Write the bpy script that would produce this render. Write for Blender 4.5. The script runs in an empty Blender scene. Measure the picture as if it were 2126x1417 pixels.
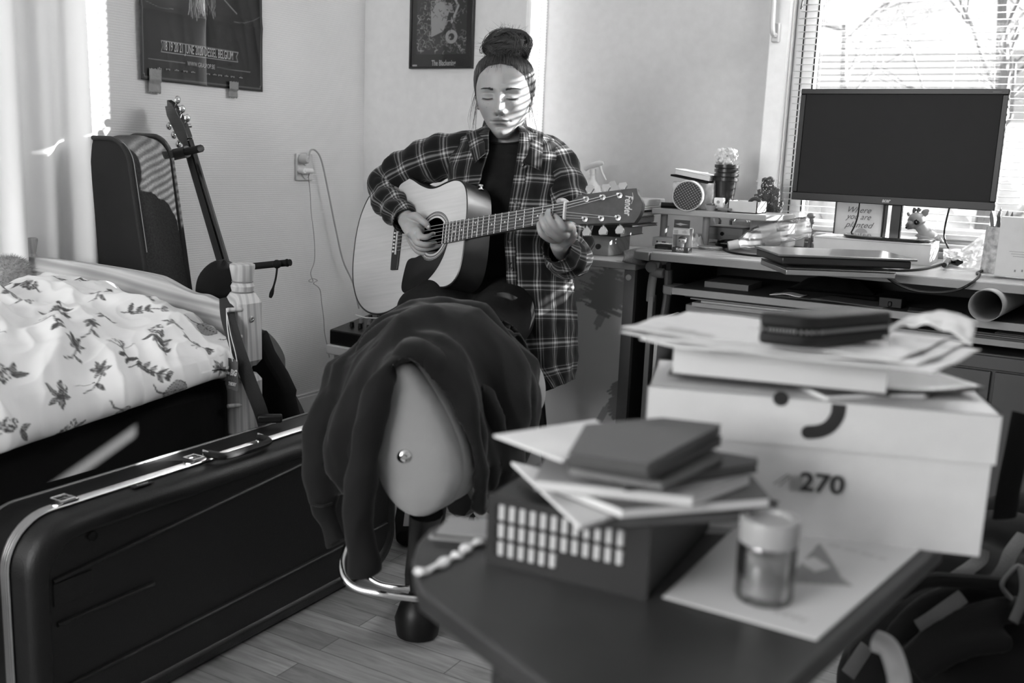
import bpy, math, random
import numpy as np
from mathutils import Vector, Matrix, noise as mnoise
S = bpy.context.scene
random.seed(7)

# ------------------------------------------------------------ camera
F = 2067.0
CAM = np.array([0, 0, 1.02])
_th = math.atan(387/F); _ro = math.atan(.04); _az = math.radians(29.5)
_U = np.array([math.cos(_th)*math.sin(_ro), math.cos(_th)*math.cos(_ro), math.sin(_th)])
_H = np.array([0, 0, -1.]) + math.sin(_th)*_U; _H /= np.linalg.norm(_H)
_R = np.cross(_H, _U)
_M = np.array([_R*math.cos(_az)-_H*math.sin(_az), _H*math.cos(_az)+_R*math.sin(_az), _U])
cd = bpy.data.cameras.new('camera'); cam = bpy.data.objects.new('camera', cd)
S.collection.objects.link(cam)
cam.matrix_world = Matrix.Translation(Vector(CAM)) @ Matrix(_M.tolist()).to_4x4()
cd.sensor_width = 36; cd.lens = 36*F/2126; cd.clip_start = .02; cd.clip_end = 200
cd.dof.use_dof = True; cd.dof.focus_distance = 2.66; cd.dof.aperture_fstop = 4.2
S.camera = cam
def PC(px, py, D):
    """room position seen at a picture point, D metres deep"""
    return CAM + _M @ np.array([(px-1063)/F, -(py-708.5)/F, -1.])*D
def at(px, py, **k):
    d = _M @ np.array([(px-1063)/F, -(py-708.5)/F, -1.])
    if 'z' in k: t = (k['z']-CAM[2])/d[2]
    elif 'x' in k: t = k['x']/d[0]
    else: t = k['y']/d[1]
    return CAM + d*t

# ------------------------------------------------------------ world, sun, exposure
w = bpy.data.worlds.new('world'); S.world = w; w.use_nodes = True
bg = w.node_tree.nodes['Background']; bg.inputs[0].default_value = (.93, .93, .93, 1); bg.inputs[1].default_value = .5
sl = bpy.data.lights.new('sun', 'SUN'); sun = bpy.data.objects.new('sun', sl); S.collection.objects.link(sun)
SUN_AZ = math.radians(38.8); SUN_EL = math.radians(13)
sdir = Vector((-math.cos(SUN_AZ)*math.cos(SUN_EL), -math.sin(SUN_AZ)*math.cos(SUN_EL), -math.sin(SUN_EL)))
sun.rotation_euler = sdir.to_track_quat('-Z', 'Y').to_euler(); sun.location = (4, 6, 4)
sl.energy = 34; sl.angle = math.radians(.32); sl.color = (1, 1, 1)
def area(name, loc, tgt, sx, sy, e):
    l = bpy.data.lights.new(name, 'AREA'); l.shape = 'RECTANGLE'; l.size = sx; l.size_y = sy; l.energy = e
    o = bpy.data.objects.new(name, l); S.collection.objects.link(o); o.location = loc
    o.rotation_euler = (Vector(tgt)-Vector(loc)).to_track_quat('-Z', 'Y').to_euler()
    return o
area('sky_through_window', (-.3, 5.0, 3.1), (-.5, 1.0, .4), 2.0, 1.4, 150)      # daylight from the sky outside the window
area('upper_fill', (-.15, 3.30, 1.87), (-1.9, 1.4, 1.0), 1.2, .42, 17)      # fill lamp added inside, above the view, to brighten the walls
area("rear_fill", (-1.5, -2.26, 1.6), (-1.5, 2.4, 1.6), 1.5, 1.2, 39)  # added fill lamp standing in for a window behind the camera
S.view_settings.view_transform = 'Standard'; S.view_settings.look = 'None'
S.view_settings.gamma = 1; S.view_settings.exposure = 1.35; S.view_settings.use_curve_mapping = False

# ------------------------------------------------------------ materials
def lin(s):
    s /= 255.
    return s/12.92 if s <= .04045 else ((s+.055)/1.055)**2.4
class N:
    """small node helper"""
    def __init__(self, name):
        self.m = bpy.data.materials.new(name); self.m.use_nodes = True
        self.t = self.m.node_tree; self.b = self.t.nodes['Principled BSDF']; self.out = self.t.nodes['Material Output']
    def n(self, ty, **k):
        nd = self.t.nodes.new(ty)
        for a, v in k.items():
            if a.startswith('i_'):
                key = a[2:].replace('_', ' ')
                key = int(key) if key.isdigit() else key
                nd.inputs[key].default_value = v
            else: setattr(nd, a, v)
        return nd
    def l(self, a, b): self.t.links.new(a, b)
    def coord(self, which='Object', scale=(1, 1, 1), rot=(0, 0, 0)):
        c = self.n('ShaderNodeTexCoord'); mp = self.n('ShaderNodeMapping')
        mp.inputs['Scale'].default_value = scale; mp.inputs['Rotation'].default_value = rot
        self.l(c.outputs[which], mp.inputs[0]); return mp.outputs[0]
    def ramp(self, fac, stops):
        r = self.n('ShaderNodeValToRGB'); e = r.color_ramp.elements
        while len(e) < len(stops): e.new(.5)
        for k, (p, v) in enumerate(stops): e[k].position = p; e[k].color = (v, v, v, 1)
        self.l(fac, r.inputs[0]); return r.outputs[0]
    def bump(self, h, s=.2, d=.01):
        b = self.n('ShaderNodeBump'); b.inputs['Strength'].default_value = s; b.inputs['Distance'].default_value = d
        self.l(h, b.inputs['Height']); self.l(b.outputs[0], self.b.inputs['Normal'])
    def math(self, op, a, b=None):
        m = self.n('ShaderNodeMath', operation=op)
        for k, v in enumerate((a, b)):
            if v is None: continue
            if isinstance(v, (int, float)): m.inputs[k].default_value = v
            else: self.l(v, m.inputs[k])
        return m.outputs[0]
_mc = {}
def mat(name, g, rough=.6, metal=0, spec=.5, noise=0, nscale=30, bump=0, bscale=200, bdist=.002, coat=0, trans=0, sheen=0, alpha=1):
    """plain grey surface (g: linear value) with slight colour noise and grain"""
    if name in _mc: return _mc[name]
    q = N(name); b = q.b
    b.inputs['Base Color'].default_value = (g, g, g, 1); b.inputs['Roughness'].default_value = rough
    b.inputs['Metallic'].default_value = metal; b.inputs['Specular IOR Level'].default_value = spec
    if coat: b.inputs['Coat Weight'].default_value = coat; b.inputs['Coat Roughness'].default_value = .08
    if sheen: b.inputs['Sheen Weight'].default_value = sheen; b.inputs['Sheen Roughness'].default_value = .4
    if trans: b.inputs['Transmission Weight'].default_value = trans; b.inputs['IOR'].default_value = 1.2
    if alpha < 1: b.inputs['Alpha'].default_value = alpha
    co = q.coord()
    t = q.n('ShaderNodeTexNoise', i_Scale=nscale, i_Detail=4.); q.l(co, t.inputs['Vector'])
    a = max(noise, .04)
    q.l(q.ramp(t.outputs['Fac'], [(.25, g*(1-a)), (.75, min(1, g*(1+a)))]), b.inputs['Base Color'])
    if bump:
        t2 = q.n('ShaderNodeTexNoise', i_Scale=float(bscale), i_Detail=3.); q.l(co, t2.inputs['Vector'])
        q.bump(t2.outputs['Fac'], bump, bdist)
    _mc[name] = q.m; return q.m
def wood(name, lo, hi, axis='Z', scale=18, rough=.5, rings=True):
    if name in _mc: return _mc[name]
    q = N(name); sc = {'X': (.08, 1, 1), 'Y': (1, .08, 1), 'Z': (1, 1, .08)}[axis]
    co = q.coord('Object', sc)
    n0 = q.n('ShaderNodeTexNoise', i_Scale=6., i_Detail=2.); q.l(co, n0.inputs['Vector'])
    ad = q.n('ShaderNodeVectorMath', operation='MULTIPLY_ADD'); q.l(n0.outputs['Color'], ad.inputs[0])
    ad.inputs[1].default_value = (.09,)*3; q.l(co, ad.inputs[2])
    wv = q.n('ShaderNodeTexWave', i_Scale=float(scale), i_Distortion=2.5, i_Detail=2.); wv.bands_direction = 'DIAGONAL'
    wv.inputs['Detail Scale'].default_value = 1.2; q.l(ad.outputs[0], wv.inputs['Vector'])
    q.l(q.ramp(wv.outputs['Fac'], [(0, lo), (.35, (lo+hi)/2), (.75, hi), (1, hi*.92)]), q.b.inputs['Base Color'])
    q.b.inputs['Roughness'].default_value = rough
    q.bump(wv.outputs['Fac'], .08, .001)
    _mc[name] = q.m; return q.m
def inkmat(name, base, ink, rough=.6, coat=0, bump=0):
    """printed surface: the 'ink' attribute says where the print lies"""
    if name in _mc: return _mc[name]
    q = N(name); a = q.n('ShaderNodeAttribute', attribute_name='ink')
    q.l(q.ramp(a.outputs['Fac'], [(0, base), (1, ink)]), q.b.inputs['Base Color'])
    q.b.inputs['Roughness'].default_value = rough
    if coat: q.b.inputs['Coat Weight'].default_value = coat
    if bump:
        co = q.coord(); t = q.n('ShaderNodeTexNoise', i_Scale=60., i_Detail=4.); q.l(co, t.inputs['Vector']); q.bump(t.outputs['Fac'], bump, .004)
    _mc[name] = q.m; return q.m
def clear(name, gloss=.06, tint=.97, rough=.03):
    if name in _mc: return _mc[name]
    q = N(name); t = q.n('ShaderNodeBsdfTransparent'); t.inputs[0].default_value = (tint, tint, tint, 1)
    gl = q.n('ShaderNodeBsdfGlossy'); gl.inputs['Roughness'].default_value = rough
    lw = q.n('ShaderNodeLayerWeight', i_Blend=.25)
    f = q.math('MULTIPLY', lw.outputs['Fresnel'], .8); f = q.math('ADD', f, gloss)
    mx = q.n('ShaderNodeMixShader'); q.l(f, mx.inputs[0]); q.l(t.outputs[0], mx.inputs[1]); q.l(gl.outputs[0], mx.inputs[2])
    q.l(mx.outputs[0], q.out.inputs[0]); _mc[name] = q.m; return q.m
def sheer(name, g, translu=.5, transp=0., rough=.8):
    """thin cloth or paper that lets light through"""
    if name in _mc: return _mc[name]
    q = N(name); q.b.inputs['Base Color'].default_value = (g, g, g, 1); q.b.inputs['Roughness'].default_value = rough
    tl = q.n('ShaderNodeBsdfTranslucent'); tl.inputs[0].default_value = (g, g, g, 1)
    mx = q.n('ShaderNodeMixShader'); mx.inputs[0].default_value = translu
    q.l(q.b.outputs[0], mx.inputs[1]); q.l(tl.outputs[0], mx.inputs[2]); o = mx.outputs[0]
    if transp:
        tp = q.n('ShaderNodeBsdfTransparent'); m2 = q.n('ShaderNodeMixShader'); m2.inputs[0].default_value = transp
        q.l(o, m2.inputs[1]); q.l(tp.outputs[0], m2.inputs[2]); o = m2.outputs[0]
    q.l(o, q.out.inputs[0]); _mc[name] = q.m; return q.m

# ------------------------------------------------------------ mesh builder
def unit(v):
    v = np.asarray(v, float); return v/ (np.linalg.norm(v)+1e-12)
def catmull(pts, n=8, closed=False):
    P = [np.asarray(p, float) for p in pts]; out = []
    m = len(P)
    for i in range(m if closed else m-1):
        if closed: a, b, c, d = P[(i-1) % m], P[i], P[(i+1) % m], P[(i+2) % m]
        else: a, b, c, d = P[max(i-1, 0)], P[i], P[i+1], P[min(i+2, m-1)]
        for k in range(n):
            t = k/n
            out.append(.5*((2*b)+(c-a)*t+(2*a-5*b+4*c-d)*t*t+(3*b-a-3*c+d)*t**3))
    if not closed: out.append(P[-1])
    return out
def rot(axis, a):
    return np.array(Matrix.Rotation(a, 3, axis if isinstance(axis, str) else Vector(axis)))
class MB:
    def __init__(self, R=None, o=None):
        self.v = []; self.f = []; self.uv = []; self.R = R; self.o = o
    def add(self, vs, fs, uvs=None, R=None, o=None):
        b = len(self.v)
        for p in vs:
            p = np.asarray(p, float)
            if R is not None: p = R @ p
            if o is not None: p = p + np.asarray(o, float)
            if self.R is not None: p = self.R @ p
            if self.o is not None: p = p + np.asarray(self.o, float)
            self.v.append(p)
        for k, f in enumerate(fs):
            self.f.append([b+i for i in f]); self.uv.append(uvs[k] if uvs else [(0, 0)]*len(f))
        return self
    def box(self, c, s, R=None, taper=None):
        x, y, z = [q/2. for q in s]; t = taper if taper is not None else 1
        vs = [(-x, -y, -z), (x, -y, -z), (x, y, -z), (-x, y, -z), (-x*t, -y*t, z), (x*t, -y*t, z), (x*t, y*t, z), (-x*t, y*t, z)]
        fs = [(0, 3, 2, 1), (4, 5, 6, 7), (0, 1, 5, 4), (1, 2, 6, 5), (2, 3, 7, 6), (3, 0, 4, 7)]
        return self.add(vs, fs, None, R, c)
    def b2(self, lo, hi):
        lo = np.array(lo, float); hi = np.array(hi, float); return self.box((lo+hi)/2, np.abs(hi-lo))
    def tube(self, path, r, n=10, cap=True, closed=False, flat=None, up=None, ru=1., rv=1.):
        """sweep an ellipse along a path; r may be a list; flat=(a,b) scales the two axes"""
        P = [np.asarray(p, float) for p in path]; m = len(P)
        rr = r if hasattr(r, '__len__') else [r]*m
        fa, fb = flat if flat is not None else (1, 1)
        T = []
        for i in range(m):
            if closed: t = P[(i+1) % m]-P[(i-1) % m]
            else: t = P[min(i+1, m-1)]-P[max(i-1, 0)]
            T.append(unit(t))
        a0 = np.array(up, float) if up is not None else (np.array([0, 0, 1.]) if abs(T[0][2]) < .9 else np.array([1., 0, 0]))
        rings = []; u = unit(a0-T[0]*np.dot(a0, T[0])); L = [0]
        for i in range(m):
            if i: L.append(L[-1]+np.linalg.norm(P[i]-P[i-1]))
            if up is not None: u2 = a0-T[i]*np.dot(a0, T[i])
            else: u2 = u-T[i]*np.dot(u, T[i])
            if np.linalg.norm(u2) > 1e-6: u = unit(u2)
            w_ = np.cross(T[i], u)
            q = rr[i]; qa, qb = (q if hasattr(q, '__len__') else (q*fa, q*fb))
            rings.append([P[i]+u*qa*math.cos(2*math.pi*k/n)+w_*qb*math.sin(2*math.pi*k/n) for k in range(n)])
        vs = [p for rg in rings for p in rg]; fs = []; uv = []
        per = 2*math.pi*(np.mean([q if not hasattr(q, '__len__') else sum(q)/2 for q in rr]))
        mm = m if closed else m-1
        for i in range(mm):
            j = (i+1) % m; l0 = L[i]; l1 = L[i+1] if i+1 < m else L[i]+.01
            for k in range(n):
                k2 = (k+1) % n
                fs.append((i*n+k, i*n+k2, j*n+k2, j*n+k))
                uv.append([(per*k/n*ru, l0*rv), (per*(k+1)/n*ru, l0*rv), (per*(k+1)/n*ru, l1*rv), (per*k/n*ru, l1*rv)])
        if cap and not closed:
            fs.append(tuple(range(n))[::-1]); fs.append(tuple((m-1)*n+k for k in range(n)))
            uv.append([(0, 0)]*n); uv.append([(0, 0)]*n)
        return self.add(vs, fs, uv)
    def lathe(self, prof, n=24, R=None, o=(0, 0, 0), cap=True):
        vs = []; fs = []; m = len(prof)
        for r, z in prof:
            for k in range(n):
                a = 2*math.pi*k/n; vs.append((r*math.cos(a), r*math.sin(a), z))
        for i in range(m-1):
            for k in range(n):
                k2 = (k+1) % n; fs.append((i*n+k, i*n+k2, (i+1)*n+k2, (i+1)*n+k))
        if cap: fs.append(tuple(range(n))[::-1]); fs.append(tuple((m-1)*n+k for k in range(n)))
        return self.add(vs, fs, None, R, o)
    def prism(self, poly, z0, z1, R=None, o=(0, 0, 0)):
        n = len(poly); vs = [(x, y, z0) for x, y in poly]+[(x, y, z1) for x, y in poly]
        fs = [tuple(range(n))[::-1], tuple(range(n, 2*n))]+[(k, (k+1) % n, n+(k+1) % n, n+k) for k in range(n)]
        return self.add(vs, fs, None, R, o)
    def grid(self, fn, nu, nv, su=1., sv=1.):
        vs = []; fs = []; uv = []
        for i in range(nu+1):
            for j in range(nv+1): vs.append(fn(i/nu, j/nv))
        for i in range(nu):
            for j in range(nv):
                a = i*(nv+1)+j; fs.append((a, a+nv+1, a+nv+2, a+1))
                uv.append([(i/nu*su, j/nv*sv), ((i+1)/nu*su, j/nv*sv), ((i+1)/nu*su, (j+1)/nv*sv), (i/nu*su, (j+1)/nv*sv)])
        return self.add(vs, fs, uv)
    def ball(self, c, r, n=16, m=10, R=None):
        r = r if hasattr(r, '__len__') else (r, r, r); vs = []; fs = []
        for i in range(m+1):
            ph = math.pi*i/m
            for k in range(n):
                a = 2*math.pi*k/n; vs.append((r[0]*math.sin(ph)*math.cos(a), r[1]*math.sin(ph)*math.sin(a), r[2]*math.cos(ph)))
        for i in range(m):
            for k in range(n):
                k2 = (k+1) % n; fs.append((i*n+k, (i+1)*n+k, (i+1)*n+k2, i*n+k2))
        return self.add(vs, fs, None, R, c)
    def build(self, name, m, parent=None, bevel=0, smooth=35, label=None, world=True, weld=False, solid=0, subsurf=0, soft=None):
        vs = np.array(self.v)
        if parent is not None and world:
            mi = np.array(Matrix(parent['_m']).inverted() if '_m' in parent else np.eye(4))
            mi = np.array(parent_matrix(parent).inverted())
            vs = vs @ mi[:3, :3].T + mi[:3, 3]
        me = bpy.data.meshes.new(name); me.from_pydata([tuple(p) for p in vs], [], self.f)
        uvl = me.uv_layers.new(name='UVMap')
        fl = np.array([c for f in self.uv for c in f], dtype=np.float32).ravel()
        if len(fl) == len(uvl.data)*2: uvl.data.foreach_set('uv', fl)
        if weld:
            import bmesh
            bm = bmesh.new(); bm.from_mesh(me); bmesh.ops.remove_doubles(bm, verts=bm.verts, dist=1e-5); bm.to_mesh(me); bm.free()
        me.polygons.foreach_set('use_smooth', [True]*len(me.polygons))
        if smooth is not None and smooth < 180: me.set_sharp_from_angle(angle=math.radians(smooth))
        me.materials.append(m)
        o = bpy.data.objects.new(name, me); S.collection.objects.link(o)
        if parent is not None: o.parent = parent
        if bevel:
            b = o.modifiers.new('bevel', 'BEVEL'); b.width = bevel; b.segments = 2; b.limit_method = 'ANGLE'; b.angle_limit = math.radians(40)
        if solid:
            b = o.modifiers.new('solid', 'SOLIDIFY'); b.thickness = solid; b.offset = 0
        if subsurf:
            b = o.modifiers.new('sub', 'SUBSURF'); b.levels = subsurf; b.render_levels = subsurf
        if label: o['label'] = label
        return o
_pm = {}
def parent_matrix(o):
    m = Matrix.LocRotScale(o.location, o.rotation_euler, o.scale)
    return parent_matrix(o.parent) @ m if o.parent else m
def thing(name, label, cat, loc=(0, 0, 0), rz=0, group=None):
    o = bpy.data.objects.new(name, None); S.collection.objects.link(o); o.empty_display_size = .05
    o.location = Vector([float(q) for q in loc]); o.rotation_euler = (0, 0, rz)
    return tag(o, label, cat, group)
def tag(o, label, cat, group=None, kind=None):
    o['label'] = label; o['category'] = cat
    if group: o['group'] = group
    if kind: o['kind'] = kind
    return o
def struct(name, mb, m, parent=None, **k):
    o = mb.build(name, m, parent, **k)
    if parent is None: o['kind'] = 'structure'
    return o
def RZ(a): return rot('Z', a)
def text_mesh(name, s, size, m, parent, origin, ex, ey, depth=.0006, align='CENTER', shear=0, width=None, bold=0, label=None):
    """lettering as thin mesh; ex: reading direction, ey: letter-up direction (world)"""
    cu = bpy.data.curves.new(name, 'FONT'); cu.body = s; cu.size = size; cu.align_x = align; cu.align_y = 'CENTER'
    cu.extrude = 0; cu.shear = shear; cu.offset = bold; cu.resolution_u = 3
    tmp = bpy.data.objects.new(name+'_tmp', cu); S.collection.objects.link(tmp)
    dg = bpy.context.evaluated_depsgraph_get(); me = bpy.data.meshes.new_from_object(tmp.evaluated_get(dg))
    bpy.data.objects.remove(tmp); bpy.data.curves.remove(cu)
    vs = np.array([v.co[:] for v in me.vertices])
    mb = MB()
    if len(vs) == 0: return None
    if width:
        w0 = vs[:, 0].max()-vs[:, 0].min(); vs[:, 0] *= width/w0
    ex = unit(ex); ey = np.asarray(ey, float); ey = unit(ey-ex*np.dot(ex, ey)); ez = np.cross(ex, ey)
    P = np.asarray(origin, float)+vs[:, :1]*ex+vs[:, 1:2]*ey+ez*depth
    mb.add(list(P), [list(p.vertices) for p in me.polygons]); bpy.data.meshes.remove(me)
    return mb.build(name, m, parent, label=label)
def set_ink(o, arr):
    a = o.data.attributes.new('ink', 'FLOAT', 'POINT'); a.data.foreach_set('value', np.asarray(arr, dtype=np.float32))
def copy_thing(o, loc, rz=None, label=None, parent=None):
    c = o.copy(); S.collection.objects.link(c)
    if parent is not None: c.parent = parent
    else:
        c.location = Vector([float(q) for q in loc])
        if rz is not None: c.rotation_euler = (0, 0, rz)
        if label: c['label'] = label
    for ch in list(o.children): copy_thing(ch, None, parent=c)
    return c
class Raster:
    """tiny drawing board used to lay prints out on cloth and paper"""
    def __init__(self, w, h): self.a = np.zeros((h, w)); self.w = w; self.h = h
    def disc(self, x, y, r, v=1., soft=1.):
        x0, x1 = int(max(0, x-r-2)), int(min(self.w, x+r+3)); y0, y1 = int(max(0, y-r-2)), int(min(self.h, y+r+3))
        if x1 <= x0 or y1 <= y0: return
        yy, xx = np.mgrid[y0:y1, x0:x1]; d = np.sqrt((xx-x)**2+(yy-y)**2)
        k = np.clip((r-d)/soft+.5, 0, 1)*abs(v); s = self.a[y0:y1, x0:x1]
        if v > 0: np.maximum(s, k, out=s)
        else: s *= (1-k)
    def line(self, pts, r=1., v=1.):
        for a, b in zip(pts[:-1], pts[1:]):
            n = max(2, int(math.hypot(b[0]-a[0], b[1]-a[1])/max(.5, r*.6)))
            for k in range(n+1):
                t = k/n; self.disc(a[0]+(b[0]-a[0])*t, a[1]+(b[1]-a[1])*t, r, v)
    def poly(self, pts, v=1.):
        P = np.array(pts); x0, y0 = np.maximum(P.min(0).astype(int), 0); x1 = min(self.w, int(P[:, 0].max())+2); y1 = min(self.h, int(P[:, 1].max())+2)
        if x1 <= x0 or y1 <= y0: return
        yy, xx = np.mgrid[y0:y1, x0:x1]; ins = np.zeros(xx.shape, bool); n = len(P)
        for i in range(n):
            xa, ya = P[i]; xb, yb = P[(i+1) % n]
            c = (ya > yy) != (yb > yy)
            with np.errstate(divide='ignore', invalid='ignore'): ins ^= c & (xx < (xb-xa)*(yy-ya)/(yb-ya+1e-9)+xa)
        s = self.a[y0:y1, x0:x1]
        s[ins] = np.maximum(s[ins], v) if v > 0 else 0
    def sample(self, u, v):
        x = np.clip(u*(self.w-1), 0, self.w-1.001); y = np.clip(v*(self.h-1), 0, self.h-1.001)
        i = x.astype(int); j = y.astype(int); fx = x-i; fy = y-j; A = self.a
        return A[j, i]*(1-fx)*(1-fy)+A[j, i+1]*fx*(1-fy)+A[j+1, i]*(1-fx)*fy+A[j+1, i+1]*fx*fy
def nz(x, y=0., z=0.): return mnoise.noise(Vector((float(x), float(y), float(z))))

# ------------------------------------------------------------ common materials
M_white = mat('white_paint', .78, .45)
M_black = mat('black_plastic', .007, .4, spec=.25, bump=.1, bscale=600)
M_blackm = mat('matt_black', .007, .75, spec=.15)
M_fabric = mat('black_fabric', .008, .9, spec=.1, bump=.5, bscale=900, bdist=.001, sheen=.03)
M_chrome = mat('chrome', .75, .12, metal=1)
M_steel = mat('brushed_steel', .5, .3, metal=1)
M_paper = mat('paper', .72, .7)
M_papergrey = mat('grey_paper', .35, .7)
M_dark = mat('dark_card', .03, .5)
M_ink = mat('print_ink', .02, .5)
M_silver = mat('silver_print', .45, .4)
# ============================================================ the room
XA = -2.531; YB = 3.21; YW = 3.37; XS = -1.811; XR = 1.95; YF = -2.3; ZC = 2.5
q = N('wallpaper'); co = q.coord('Object')
wv = q.n('ShaderNodeTexWave', i_Scale=42., i_Distortion=1.6, i_Detail=2.); wv.bands_direction = 'Z'; wv.inputs['Detail Scale'].default_value = 6.; q.l(co, wv.inputs[0])
nn = q.n('ShaderNodeTexNoise', i_Scale=3., i_Detail=3.); q.l(co, nn.inputs[0])
q.l(q.ramp(nn.outputs['Fac'], [(.3, .66), (.7, .72)]), q.b.inputs['Base Color']); q.b.inputs['Roughness'].default_value = .85
q.bump(wv.outputs['Fac'], .25, .002); M_wallA = q.m
M_wallB = mat('smooth_wall_paint', .58, .85, bump=.12, bscale=260)
M_wallL = mat('light_wall_paint', .68, .85, bump=.12, bscale=260)
# laminate
q = N('laminate'); co = q.coord('Object')
br = q.n('ShaderNodeTexBrick', offset=.37, squash=1.0, i_Scale=1., i_Mortar_Size=.0012, i_Bias=0., i_Brick_Width=.42, i_Row_Height=.064)
br.inputs['Color1'].default_value = (.15,)*3+(1,); br.inputs['Color2'].default_value = (.30,)*3+(1,); br.inputs['Mortar'].default_value = (.09,)*3+(1,)
q.l(co, br.inputs[0])
co2 = q.coord('Object', (1.6, 14, 1)); n2 = q.n('ShaderNodeTexNoise', i_Scale=5., i_Detail=6., i_Distortion=.8); q.l(co2, n2.inputs[0])
mx = q.n('ShaderNodeMix', data_type='RGBA', blend_type='MULTIPLY'); mx.inputs[0].default_value = 1
q.l(br.outputs[0], mx.inputs[6]); q.l(q.ramp(n2.outputs['Fac'], [(.3, .72), (.7, 1.25)]), mx.inputs[7]); q.l(mx.outputs[2], q.b.inputs['Base Color'])
q.b.inputs['Roughness'].default_value = .38; M_floor = q.m
struct('floor', MB().b2((XA-.1, YF-.1, -.1), (XR+.1, YW+.05, 0)), M_floor)
struct('ceiling', MB().b2((XA-.1, YF-.1, ZC), (XR+.1, YW+.25, ZC+.1)), M_white)
struct('wall_left', MB().b2((XA-.1, YF-.1, 0), (XA, YB+.1, ZC)), M_wallA)
struct('wall_front', MB().b2((XA, YF-.1, 0), (XR, YF, ZC)), M_wallL)
mb = MB().b2((-2.29, YF, .96), (-2.25, YF+.05, 2.24)).b2((-.75, YF, .96), (-.71, YF+.05, 2.24)).b2((-2.25, YF, .96), (-.75, YF+.05, 1.0)).b2((-2.25, YF, 2.2), (-.75, YF+.05, 2.24))
struct('rear_fill_frame', mb, mat('white_window_plastic', .74, .35), bevel=.004)  # frame added round the rear fill lamp, no known window
struct('wall_right', MB().b2((XR, YF-.1, 0), (XR+.1, YW+.25, ZC)), M_wallL)
# back wall: left part, then a return with a narrow light, then the window part
WX0, WX1, WZ0, WZ1 = -.905, .46, .775, 2.12
mb = MB().b2((XA, YB, 0), (XS-.0, YB+.02, ZC))
mb.b2((XS-.02, YB+.02, 0), (XS, YW+.2, .62)); mb.b2((XS-.02, YB+.02, 2.2), (XS, YW+.2, ZC))
struct('wall_back_left', mb, M_wallL)
mb = MB().b2((XS, YW, 0), (WX0, YW+.2, ZC)).b2((WX1, YW, 0), (.80, YW+.2, ZC)).b2((1.32, YW, 0), (XR, YW+.2, ZC))
mb.b2((WX0, YW, 0), (WX1, YW+.2, WZ0)).b2((WX0, YW, WZ1), (WX1, YW+.2, ZC)).b2((.80, YW, 0), (1.32, YW+.2, 1.14)).b2((.80, YW, 1.238), (1.32, YW+.2, ZC))
struct('wall_back', mb, M_wallB)
mb = MB().b2((XA, .2, 0), (XA+.014, YB, .075)).b2((XA, .2, .075), (XA+.009, YB, .085))
struct('baseboard_left', mb, M_wallL, bevel=.003)
# window_1: frame, sash, glass, handle
w1 = bpy.data.objects.new('window_1', None); S.collection.objects.link(w1); w1['kind'] = 'structure'; w1.location = (WX0, YW, WZ0)
M_upvc = mat('white_window_plastic', .74, .35)
fy0, fy1 = YW+.035, YW+.10
mb = MB().b2((WX0, fy0, WZ0), (WX0+.035, fy1, WZ1)).b2((WX1-.035, fy0, WZ0), (WX1, fy1, WZ1)).b2((WX0, fy0, WZ0), (WX1, fy1, WZ0+.035)).b2((WX0, fy0, WZ1-.04), (WX1, fy1, WZ1))
struct('window_frame', mb, M_upvc, w1, bevel=.004)
sx0 = WX0+.037; sy0 = YW+.012
mb = MB().b2((sx0, sy0, WZ0+.037), (sx0+.038, sy0+.06, WZ1-.042)).b2((WX1-.037-.06, sy0, WZ0+.037), (WX1-.037, sy0+.06, WZ1-.042))
mb.b2((sx0+.038, sy0, WZ0+.037), (WX1-.097, sy0+.06, WZ0+.07)).b2((sx0+.038, sy0, WZ1-.1), (WX1-.097, sy0+.06, WZ1-.042))
struct('window_sash', mb, M_upvc, w1, bevel=.004)
mb = MB().b2((sx0+.038, sy0-.0005, WZ0+.097), (sx0+.042, sy0+.003, WZ1-.1)).b2((sx0-.003, sy0-.001, WZ0+.04), (sx0, sy0+.002, WZ1-.04))
struct('seal', mb, M_blackm, w1)
struct('glass', MB().b2((sx0+.038, sy0+.03, WZ0+.065), (WX1-.097, sy0+.034, WZ1-.1)), clear('window_glass', .0, .985), w1)
# handle sits on the frame at the left
hp = at(1567, 60, y=sy0-.002); hx = WX0-.045; fy0h = YW-.005
mb = MB().b2((hx-.013, fy0h-.034, hp[2]-.05), (hx+.013, fy0h-.016, hp[2]+.012))
struct('handle_plate', mb, mat('handle_plastic', .55, .3), w1, bevel=.005)
mb = MB().tube(catmull([(hx, fy0h-.03, hp[2]-.028), (hx, fy0h-.058, hp[2]-.026), (hx-.003, fy0h-.062, hp[2]), (hx-.006, fy0h-.058, hp[2]+.05), (hx-.008, fy0h-.056, hp[2]+.1)], 6), .0085, 10)
struct('window_handle', mb, mat('handle_plastic', .55, .3), w1)
struct('trim_3', MB().b2((WX0-.068, YW-.022, WZ0-.02), (WX0-.004, YW+.03, WZ1+.06)), mat('casing_white', .86, .4), bevel=.004)
# inner reveal edging + sill board
mb = MB().b2((WX0-.002, YW-.001, WZ0), (WX0+.001, YW+.035, WZ1))
struct('trim_1', mb, M_upvc)
struct('trim_2', MB().b2((WX0-.03, YW-.01, WZ0-.022), (WX1+.03, YW+.034, WZ0)), M_upvc, bevel=.004)
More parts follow.
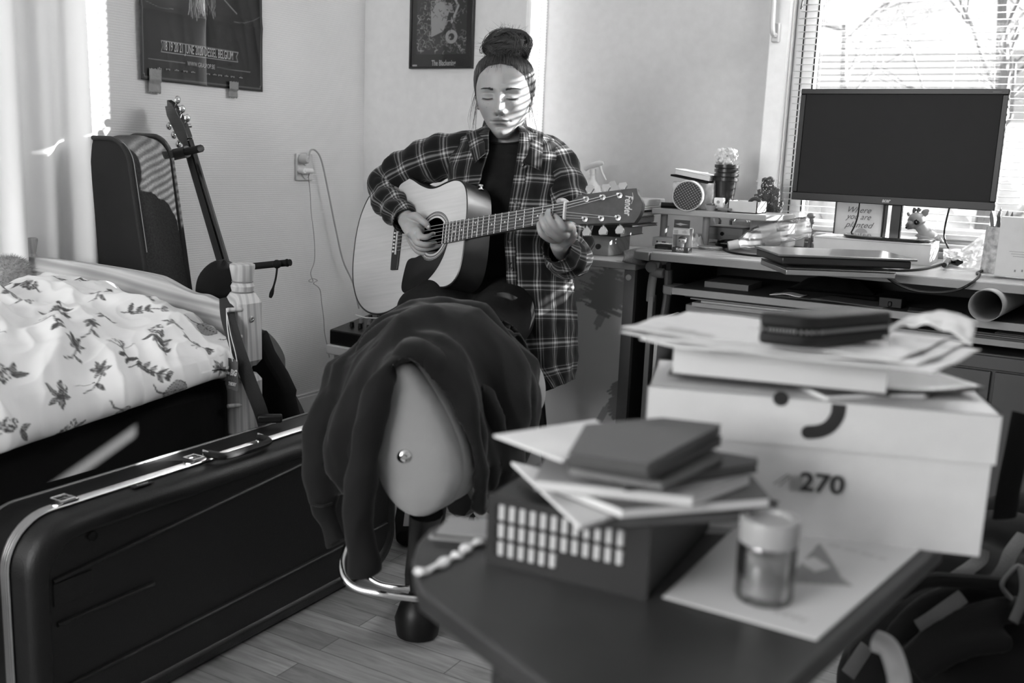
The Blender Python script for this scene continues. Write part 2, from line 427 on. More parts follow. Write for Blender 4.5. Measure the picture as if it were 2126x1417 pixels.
# window_2: tall narrow light in the return beside the person's head, with a white blind drawn over it
w2 = bpy.data.objects.new('window_2', None); S.collection.objects.link(w2); w2['kind'] = 'structure'; w2.location = (XS, YB+.02, .62)
mb = MB().b2((XS-.02, YB+.02, .62), (XS, YB+.034, 2.2)).b2((XS-.02, YW-.004, .62), (XS, YW+.19, 2.2)).b2((XS-.02, YB+.034, .62), (XS, YW, .64))
struct('window_frame', mb, M_upvc, w2)
struct('blind', MB().grid(lambda u, v: (XS-.012+.001*math.sin(u*20), YB+.034+u*(YW-.004-YB-.034), .64+v*1.56), 6, 1), sheer('white_blind_cloth', .85, .75), w2)
for yy in (YB+.10, YB+.142):
    mb = MB()
    for k in range(130): mb.ball((XS+.006, yy+.001*math.sin(k*.2), .75+k*.0105), .0028, 6, 4)
    mb.tube([(XS+.006, yy, .75), (XS+.006, yy, 2.12)], .0008, 5)
    struct('bead_chain', mb, mat('clear_beads', .5, .3), w2)
# sun_slot: unseen slot added in the wall to throw a sun slash on the mattress
w3 = struct('sun_slot', MB().b2((.80, fy0, 1.14), (1.32, fy1, 1.143)).b2((.80, fy0, 1.235), (1.32, fy1, 1.238)), M_upvc)
# venetian blind in window_1
bl = thing('venetian_blind', 'white horizontal slat blind covering the window behind the monitor', 'blind', (-.2, YW-.02, WZ1))
M_slat = sheer('white_slats', .74, .05, 0, .4)
k = 0; z = WZ1-.06; by = YW-.022
while z > WZ0+.035:
    mb = MB(); x0 = -.880+.004*math.sin(k*1.7); x1 = WX1-.004
    def sl_(u, v, z=z, x0=x0, x1=x1):
        a = math.radians(3); d = (v-.5)*.021
        return (x0+(x1-x0)*u, by+d*math.cos(a), z+.0008*math.sin(u*7+k)+d*math.sin(a)+.0022*(1-(2*v-1)**2))
    mb.grid(sl_, 12, 4)
    so = mb.build('slat', M_slat, bl, solid=.0006); z -= .0205; k += 1
for xx in (-.80, -.40, .02, .38):
    mb = MB()
    for dy in (-.0115, .0115): mb.tube([(xx, by+dy, WZ0+.03), (xx, by+dy, WZ1-.03)], .0006, 4)
    mb.build('ladder_cord', M_white, bl)
MB().b2((WX0+.0, by-.014, WZ0+.014), (WX1-.004, by+.014, WZ0+.026)).build('bottom_rail', M_white, bl, bevel=.002)
MB().b2((WX0+.0, by-.016, WZ1-.04), (WX1-.004, by+.016, WZ1-.01)).build('head_rail', M_white, bl, bevel=.002)
pw = at(1665, 0, y=YW-.045)
MB().tube([(pw[0]+.01, YW-.045, WZ1-.05), (pw[0]+.004, YW-.043, pw[2]+.02), (pw[0], YW-.045, pw[2]-.028)], [.002, .0022, .0035], 8).build('control_wand', mat('grey_cord', .12, .5), bl)
rs = thing('sun_blocker', 'white sheet added over the upper window, out of view, to block sun', 'blind', (-.1, YW-.05, WZ1))
MB().b2((-.76, YW-.052, 1.575), (WX1, YW-.050, WZ1)).build('sun_blocker_cloth', sheer('sun_blocker_cloth', .8, .55), rs)  # unseen sheet added to keep the sun off the curtain
MB().tube([(-.76, YW-.051, 1.575), (WX1, YW-.051, 1.575)], .008, 10).build('bottom_bar', M_white, rs)
# ------------------------------------------------------------ outdoors (seen bright and faint through the slats)
M_bark = mat('pale_bark', .13, .9)
def tree(x, y, h, seed, label):
    r = random.Random(seed); t = thing('bare_tree', label, 'tree', (x, y, -1.0), 0, 'bare trees outside the window')
    mb = MB(); mb.tube([(x, y, -1), (x+.1, y, h*.35), (x-.05, y+.1, h*.7)], [.10, .07, .04], 8); mb.build('trunk', M_bark, t)
    mb = MB()
    def br(p, d, L, rad, dep):
        e = p+d*L; mid = p+d*L*.5+np.array([r.uniform(-1, 1), r.uniform(-1, 1), r.uniform(-.3, .6)])*L*.1
        mb.tube([p, mid, e], [rad, rad*.8, rad*.5], 4, cap=False)
        if dep:
            for _ in range(4 if dep > 1 else 5):
                nd = unit(d+np.array([r.gauss(0, .55), r.gauss(0, .55), r.gauss(.1, .45)]))
                s = r.uniform(.4, 1); br(p+(e-p)*s, nd, L*r.uniform(.45, .75), rad*.5, dep-1)
    for k in range(11):
        a = r.uniform(0, 6.28); br(np.array([x, y, h*r.uniform(.15, .7)]), unit([math.cos(a), math.sin(a)*.6, r.uniform(.2, .9)]), h*.28, .022, 3)
    mb.build('branches', M_bark, t, smooth=180)
tree(-.9, 10.5, 4.2, 3, 'bare tree outside the window, seen just above the left half of the monitor')
tree(3.1, 13.0, 5.0, 5, 'bare tree outside the window, above the right half of the monitor')
tree(-3.6, 16.5, 4.6, 9, 'small bare tree outside at the left edge of the window')
mb = MB()
rr = random.Random(4)
for k in range(420):
    mb.ball((rr.uniform(-7, 6), 12+rr.uniform(-.4, .4), rr.uniform(-1.2, .75)), rr.uniform(.12, .3), 7, 5)
o = mb.build('hedge', mat('pale_hedge', .55, .9, noise=.3, nscale=4), None, smooth=180); tag(o, 'clipped hedge outside, low behind the blind slats', 'hedge', kind='stuff')
struct('ground', MB().b2((-30, YW+.3, -1.3), (30, 60, -1.2)), mat('pale_ground', .5, .9))
hs = thing('house', 'pale house across the garden, faint behind the lower slats', 'house', (-4, 22, -1.2))
MB().b2((-9, 22, -1.2), (1.5, 28, 2.0)).build('wall', mat('house_render', .72, .9), hs)
mb = MB().add([(-9.4, 21.6, 2.0), (1.9, 21.6, 2.0), (1.9, 28.4, 2.0), (-9.4, 28.4, 2.0), (-9.4, 25, 3.7), (1.9, 25, 3.7)], [(0, 1, 5, 4), (2, 3, 4, 5), (0, 4, 3), (1, 2, 5), (0, 3, 2, 1)])
mb.build('roof', mat('roof_tiles', .5, .9), hs)
for k, xx in enumerate((-7.6, -5.2, -2.8, -.4)):
    MB().b2((xx, 21.97, .3), (xx+1.2, 22.02, 1.4)).build('window', mat('far_glass', .35, .3), hs)
# ============================================================ curtain
ct = thing('curtain', 'sheer white curtain hanging in soft folds at the left wall beside the bed', 'curtain', (-2.44, 1.4, 0))
def cf(u, v):
    y = .55+u*1.35-.012*(1-v)*0; z = .32+v*2.1
    y = .55+u*(1.292+.03*(1-v))
    d = .022*math.sin(y*62+.8*math.sin(y*9))+.012*math.sin(y*27+1.3)+.006*nz(y*30, z*.8, 3)
    return (-2.445+d*(1-.25*v), y, z)
MB().grid(cf, 300, 24).build('cloth', sheer('curtain_voile', .92, .15), ct, smooth=180)
MB().tube([(-2.46, .5, 2.44), (-2.46, 1.93, 2.44)], .008, 8).build('rail', M_white, ct)

# ============================================================ festival poster on the left wall
ph = thing('band_poster', 'large dark creased festival poster taped to the left wall above the gig bag', 'poster', (XA+.01, 2.38, 1.57))
PY0, PY1, PZ0, PZ1 = 2.121, 2.640, 1.200, 1.96
R1 = Raster(520, 760)
def P1(px, py):
    a = at(px, py, x=XA+.006); return ((a[1]-PY0)/(PY1-PY0)*520, (a[2]-PZ0)/(PZ1-PZ0)*760)
bd = 9
R1.line([(bd, 760), (bd, 18), (bd+4, 18), (bd+4, bd), (520-bd-4, bd), (520-bd-4, 18), (520-bd, 18), (520-bd, 760)], 1.0, .5)
band = [P1(334, 84), P1(337, 96), P1(334, 107), P1(493, 129), P1(490, 118), P1(494, 109)]
R1.line(band+[band[0]], 1.1, .75)
R1.line([P1(306, 121), P1(384, 131)], .8, .5); R1.line([P1(450, 140), P1(519, 150)], .8, .5)
R1.line([P1(300, 2), P1(325, 14), P1(345, 18), P1(358, 19)], .9, .3); R1.line([P1(484, 46), P1(505, 48), P1(525, 43), P1(538, 36)], .9, .3)
rr = random.Random(2)
for k in range(26):   # a generic clawed tangle in the middle of the sheet
    x = 392+k*2.2; y0 = 8+rr.uniform(0, 14)
    R1.line([P1(x+rr.uniform(-4, 4), -20), P1(x, y0), P1(x+rr.uniform(-3, 4), y0+rr.uniform(8, 24))], rr.uniform(.6, 1.5), rr.uniform(.3, .8))
R1.line([P1(465, 0), P1(478, 15), P1(491, 29)], 1.6, .55)
for k in range(60):
    x = rr.uniform(20, 500); y = rr.uniform(330, 740); R1.line([(x, y), (x+rr.uniform(-30, 30), y+rr.uniform(-50, 50)), (x+rr.uniform(-40, 40), y+rr.uniform(-60, 60))], rr.uniform(.5, 2), rr.uniform(.1, .45))
NU, NV = 210, 300
us = np.repeat(np.linspace(0, 1, NU+1), NV+1); vs_ = np.tile(np.linspace(0, 1, NV+1), NU+1)
def pf(u, v):
    f = .0045*math.exp(-abs(u-.5)*26)+.004*math.exp(-abs(v-.275)*30)
    return (XA+.005+f+.003*max(0, nz(u*5, v*3, 1))+.002*abs(nz(u*9+v*3, v*2.5, 7))*(1 if v < .3 else .5)+.002*math.exp(-v*12)+.008*math.exp(-u*9)*(.5+.5*math.sin(v*9)), PY0+u*(PY1-PY0), PZ0+v*(PZ1-PZ0)-.0*u)
sh = MB().grid(pf, NU, NV).build('sheet', inkmat('glossy_poster_print', .008, .40, .3, .12), ph, smooth=180, solid=.0004)
set_ink(sh, np.maximum(R1.sample(us, vs_), np.where(np.abs(us-.5) < .003, .45, 0)))
ex = at(490, 118, x=XA+.01)-at(336, 95, x=XA+.01); up = np.array([0, 0, 1.])
M_pr = mat('poster_lettering', .42, .4)
wd = np.linalg.norm(ex)
text_mesh('date_lettering', '18 19 20 21 JUNE 2020 DESSEL BELGIUM', .05, M_pr, ph, at(414, 107, x=XA+.0145), ex, up, width=wd*.93, bold=.0003)
for o in list(ph.children):
    if o.name.startswith('date_lettering'):
        me = o.data; zz = [v.co.z for v in me.vertices]; zc = (max(zz)+min(zz))/2
        # tall condensed letters
        e = Vector(ex).normalized()
        c0 = sum((v.co for v in me.vertices), Vector())/len(me.vertices)
        for v in me.vertices:
            s = (v.co-c0).dot(e); base = c0+e*s; v.co = base+(v.co-base)*.78
text_mesh('web_lettering', 'WWW.GRASPOP.BE', .02, M_pr, ph, at(418, 136, x=XA+.0145), ex, up, width=.115)
for k, xx in enumerate((331, 349, 367, 385, 401, 432, 446, 457, 470, 483, 500)):
    p = at(xx, 142+(xx-331)*.115, x=XA+.012)
    mb = MB()
    for j in range(3): mb.box(p+np.array([0, (j-1)*.006, .001*(j % 2)]), (.0006, .004, .003+.002*((k+j) % 2)))
    mb.build('sponsor_mark', mat('dull_print', .2, .4), ph)
def tape(px, py, w_, h_, lab, a=0):
    p = at(px, py, x=XA+.007)
    def tf(u, v):
        return p+np.array([.003+.0016*nz(u*6, v*6, px)+(.006 if v > .45 else .001), (u-.5)*w_+(v-.5)*a, (v-.5)*h_+.0015*math.sin(u*40)*(v < .05 or v > .95)])
    o = MB().grid(tf, 10, 12).build('tape_piece', mat('grey_tape', .22, .45, bump=.4, bscale=120, bdist=.004), None, smooth=180, solid=.0006); tag(o, lab, 'tape', 'tape holding the big poster')
tape(319, 168, .047, .072, 'strip of grey tape at the lower left corner of the big poster')
tape(482, 186, .040, .052, 'strip of grey tape at the lower right corner of the big poster')

# ============================================================ framed picture on the back wall
fr = thing('framed_picture', 'small framed print with a dark surround high on the wall by the room corner', 'picture', (-2.17, YB, 1.55))
fx0, fx1, fz0, fz1 = -2.306, -2.024, 1.326, 1.75
def frm(mb, m, d0, d1):
    mb.b2((fx0, YB-d1, fz0), (fx1, YB-d0, fz0+m)).b2((fx0, YB-d1, fz1-m), (fx1, YB-d0, fz1)).b2((fx0, YB-d1, fz0+m), (fx0+m, YB-d0, fz1-m)).b2((fx1-m, YB-d1, fz0+m), (fx1, YB-d0, fz1-m)); return mb
frm(MB(), .008, 0, .018).build('frame', mat('black_frame', .012, .3), fr, bevel=.0015)
MB().b2((fx0+.006, YB-.010, fz0+.006), (fx1-.006, YB-.004, fz1-.006)).build('dark_border', mat('black_border', .012, .5), fr)
RA = Raster(200, 330); rr = random.Random(11)
# a made-up engraving: draped standing shape, bones of light and foliage scribble
RA.poly([(60, 60), (110, 80), (130, 150), (90, 190), (55, 150)], .75); RA.poly([(95, 150), (150, 140), (135, 175), (100, 180)], .6)
RA.disc(140, 60, 24, .8); RA.disc(140, 60, 12, -1); RA.line([(60, 250), (90, 200), (75, 180)], 5, .7); RA.line([(150, 190), (165, 165), (140, 110)], 4, .85)
for k in range(420):
    x, y = rr.uniform(4, 196), rr.uniform(4, 326); a = rr.uniform(0, 6.3); L = rr.uniform(4, 14)
    RA.line([(x, y), (x+L*math.cos(a), y+L*math.sin(a)), (x+L*1.4*math.cos(a+.7), y+L*1.4*math.sin(a+.7))], rr.uniform(.6, 1.6), rr.choice([.35, .5, .25, .8, -.8]))
for k in range(8): RA.line([(85, 300-k*8), (100, 292-k*8), (118, 300-k*8)], 1.6, .8)
RA.a[300:, :] *= .8
u_ = np.repeat(np.linspace(0, 1, 121), 201); v_ = np.tile(np.linspace(0, 1, 201), 121)
g = MB().grid(lambda u, v: (fx0+.030+u*(fx1-fx0-.060), YB-.0106, fz0+.052+v*(fz1-fz0-.082)), 120, 200).build('print', inkmat('engraving_print', .035, .42, .4), fr)
set_ink(g, RA.sample(u_, v_))
text_mesh('caption', 'The Blackening', .028, M_pr, fr, at(921, 131, y=YB-.0115), (1, 0, 0), (0, 0, 1), width=.108, bold=.0006)
MB().box(at(861, 136, y=YB-.012), (.02, .001, .006)).build('small_label', M_pr, fr)
MB().b2((fx0+.008, YB-.0145, fz0+.008), (fx1-.008, YB-.0135, fz1-.008)).build('glazing', clear('picture_glass', .01, .97), fr)

# ============================================================ wall sockets with plugs and leads
so = thing('wall_socket', 'double wall socket with two plugs on the left wall', 'socket', (XA, 2.82, .95))
p0 = at(612, 318, x=XA); p1 = at(641, 374, x=XA)
MB().b2((XA, p0[1], p1[2]), (XA+.012, p1[1]+.01, p0[2])).build('plate', mat('socket_plastic', .62, .35), so, bevel=.003)
for zz in (p0[2]-.022, p1[2]+.026):
    MB().lathe([(.021, 0), (.021, .006), (.017, .006), (.017, .0005)], 20, R=rot('Y', math.pi/2), o=(XA+.012, (p0[1]+p1[1])/2+.006, zz)).build('socket_ring', mat('socket_plastic', .62, .35), so)
pa = at(632, 330, x=XA+.03)
c = thing('power_plug', 'pale plug in the upper socket with a long grey lead hanging to the mixer', 'plug', pa)
MB().lathe([(.0, 0), (.017, 0), (.018, .02), (.012, .032), (.0, .034)], 16, R=rot('Y', math.pi/2), o=pa-np.array([.014, 0, 0])).build('plug_body', mat('plug_plastic', .5, .4), c)
pts = [pa+np.array([.018, 0, 0])]+[at(x, y, x=XA+.04) for x, y in ((645, 312), (656, 313), (668, 335), (682, 400), (696, 470), (712, 540), (733, 588), (745, 640))]
MB().tube(catmull(pts, 6), .0032, 8).build('lead', mat('grey_cord2', .35, .5), c)
pb = at(634, 354, x=XA+.03)
c = thing('charger_plug', 'white charger in the lower socket with a thin knotted lead', 'charger', pb)
MB().tube([pb+np.array([-.018, -.012, 0]), pb+np.array([.01, -.012, 0])], .011, 12).build('plug_body', M_white, c, bevel=.002)
MB().tube([pb+np.array([.002, -.012, 0]), pb+np.array([.004, .032, -.001])], .0095, 12).build('adapter', M_white, c)
pts = [at(x, y, x=XA+.025) for x, y in ((640, 362), (644, 400), (646, 440), (652, 490), (653, 540), (645, 566), (650, 584), (641, 583), (649, 578), (659, 582), (651, 588), (664, 600), (668, 630), (672, 660), (674, 690), (680, 720), (684, 742))]
MB().tube(catmull(pts, 5), .0013, 6).build('lead', mat('thin_cord', .25, .6), c)

# ============================================================ gig bag leaning in the corner of the bed
gb = thing('gig_bag', 'tall black padded instrument bag with rounded top standing behind the footboard', 'bag', (-2.2, 1.95, 0))
def arch(w_, h_, r, n=7):
    o = [(-w_/2, 0), (w_/2, 0)]
    for k in range(n+1):
        a = k/n*math.pi/2; o.append((w_/2-r+r*math.cos(a), h_-r+r*math.sin(a)))
    for k in range(n+1):
        a = math.pi/2+k/n*math.pi/2; o.append((-w_/2+r+r*math.cos(a), h_-r+r*math.sin(a)))
    return o
ga = PC(172, 330, 2.80); gc = PC(268, 330, 2.70); gd = PC(356, 330, 2.86)
gx = unit(gc-ga); gx[2] = 0; gx = unit(gx); gy = gd-gc; gy[2] = 0; gwid = np.linalg.norm((gc-ga)[:2]); gdep = np.linalg.norm(gy); gy = unit(gy)
HB = 1.025
def bagp(s, t, z):      # s across the face, t depth, z height
    c0 = (ga+gc)/2; q = c0+gx*s+gy*t; q = q.copy(); q[2] = z*.99+.012*(t/gdep)*(z/HB)
    q[:2] += gx[:2]*(.96-z)*.155+gy[:2]*(.96-z)*.02; return q
out = arch(gwid, HB, .062, 8)
# resample outline walls
def resample(poly, d, closed=False):
    o = []
    m = len(poly)
    for i in range(m if closed else m-1):
        a = np.array(poly[i]); b = np.array(poly[(i+1) % m]); n = max(1, int(np.linalg.norm(b-a)/d))
        for k in range(n): o.append(a+(b-a)*k/n)
    if not closed: o.append(np.array(poly[-1]))
    return o
ol = resample(out[1:]+[out[0]], .03)
def gus(u, v):
    k = u*(len(ol)-1); i = min(int(k), len(ol)-2); p = ol[i]*(1-(k-i))+ol[i+1]*(k-i)
    bul = .007*math.sin(math.pi*v)+.004*nz(u*14, v*3, 2)+.004*math.sin(v*9+p[1]*14)*(p[1] > .5)*math.sin(math.pi*v)
    nrm = np.array([p[0], max(0, p[1]-HB+.1)]); nrm = nrm/(np.linalg.norm(nrm)+1e-6)
    return bagp(p[0]+nrm[0]*bul, v*gdep, p[1]+nrm[1]*bul)
mb = MB().grid(gus, len(ol)*2, 16)
mb.build('gusset', mat('gusset_cloth_sunlit', .055, .95, spec=.1, noise=.3, nscale=200, bump=.5, bscale=700), gb, smooth=60)  # gusset colour raised so its sunny side reads brighter
for nm, t, sgn in (('front_panel', 0, -1), ('back_panel', gdep, 1)):
    mb = MB(); m = len(ol); vs = []; fs = []
    rings = [1., .9, .6, .25, .02]
    for ri, q_ in enumerate(rings):
        for p in ol: vs.append(bagp(p[0]*q_, t+sgn*.012*(1-q_**4), p[1]-(1-q_)*max(0, p[1]-HB+.09)*.9-(1-q_)*.03))
    for ri in range(len(rings)-1):
        for k in range(m-1): fs.append((ri*m+k, ri*m+k+1, (ri+1)*m+k+1, (ri+1)*m+k))
    fs.append(tuple((len(rings)-1)*m+k for k in range(m)))
    mb.add(vs, fs); mb.build(nm, mat('smooth_nylon', .008, .75, spec=.3, bump=.3, bscale=700, bdist=.001), gb, smooth=60)
    MB().tube([bagp(p[0]*1.03, t, p[1]*1.006) for p in ol], .0065, 8).build('piping', mat('black_piping', .012, .8, bump=.6, bscale=400), gb)
MB().tube([bagp(p[0]*1.0+.008, .012, p[1]*1.002) for p in ol if p[0] > -.02 and p[1] > .7], .0013, 5).build('stitching', mat('pale_thread', .4, .8), gb)

# ============================================================ second guitar on its stand
M_lac = mat('black_lacquer', .007, .15, coat=.6)
RT0 = _M @ np.array([1., 0, 0]); FR0 = _M @ np.array([0, 0, 1.])
n0 = PC(392, 296, 2.97); n1 = PC(470, 560, 2.88); dirn = unit(n1-n0)
side = unit(np.cross(dirn, RT0*(-.80)+FR0*.6)); fac = unit(np.cross(side, dirn))
# fac: fingerboard side
sg = thing('electric_guitar', 'black electric guitar standing behind the bed with only headstock and neck showing', 'guitar', n1+dirn*.3)
nk = [n0+dirn*t for t in np.linspace(0, .62, 8)]
MB().tube(nk, [.0225+.003*k/7 for k in range(8)], 12, flat=(1, .55), up=side).build('neck', M_lac, sg)
mb = MB()
for s in (0,):
    mb.tube([p+side*.0225 for p in nk], .0026, 6)
mb.build('fingerboard_binding', mat('cream_binding', .55, .4), sg)
fb = MB().tube([p+fac*.0125 for p in nk], .020, 4, flat=(1, .18), up=side).build('fingerboard', mat('dark_rosewood', .02, .5), sg)
tip = PC(349, 214, 3.02); hd = unit(tip-n0); Lh = np.linalg.norm(tip-n0)
hs_ = [(-.021, 0), (.021, 0), (.034, Lh*.28), (.028, Lh*.85), (.012, Lh), (0, Lh*.94), (-.014, Lh), (-.030, Lh*.82), (-.034, Lh*.28)]
hside = unit(side-hd*np.dot(side, hd)); hfac = np.cross(hside, hd)
Rm = np.array([hside, hd, hfac]).T
MB(Rm, n0).prism(hs_, -.008, .008).build('headstock', M_lac, sg, bevel=.002)
for k in range(3):
    for s in (-1, 1):
        b = n0+hd*Lh*(.28+.23*k)+hside*s*.03
        pg = MB().tube([b, b+hside*s*.018], .0035, 8); pg.ball(b+hside*s*.026, (.008, .010, .012), 10, 8); pg.lathe([(.006, 0), (.006, .012), (.003, .014)], 10, R=Rm @ np.eye(3), o=b-hside*s*.008+hfac*.008)
        pg.build('tuning_peg', M_chrome, sg)
body = [(.0, 0), (.10, .02), (.15, .09), (.12, .18), (.17, .30), (.15, .42), (0, .46), (-.15, .42), (-.17, .30), (-.12, .18), (-.15, .09), (-.10, .02)]
bs = catmull([(x, y, 0) for x, y in body], 5, True)
_bk = unit(_M @ np.array([.25, 0, -1.])); sd2 = unit(_bk-dirn*np.dot(_bk, dirn)); R2 = np.array([sd2, dirn, np.cross(sd2, dirn)]).T
bo = n0+dirn*.60+sd2*.03
MB(R2, bo).prism([(p[0]*.85, p[1]*.85) for p in bs], -.022, .022).build('body', M_lac, sg, bevel=.006)
st = thing('guitar_stand', 'black tubular guitar stand with a padded yoke round the guitar neck', 'stand', (-2.3, 2.2, 0))
ya = PC(356, 322, 2.98); yb = PC(417, 308, 2.84)
MB().tube([ya, ya*.45+yb*.55], .017, 10, flat=(1, .8)).build('yoke_bracket', M_black, st)
MB().tube([ya*.5+yb*.5, yb], .011, 10).build('yoke_padding', M_blackm, st)
MB().tube([ya-(yb-ya)*.1, ya-(yb-ya)*.1+np.array([-.02, .03, -.95])], .012, 10).build('pole', M_black, st)
for dx, dy in ((.22, .05), (-.1, .12), (.02, -.22)):
    b = ya-(yb-ya)*.1+np.array([-.01, .02, -.6]); MB().tube([b, np.array([b[0]+dx*.55, b[1]+dy*.6, .012])], .009, 8).build('leg', M_black, st)
la = PC(520, 553, 2.50); lb = PC(599, 545, 2.46)
MB().tube([la-(lb-la)*.9, la, lb], .0085, 12).build('support_arm', M_blackm, st)
MB().tube([la*.6+lb*.4+(lb-la)*.55, lb-(lb-la)*.02], .0098, 12).tube([lb, lb+(lb-la)*.03], .006, 8).tube([lb+(lb-la)*.03, lb+(lb-la)*.05], .0085, 8).build('arm_padding', M_blackm, st)
s0 = PC(576, 548, 2.45)
MB().tube(catmull([s0, PC(573, 575, 2.45), PC(567, 598, 2.45), PC(561, 618, 2.45)], 4), [.0055, .004]+[.0032]*6+[.004, .006, .007, .006, .004], 8, flat=(1, .5)).ball(PC(575, 548, 2.45), .011, 10, 8).build('rubber_strap', M_blackm, st)

# ============================================================ bed
PX, PYb = -1.676, 1.683
bed = thing('bed', 'pine bed with turned posts, a shaped footboard and a black sheeted mattress', 'bed', (-2.08, .85, 0))
M_pine = wood('pine', .30, .46, 'Z', 26); M_pineX = wood('pine_board', .28, .46, 'X', 24)
def post(x, y, nm='post'):
    mb = MB(); h = .037
    def sq(z0, z1, hw0, hw1, ch):
        vs = []
        for z, hh in ((z0, hw0), (z1, hw1)):
            c_ = hh*ch
            for a, b in ((hh, -c_), (hh, c_), (c_, hh), (-c_, hh), (-hh, c_), (-hh, -c_), (-c_, -hh), (c_, -hh)): vs.append((x+a, y+b, z))
        fs = [(k, (k+1) % 8, 8+(k+1) % 8, 8+k) for k in range(8)]+[tuple(range(8))[::-1], tuple(range(8, 16))]
        mb.add(vs, fs)
    # square blocks with turned waists between them
    mb.lathe([(.025, 0), (.03, .04), (.022, .1), (.032, .20), (.036, .255)], 20, o=(x, y, 0))
    mb.lathe([(.024, .250), (.036, .262), (.038, .285), (.034, .305), (.022, .322), (.022, .335)], 24, o=(x, y, 0))
    sq(.335, .35, .026, h, .6); sq(.35, .475, h, h, .62); sq(.475, .49, h, .026, .6)
    mb.lathe([(.022, .488), (.020, .495), (.020, .505), (.024, .512)], 20, o=(x, y, 0))
    sq(.510, .525, .026, h, .6); sq(.525, .66, h, h, .62); sq(.66, .682, h, .024, .62)
    mb.lathe([(.023, .680), (.0255, .690), (.027, .697), (.024, .703), (.0225, .706), (.0225, .709), (.024, .712), (.0255, .722), (.0275, .733), (.029, .742), (.0285, .747), (.024, .7495), (.0, .750)], 28, o=(x, y, 0))
    o = mb.build(nm, M_pine, bed, smooth=30)
    return o
post(PX, PYb); post(-2.47, PYb)
mb = MB().tube([(PX+.0232*math.cos(a), PYb+.0232*math.sin(a), .7075) for a in np.linspace(0, 6.28, 22)], .0016, 6).tube([(PX+.024*math.cos(a), PYb+.024*math.sin(a), .684) for a in np.linspace(0, 6.28, 22)], .0018, 6)
mb.build('cord_wrap', mat('cord_grey', .16, .8), bed)
# footboard: shaped top edge
top = [(PX-.03, .655), (PX-.075, .655), (PX-.115, .664), (PX-.15, .664), (PX-.19, .672), (PX-.25, .690), (PX-.29, .696), (PX-.42, .701), (PX-.60, .703), (PX-.78, .70)]
bot = [(PX-.03, .572), (PX-.20, .570), (PX-.40, .560), (PX-.78, .55)]
tp = catmull([(a, b, 0) for a, b in top], 5); bt = catmull([(a, b, 0) for a, b in bot], 5)
mb = MB(); mb.prism([(p[0], p[1]) for p in tp]+[(p[0], p[1]) for p in bt[::-1]], -.013, .013, R=np.array([[1, 0, 0], [0, 0, -1], [0, 1, 0]]), o=(0, PYb, 0))
mb.build('footboard', M_pineX, bed, bevel=.004)
mb = MB()
for k, xx in enumerate(np.arange(PX-.10, -2.45, -.105)):
    sp = MB().lathe([(.010, .30), (.013, .36), (.010, .40), (.014, .45), (.011, .495), (.013, .53), (.009, .555), (.009, .575)], 12, o=(xx, PYb, 0)).build('spindle', M_pine, bed)
MB().b2((-2.46, PYb-.013, .25), (PX-.02, PYb+.013, .31)).build('lower_rail', M_pineX, bed, bevel=.004)
MB().b2((PX-.012, -.3, .19), (PX+.012, PYb-.02, .27)).build('side_rail', wood('pine_side', .28, .46, 'Y', 24), bed, bevel=.004)
for px, py in ((482, 643), (483, 700), (482, 842)):
    b = at(px, py, y=PYb-.05); mb = MB().tube([(b[0]+.010, PYb-.03, b[2]), (b[0]-.002, PYb-.062, b[2]+.001)], .0052, 12).build('dowel', M_pine, bed)
b = at(522, 662, x=PX+.037); MB().lathe([(.0075, 0), (.0075, .002), (.004, .003), (.003, .001)], 14, R=rot('Y', math.pi/2), o=b).build('bolt', M_steel, bed)
MB().box((PX-.42, .75, .375), (.83, 1.82, .23)).build('mattress', mat('black_sheet', .007, .9, spec=.1, bump=.2, bscale=60, bdist=.004, sheen=.1), bed, bevel=.04)

# duvet ----------------------------------------------------------
RW, RH = 1300, 1000
RD = Raster(RW, RH); rr = random.Random(21)
def leafp(x, y, a, L, wd, v=.7, veins=True, fill=.35):
    c, s = math.cos(a), math.sin(a); o1 = []; o2 = []
    for k in range(9):
        t = k/8; ww = wd*math.sin(math.pi*t**.8)*.5
        o1.append((x+c*L*t-s*ww, y+s*L*t+c*ww)); o2.append((x+c*L*t+s*ww, y+s*L*t-c*ww))
    RD.poly(o1+o2[::-1], fill); RD.line(o1, .9, v); RD.line(o2, .9, v); RD.line([(x, y), (x+c*L, y+s*L)], .9, v)
    if veins:
        for k in range(1, 7):
            t = k/8; ww = wd*math.sin(math.pi*t**.8)*.42
            for sg_ in (-1, 1): RD.line([(x+c*L*t, y+s*L*t), (x+c*L*(t+.12)-s*ww*sg_, y+s*L*(t+.12)+c*ww*sg_)], .7, v*.8)
def sprig(x, y, a, n, L):
    px_, py_ = x, y
    for k in range(n):
        a += rr.uniform(-.25, .25); nx, ny = px_+L*math.cos(a), py_+L*math.sin(a); RD.line([(px_, py_), (nx, ny)], 1.3, .85)
        for s in (-1, 1):
            if rr.random() < .85: leafp(nx, ny, a+s*rr.uniform(.5, 1.1), rr.uniform(14, 26), rr.uniform(7, 12), .8, False, rr.uniform(.3, .75))
        px_, py_ = nx, ny
def flower(x, y, r, n):
    for k in range(n):
        a = k*6.28/n+rr.uniform(-.1, .1); leafp(x+3*math.cos(a), y+3*math.sin(a), a, r, r*.42, .75, False, rr.uniform(.25, .6))
    RD.disc(x, y, 4, .9)
def cone(x, y, a, L):
    for k in range(60):
        t = rr.random(); s = rr.uniform(-1, 1)*(1-abs(t-.4))*L*.3
        RD.disc(x+math.cos(a)*L*t-math.sin(a)*s, y+math.sin(a)*L*t+math.cos(a)*s, rr.uniform(1.5, 3.2), rr.uniform(.4, .85))
pl = []
for _ in range(4000):
    x, y = rr.uniform(20, RW-20), rr.uniform(20, RH-20)
    if all((x-a)**2+(y-b)**2 > 74**2 for a, b in pl): pl.append((x, y))
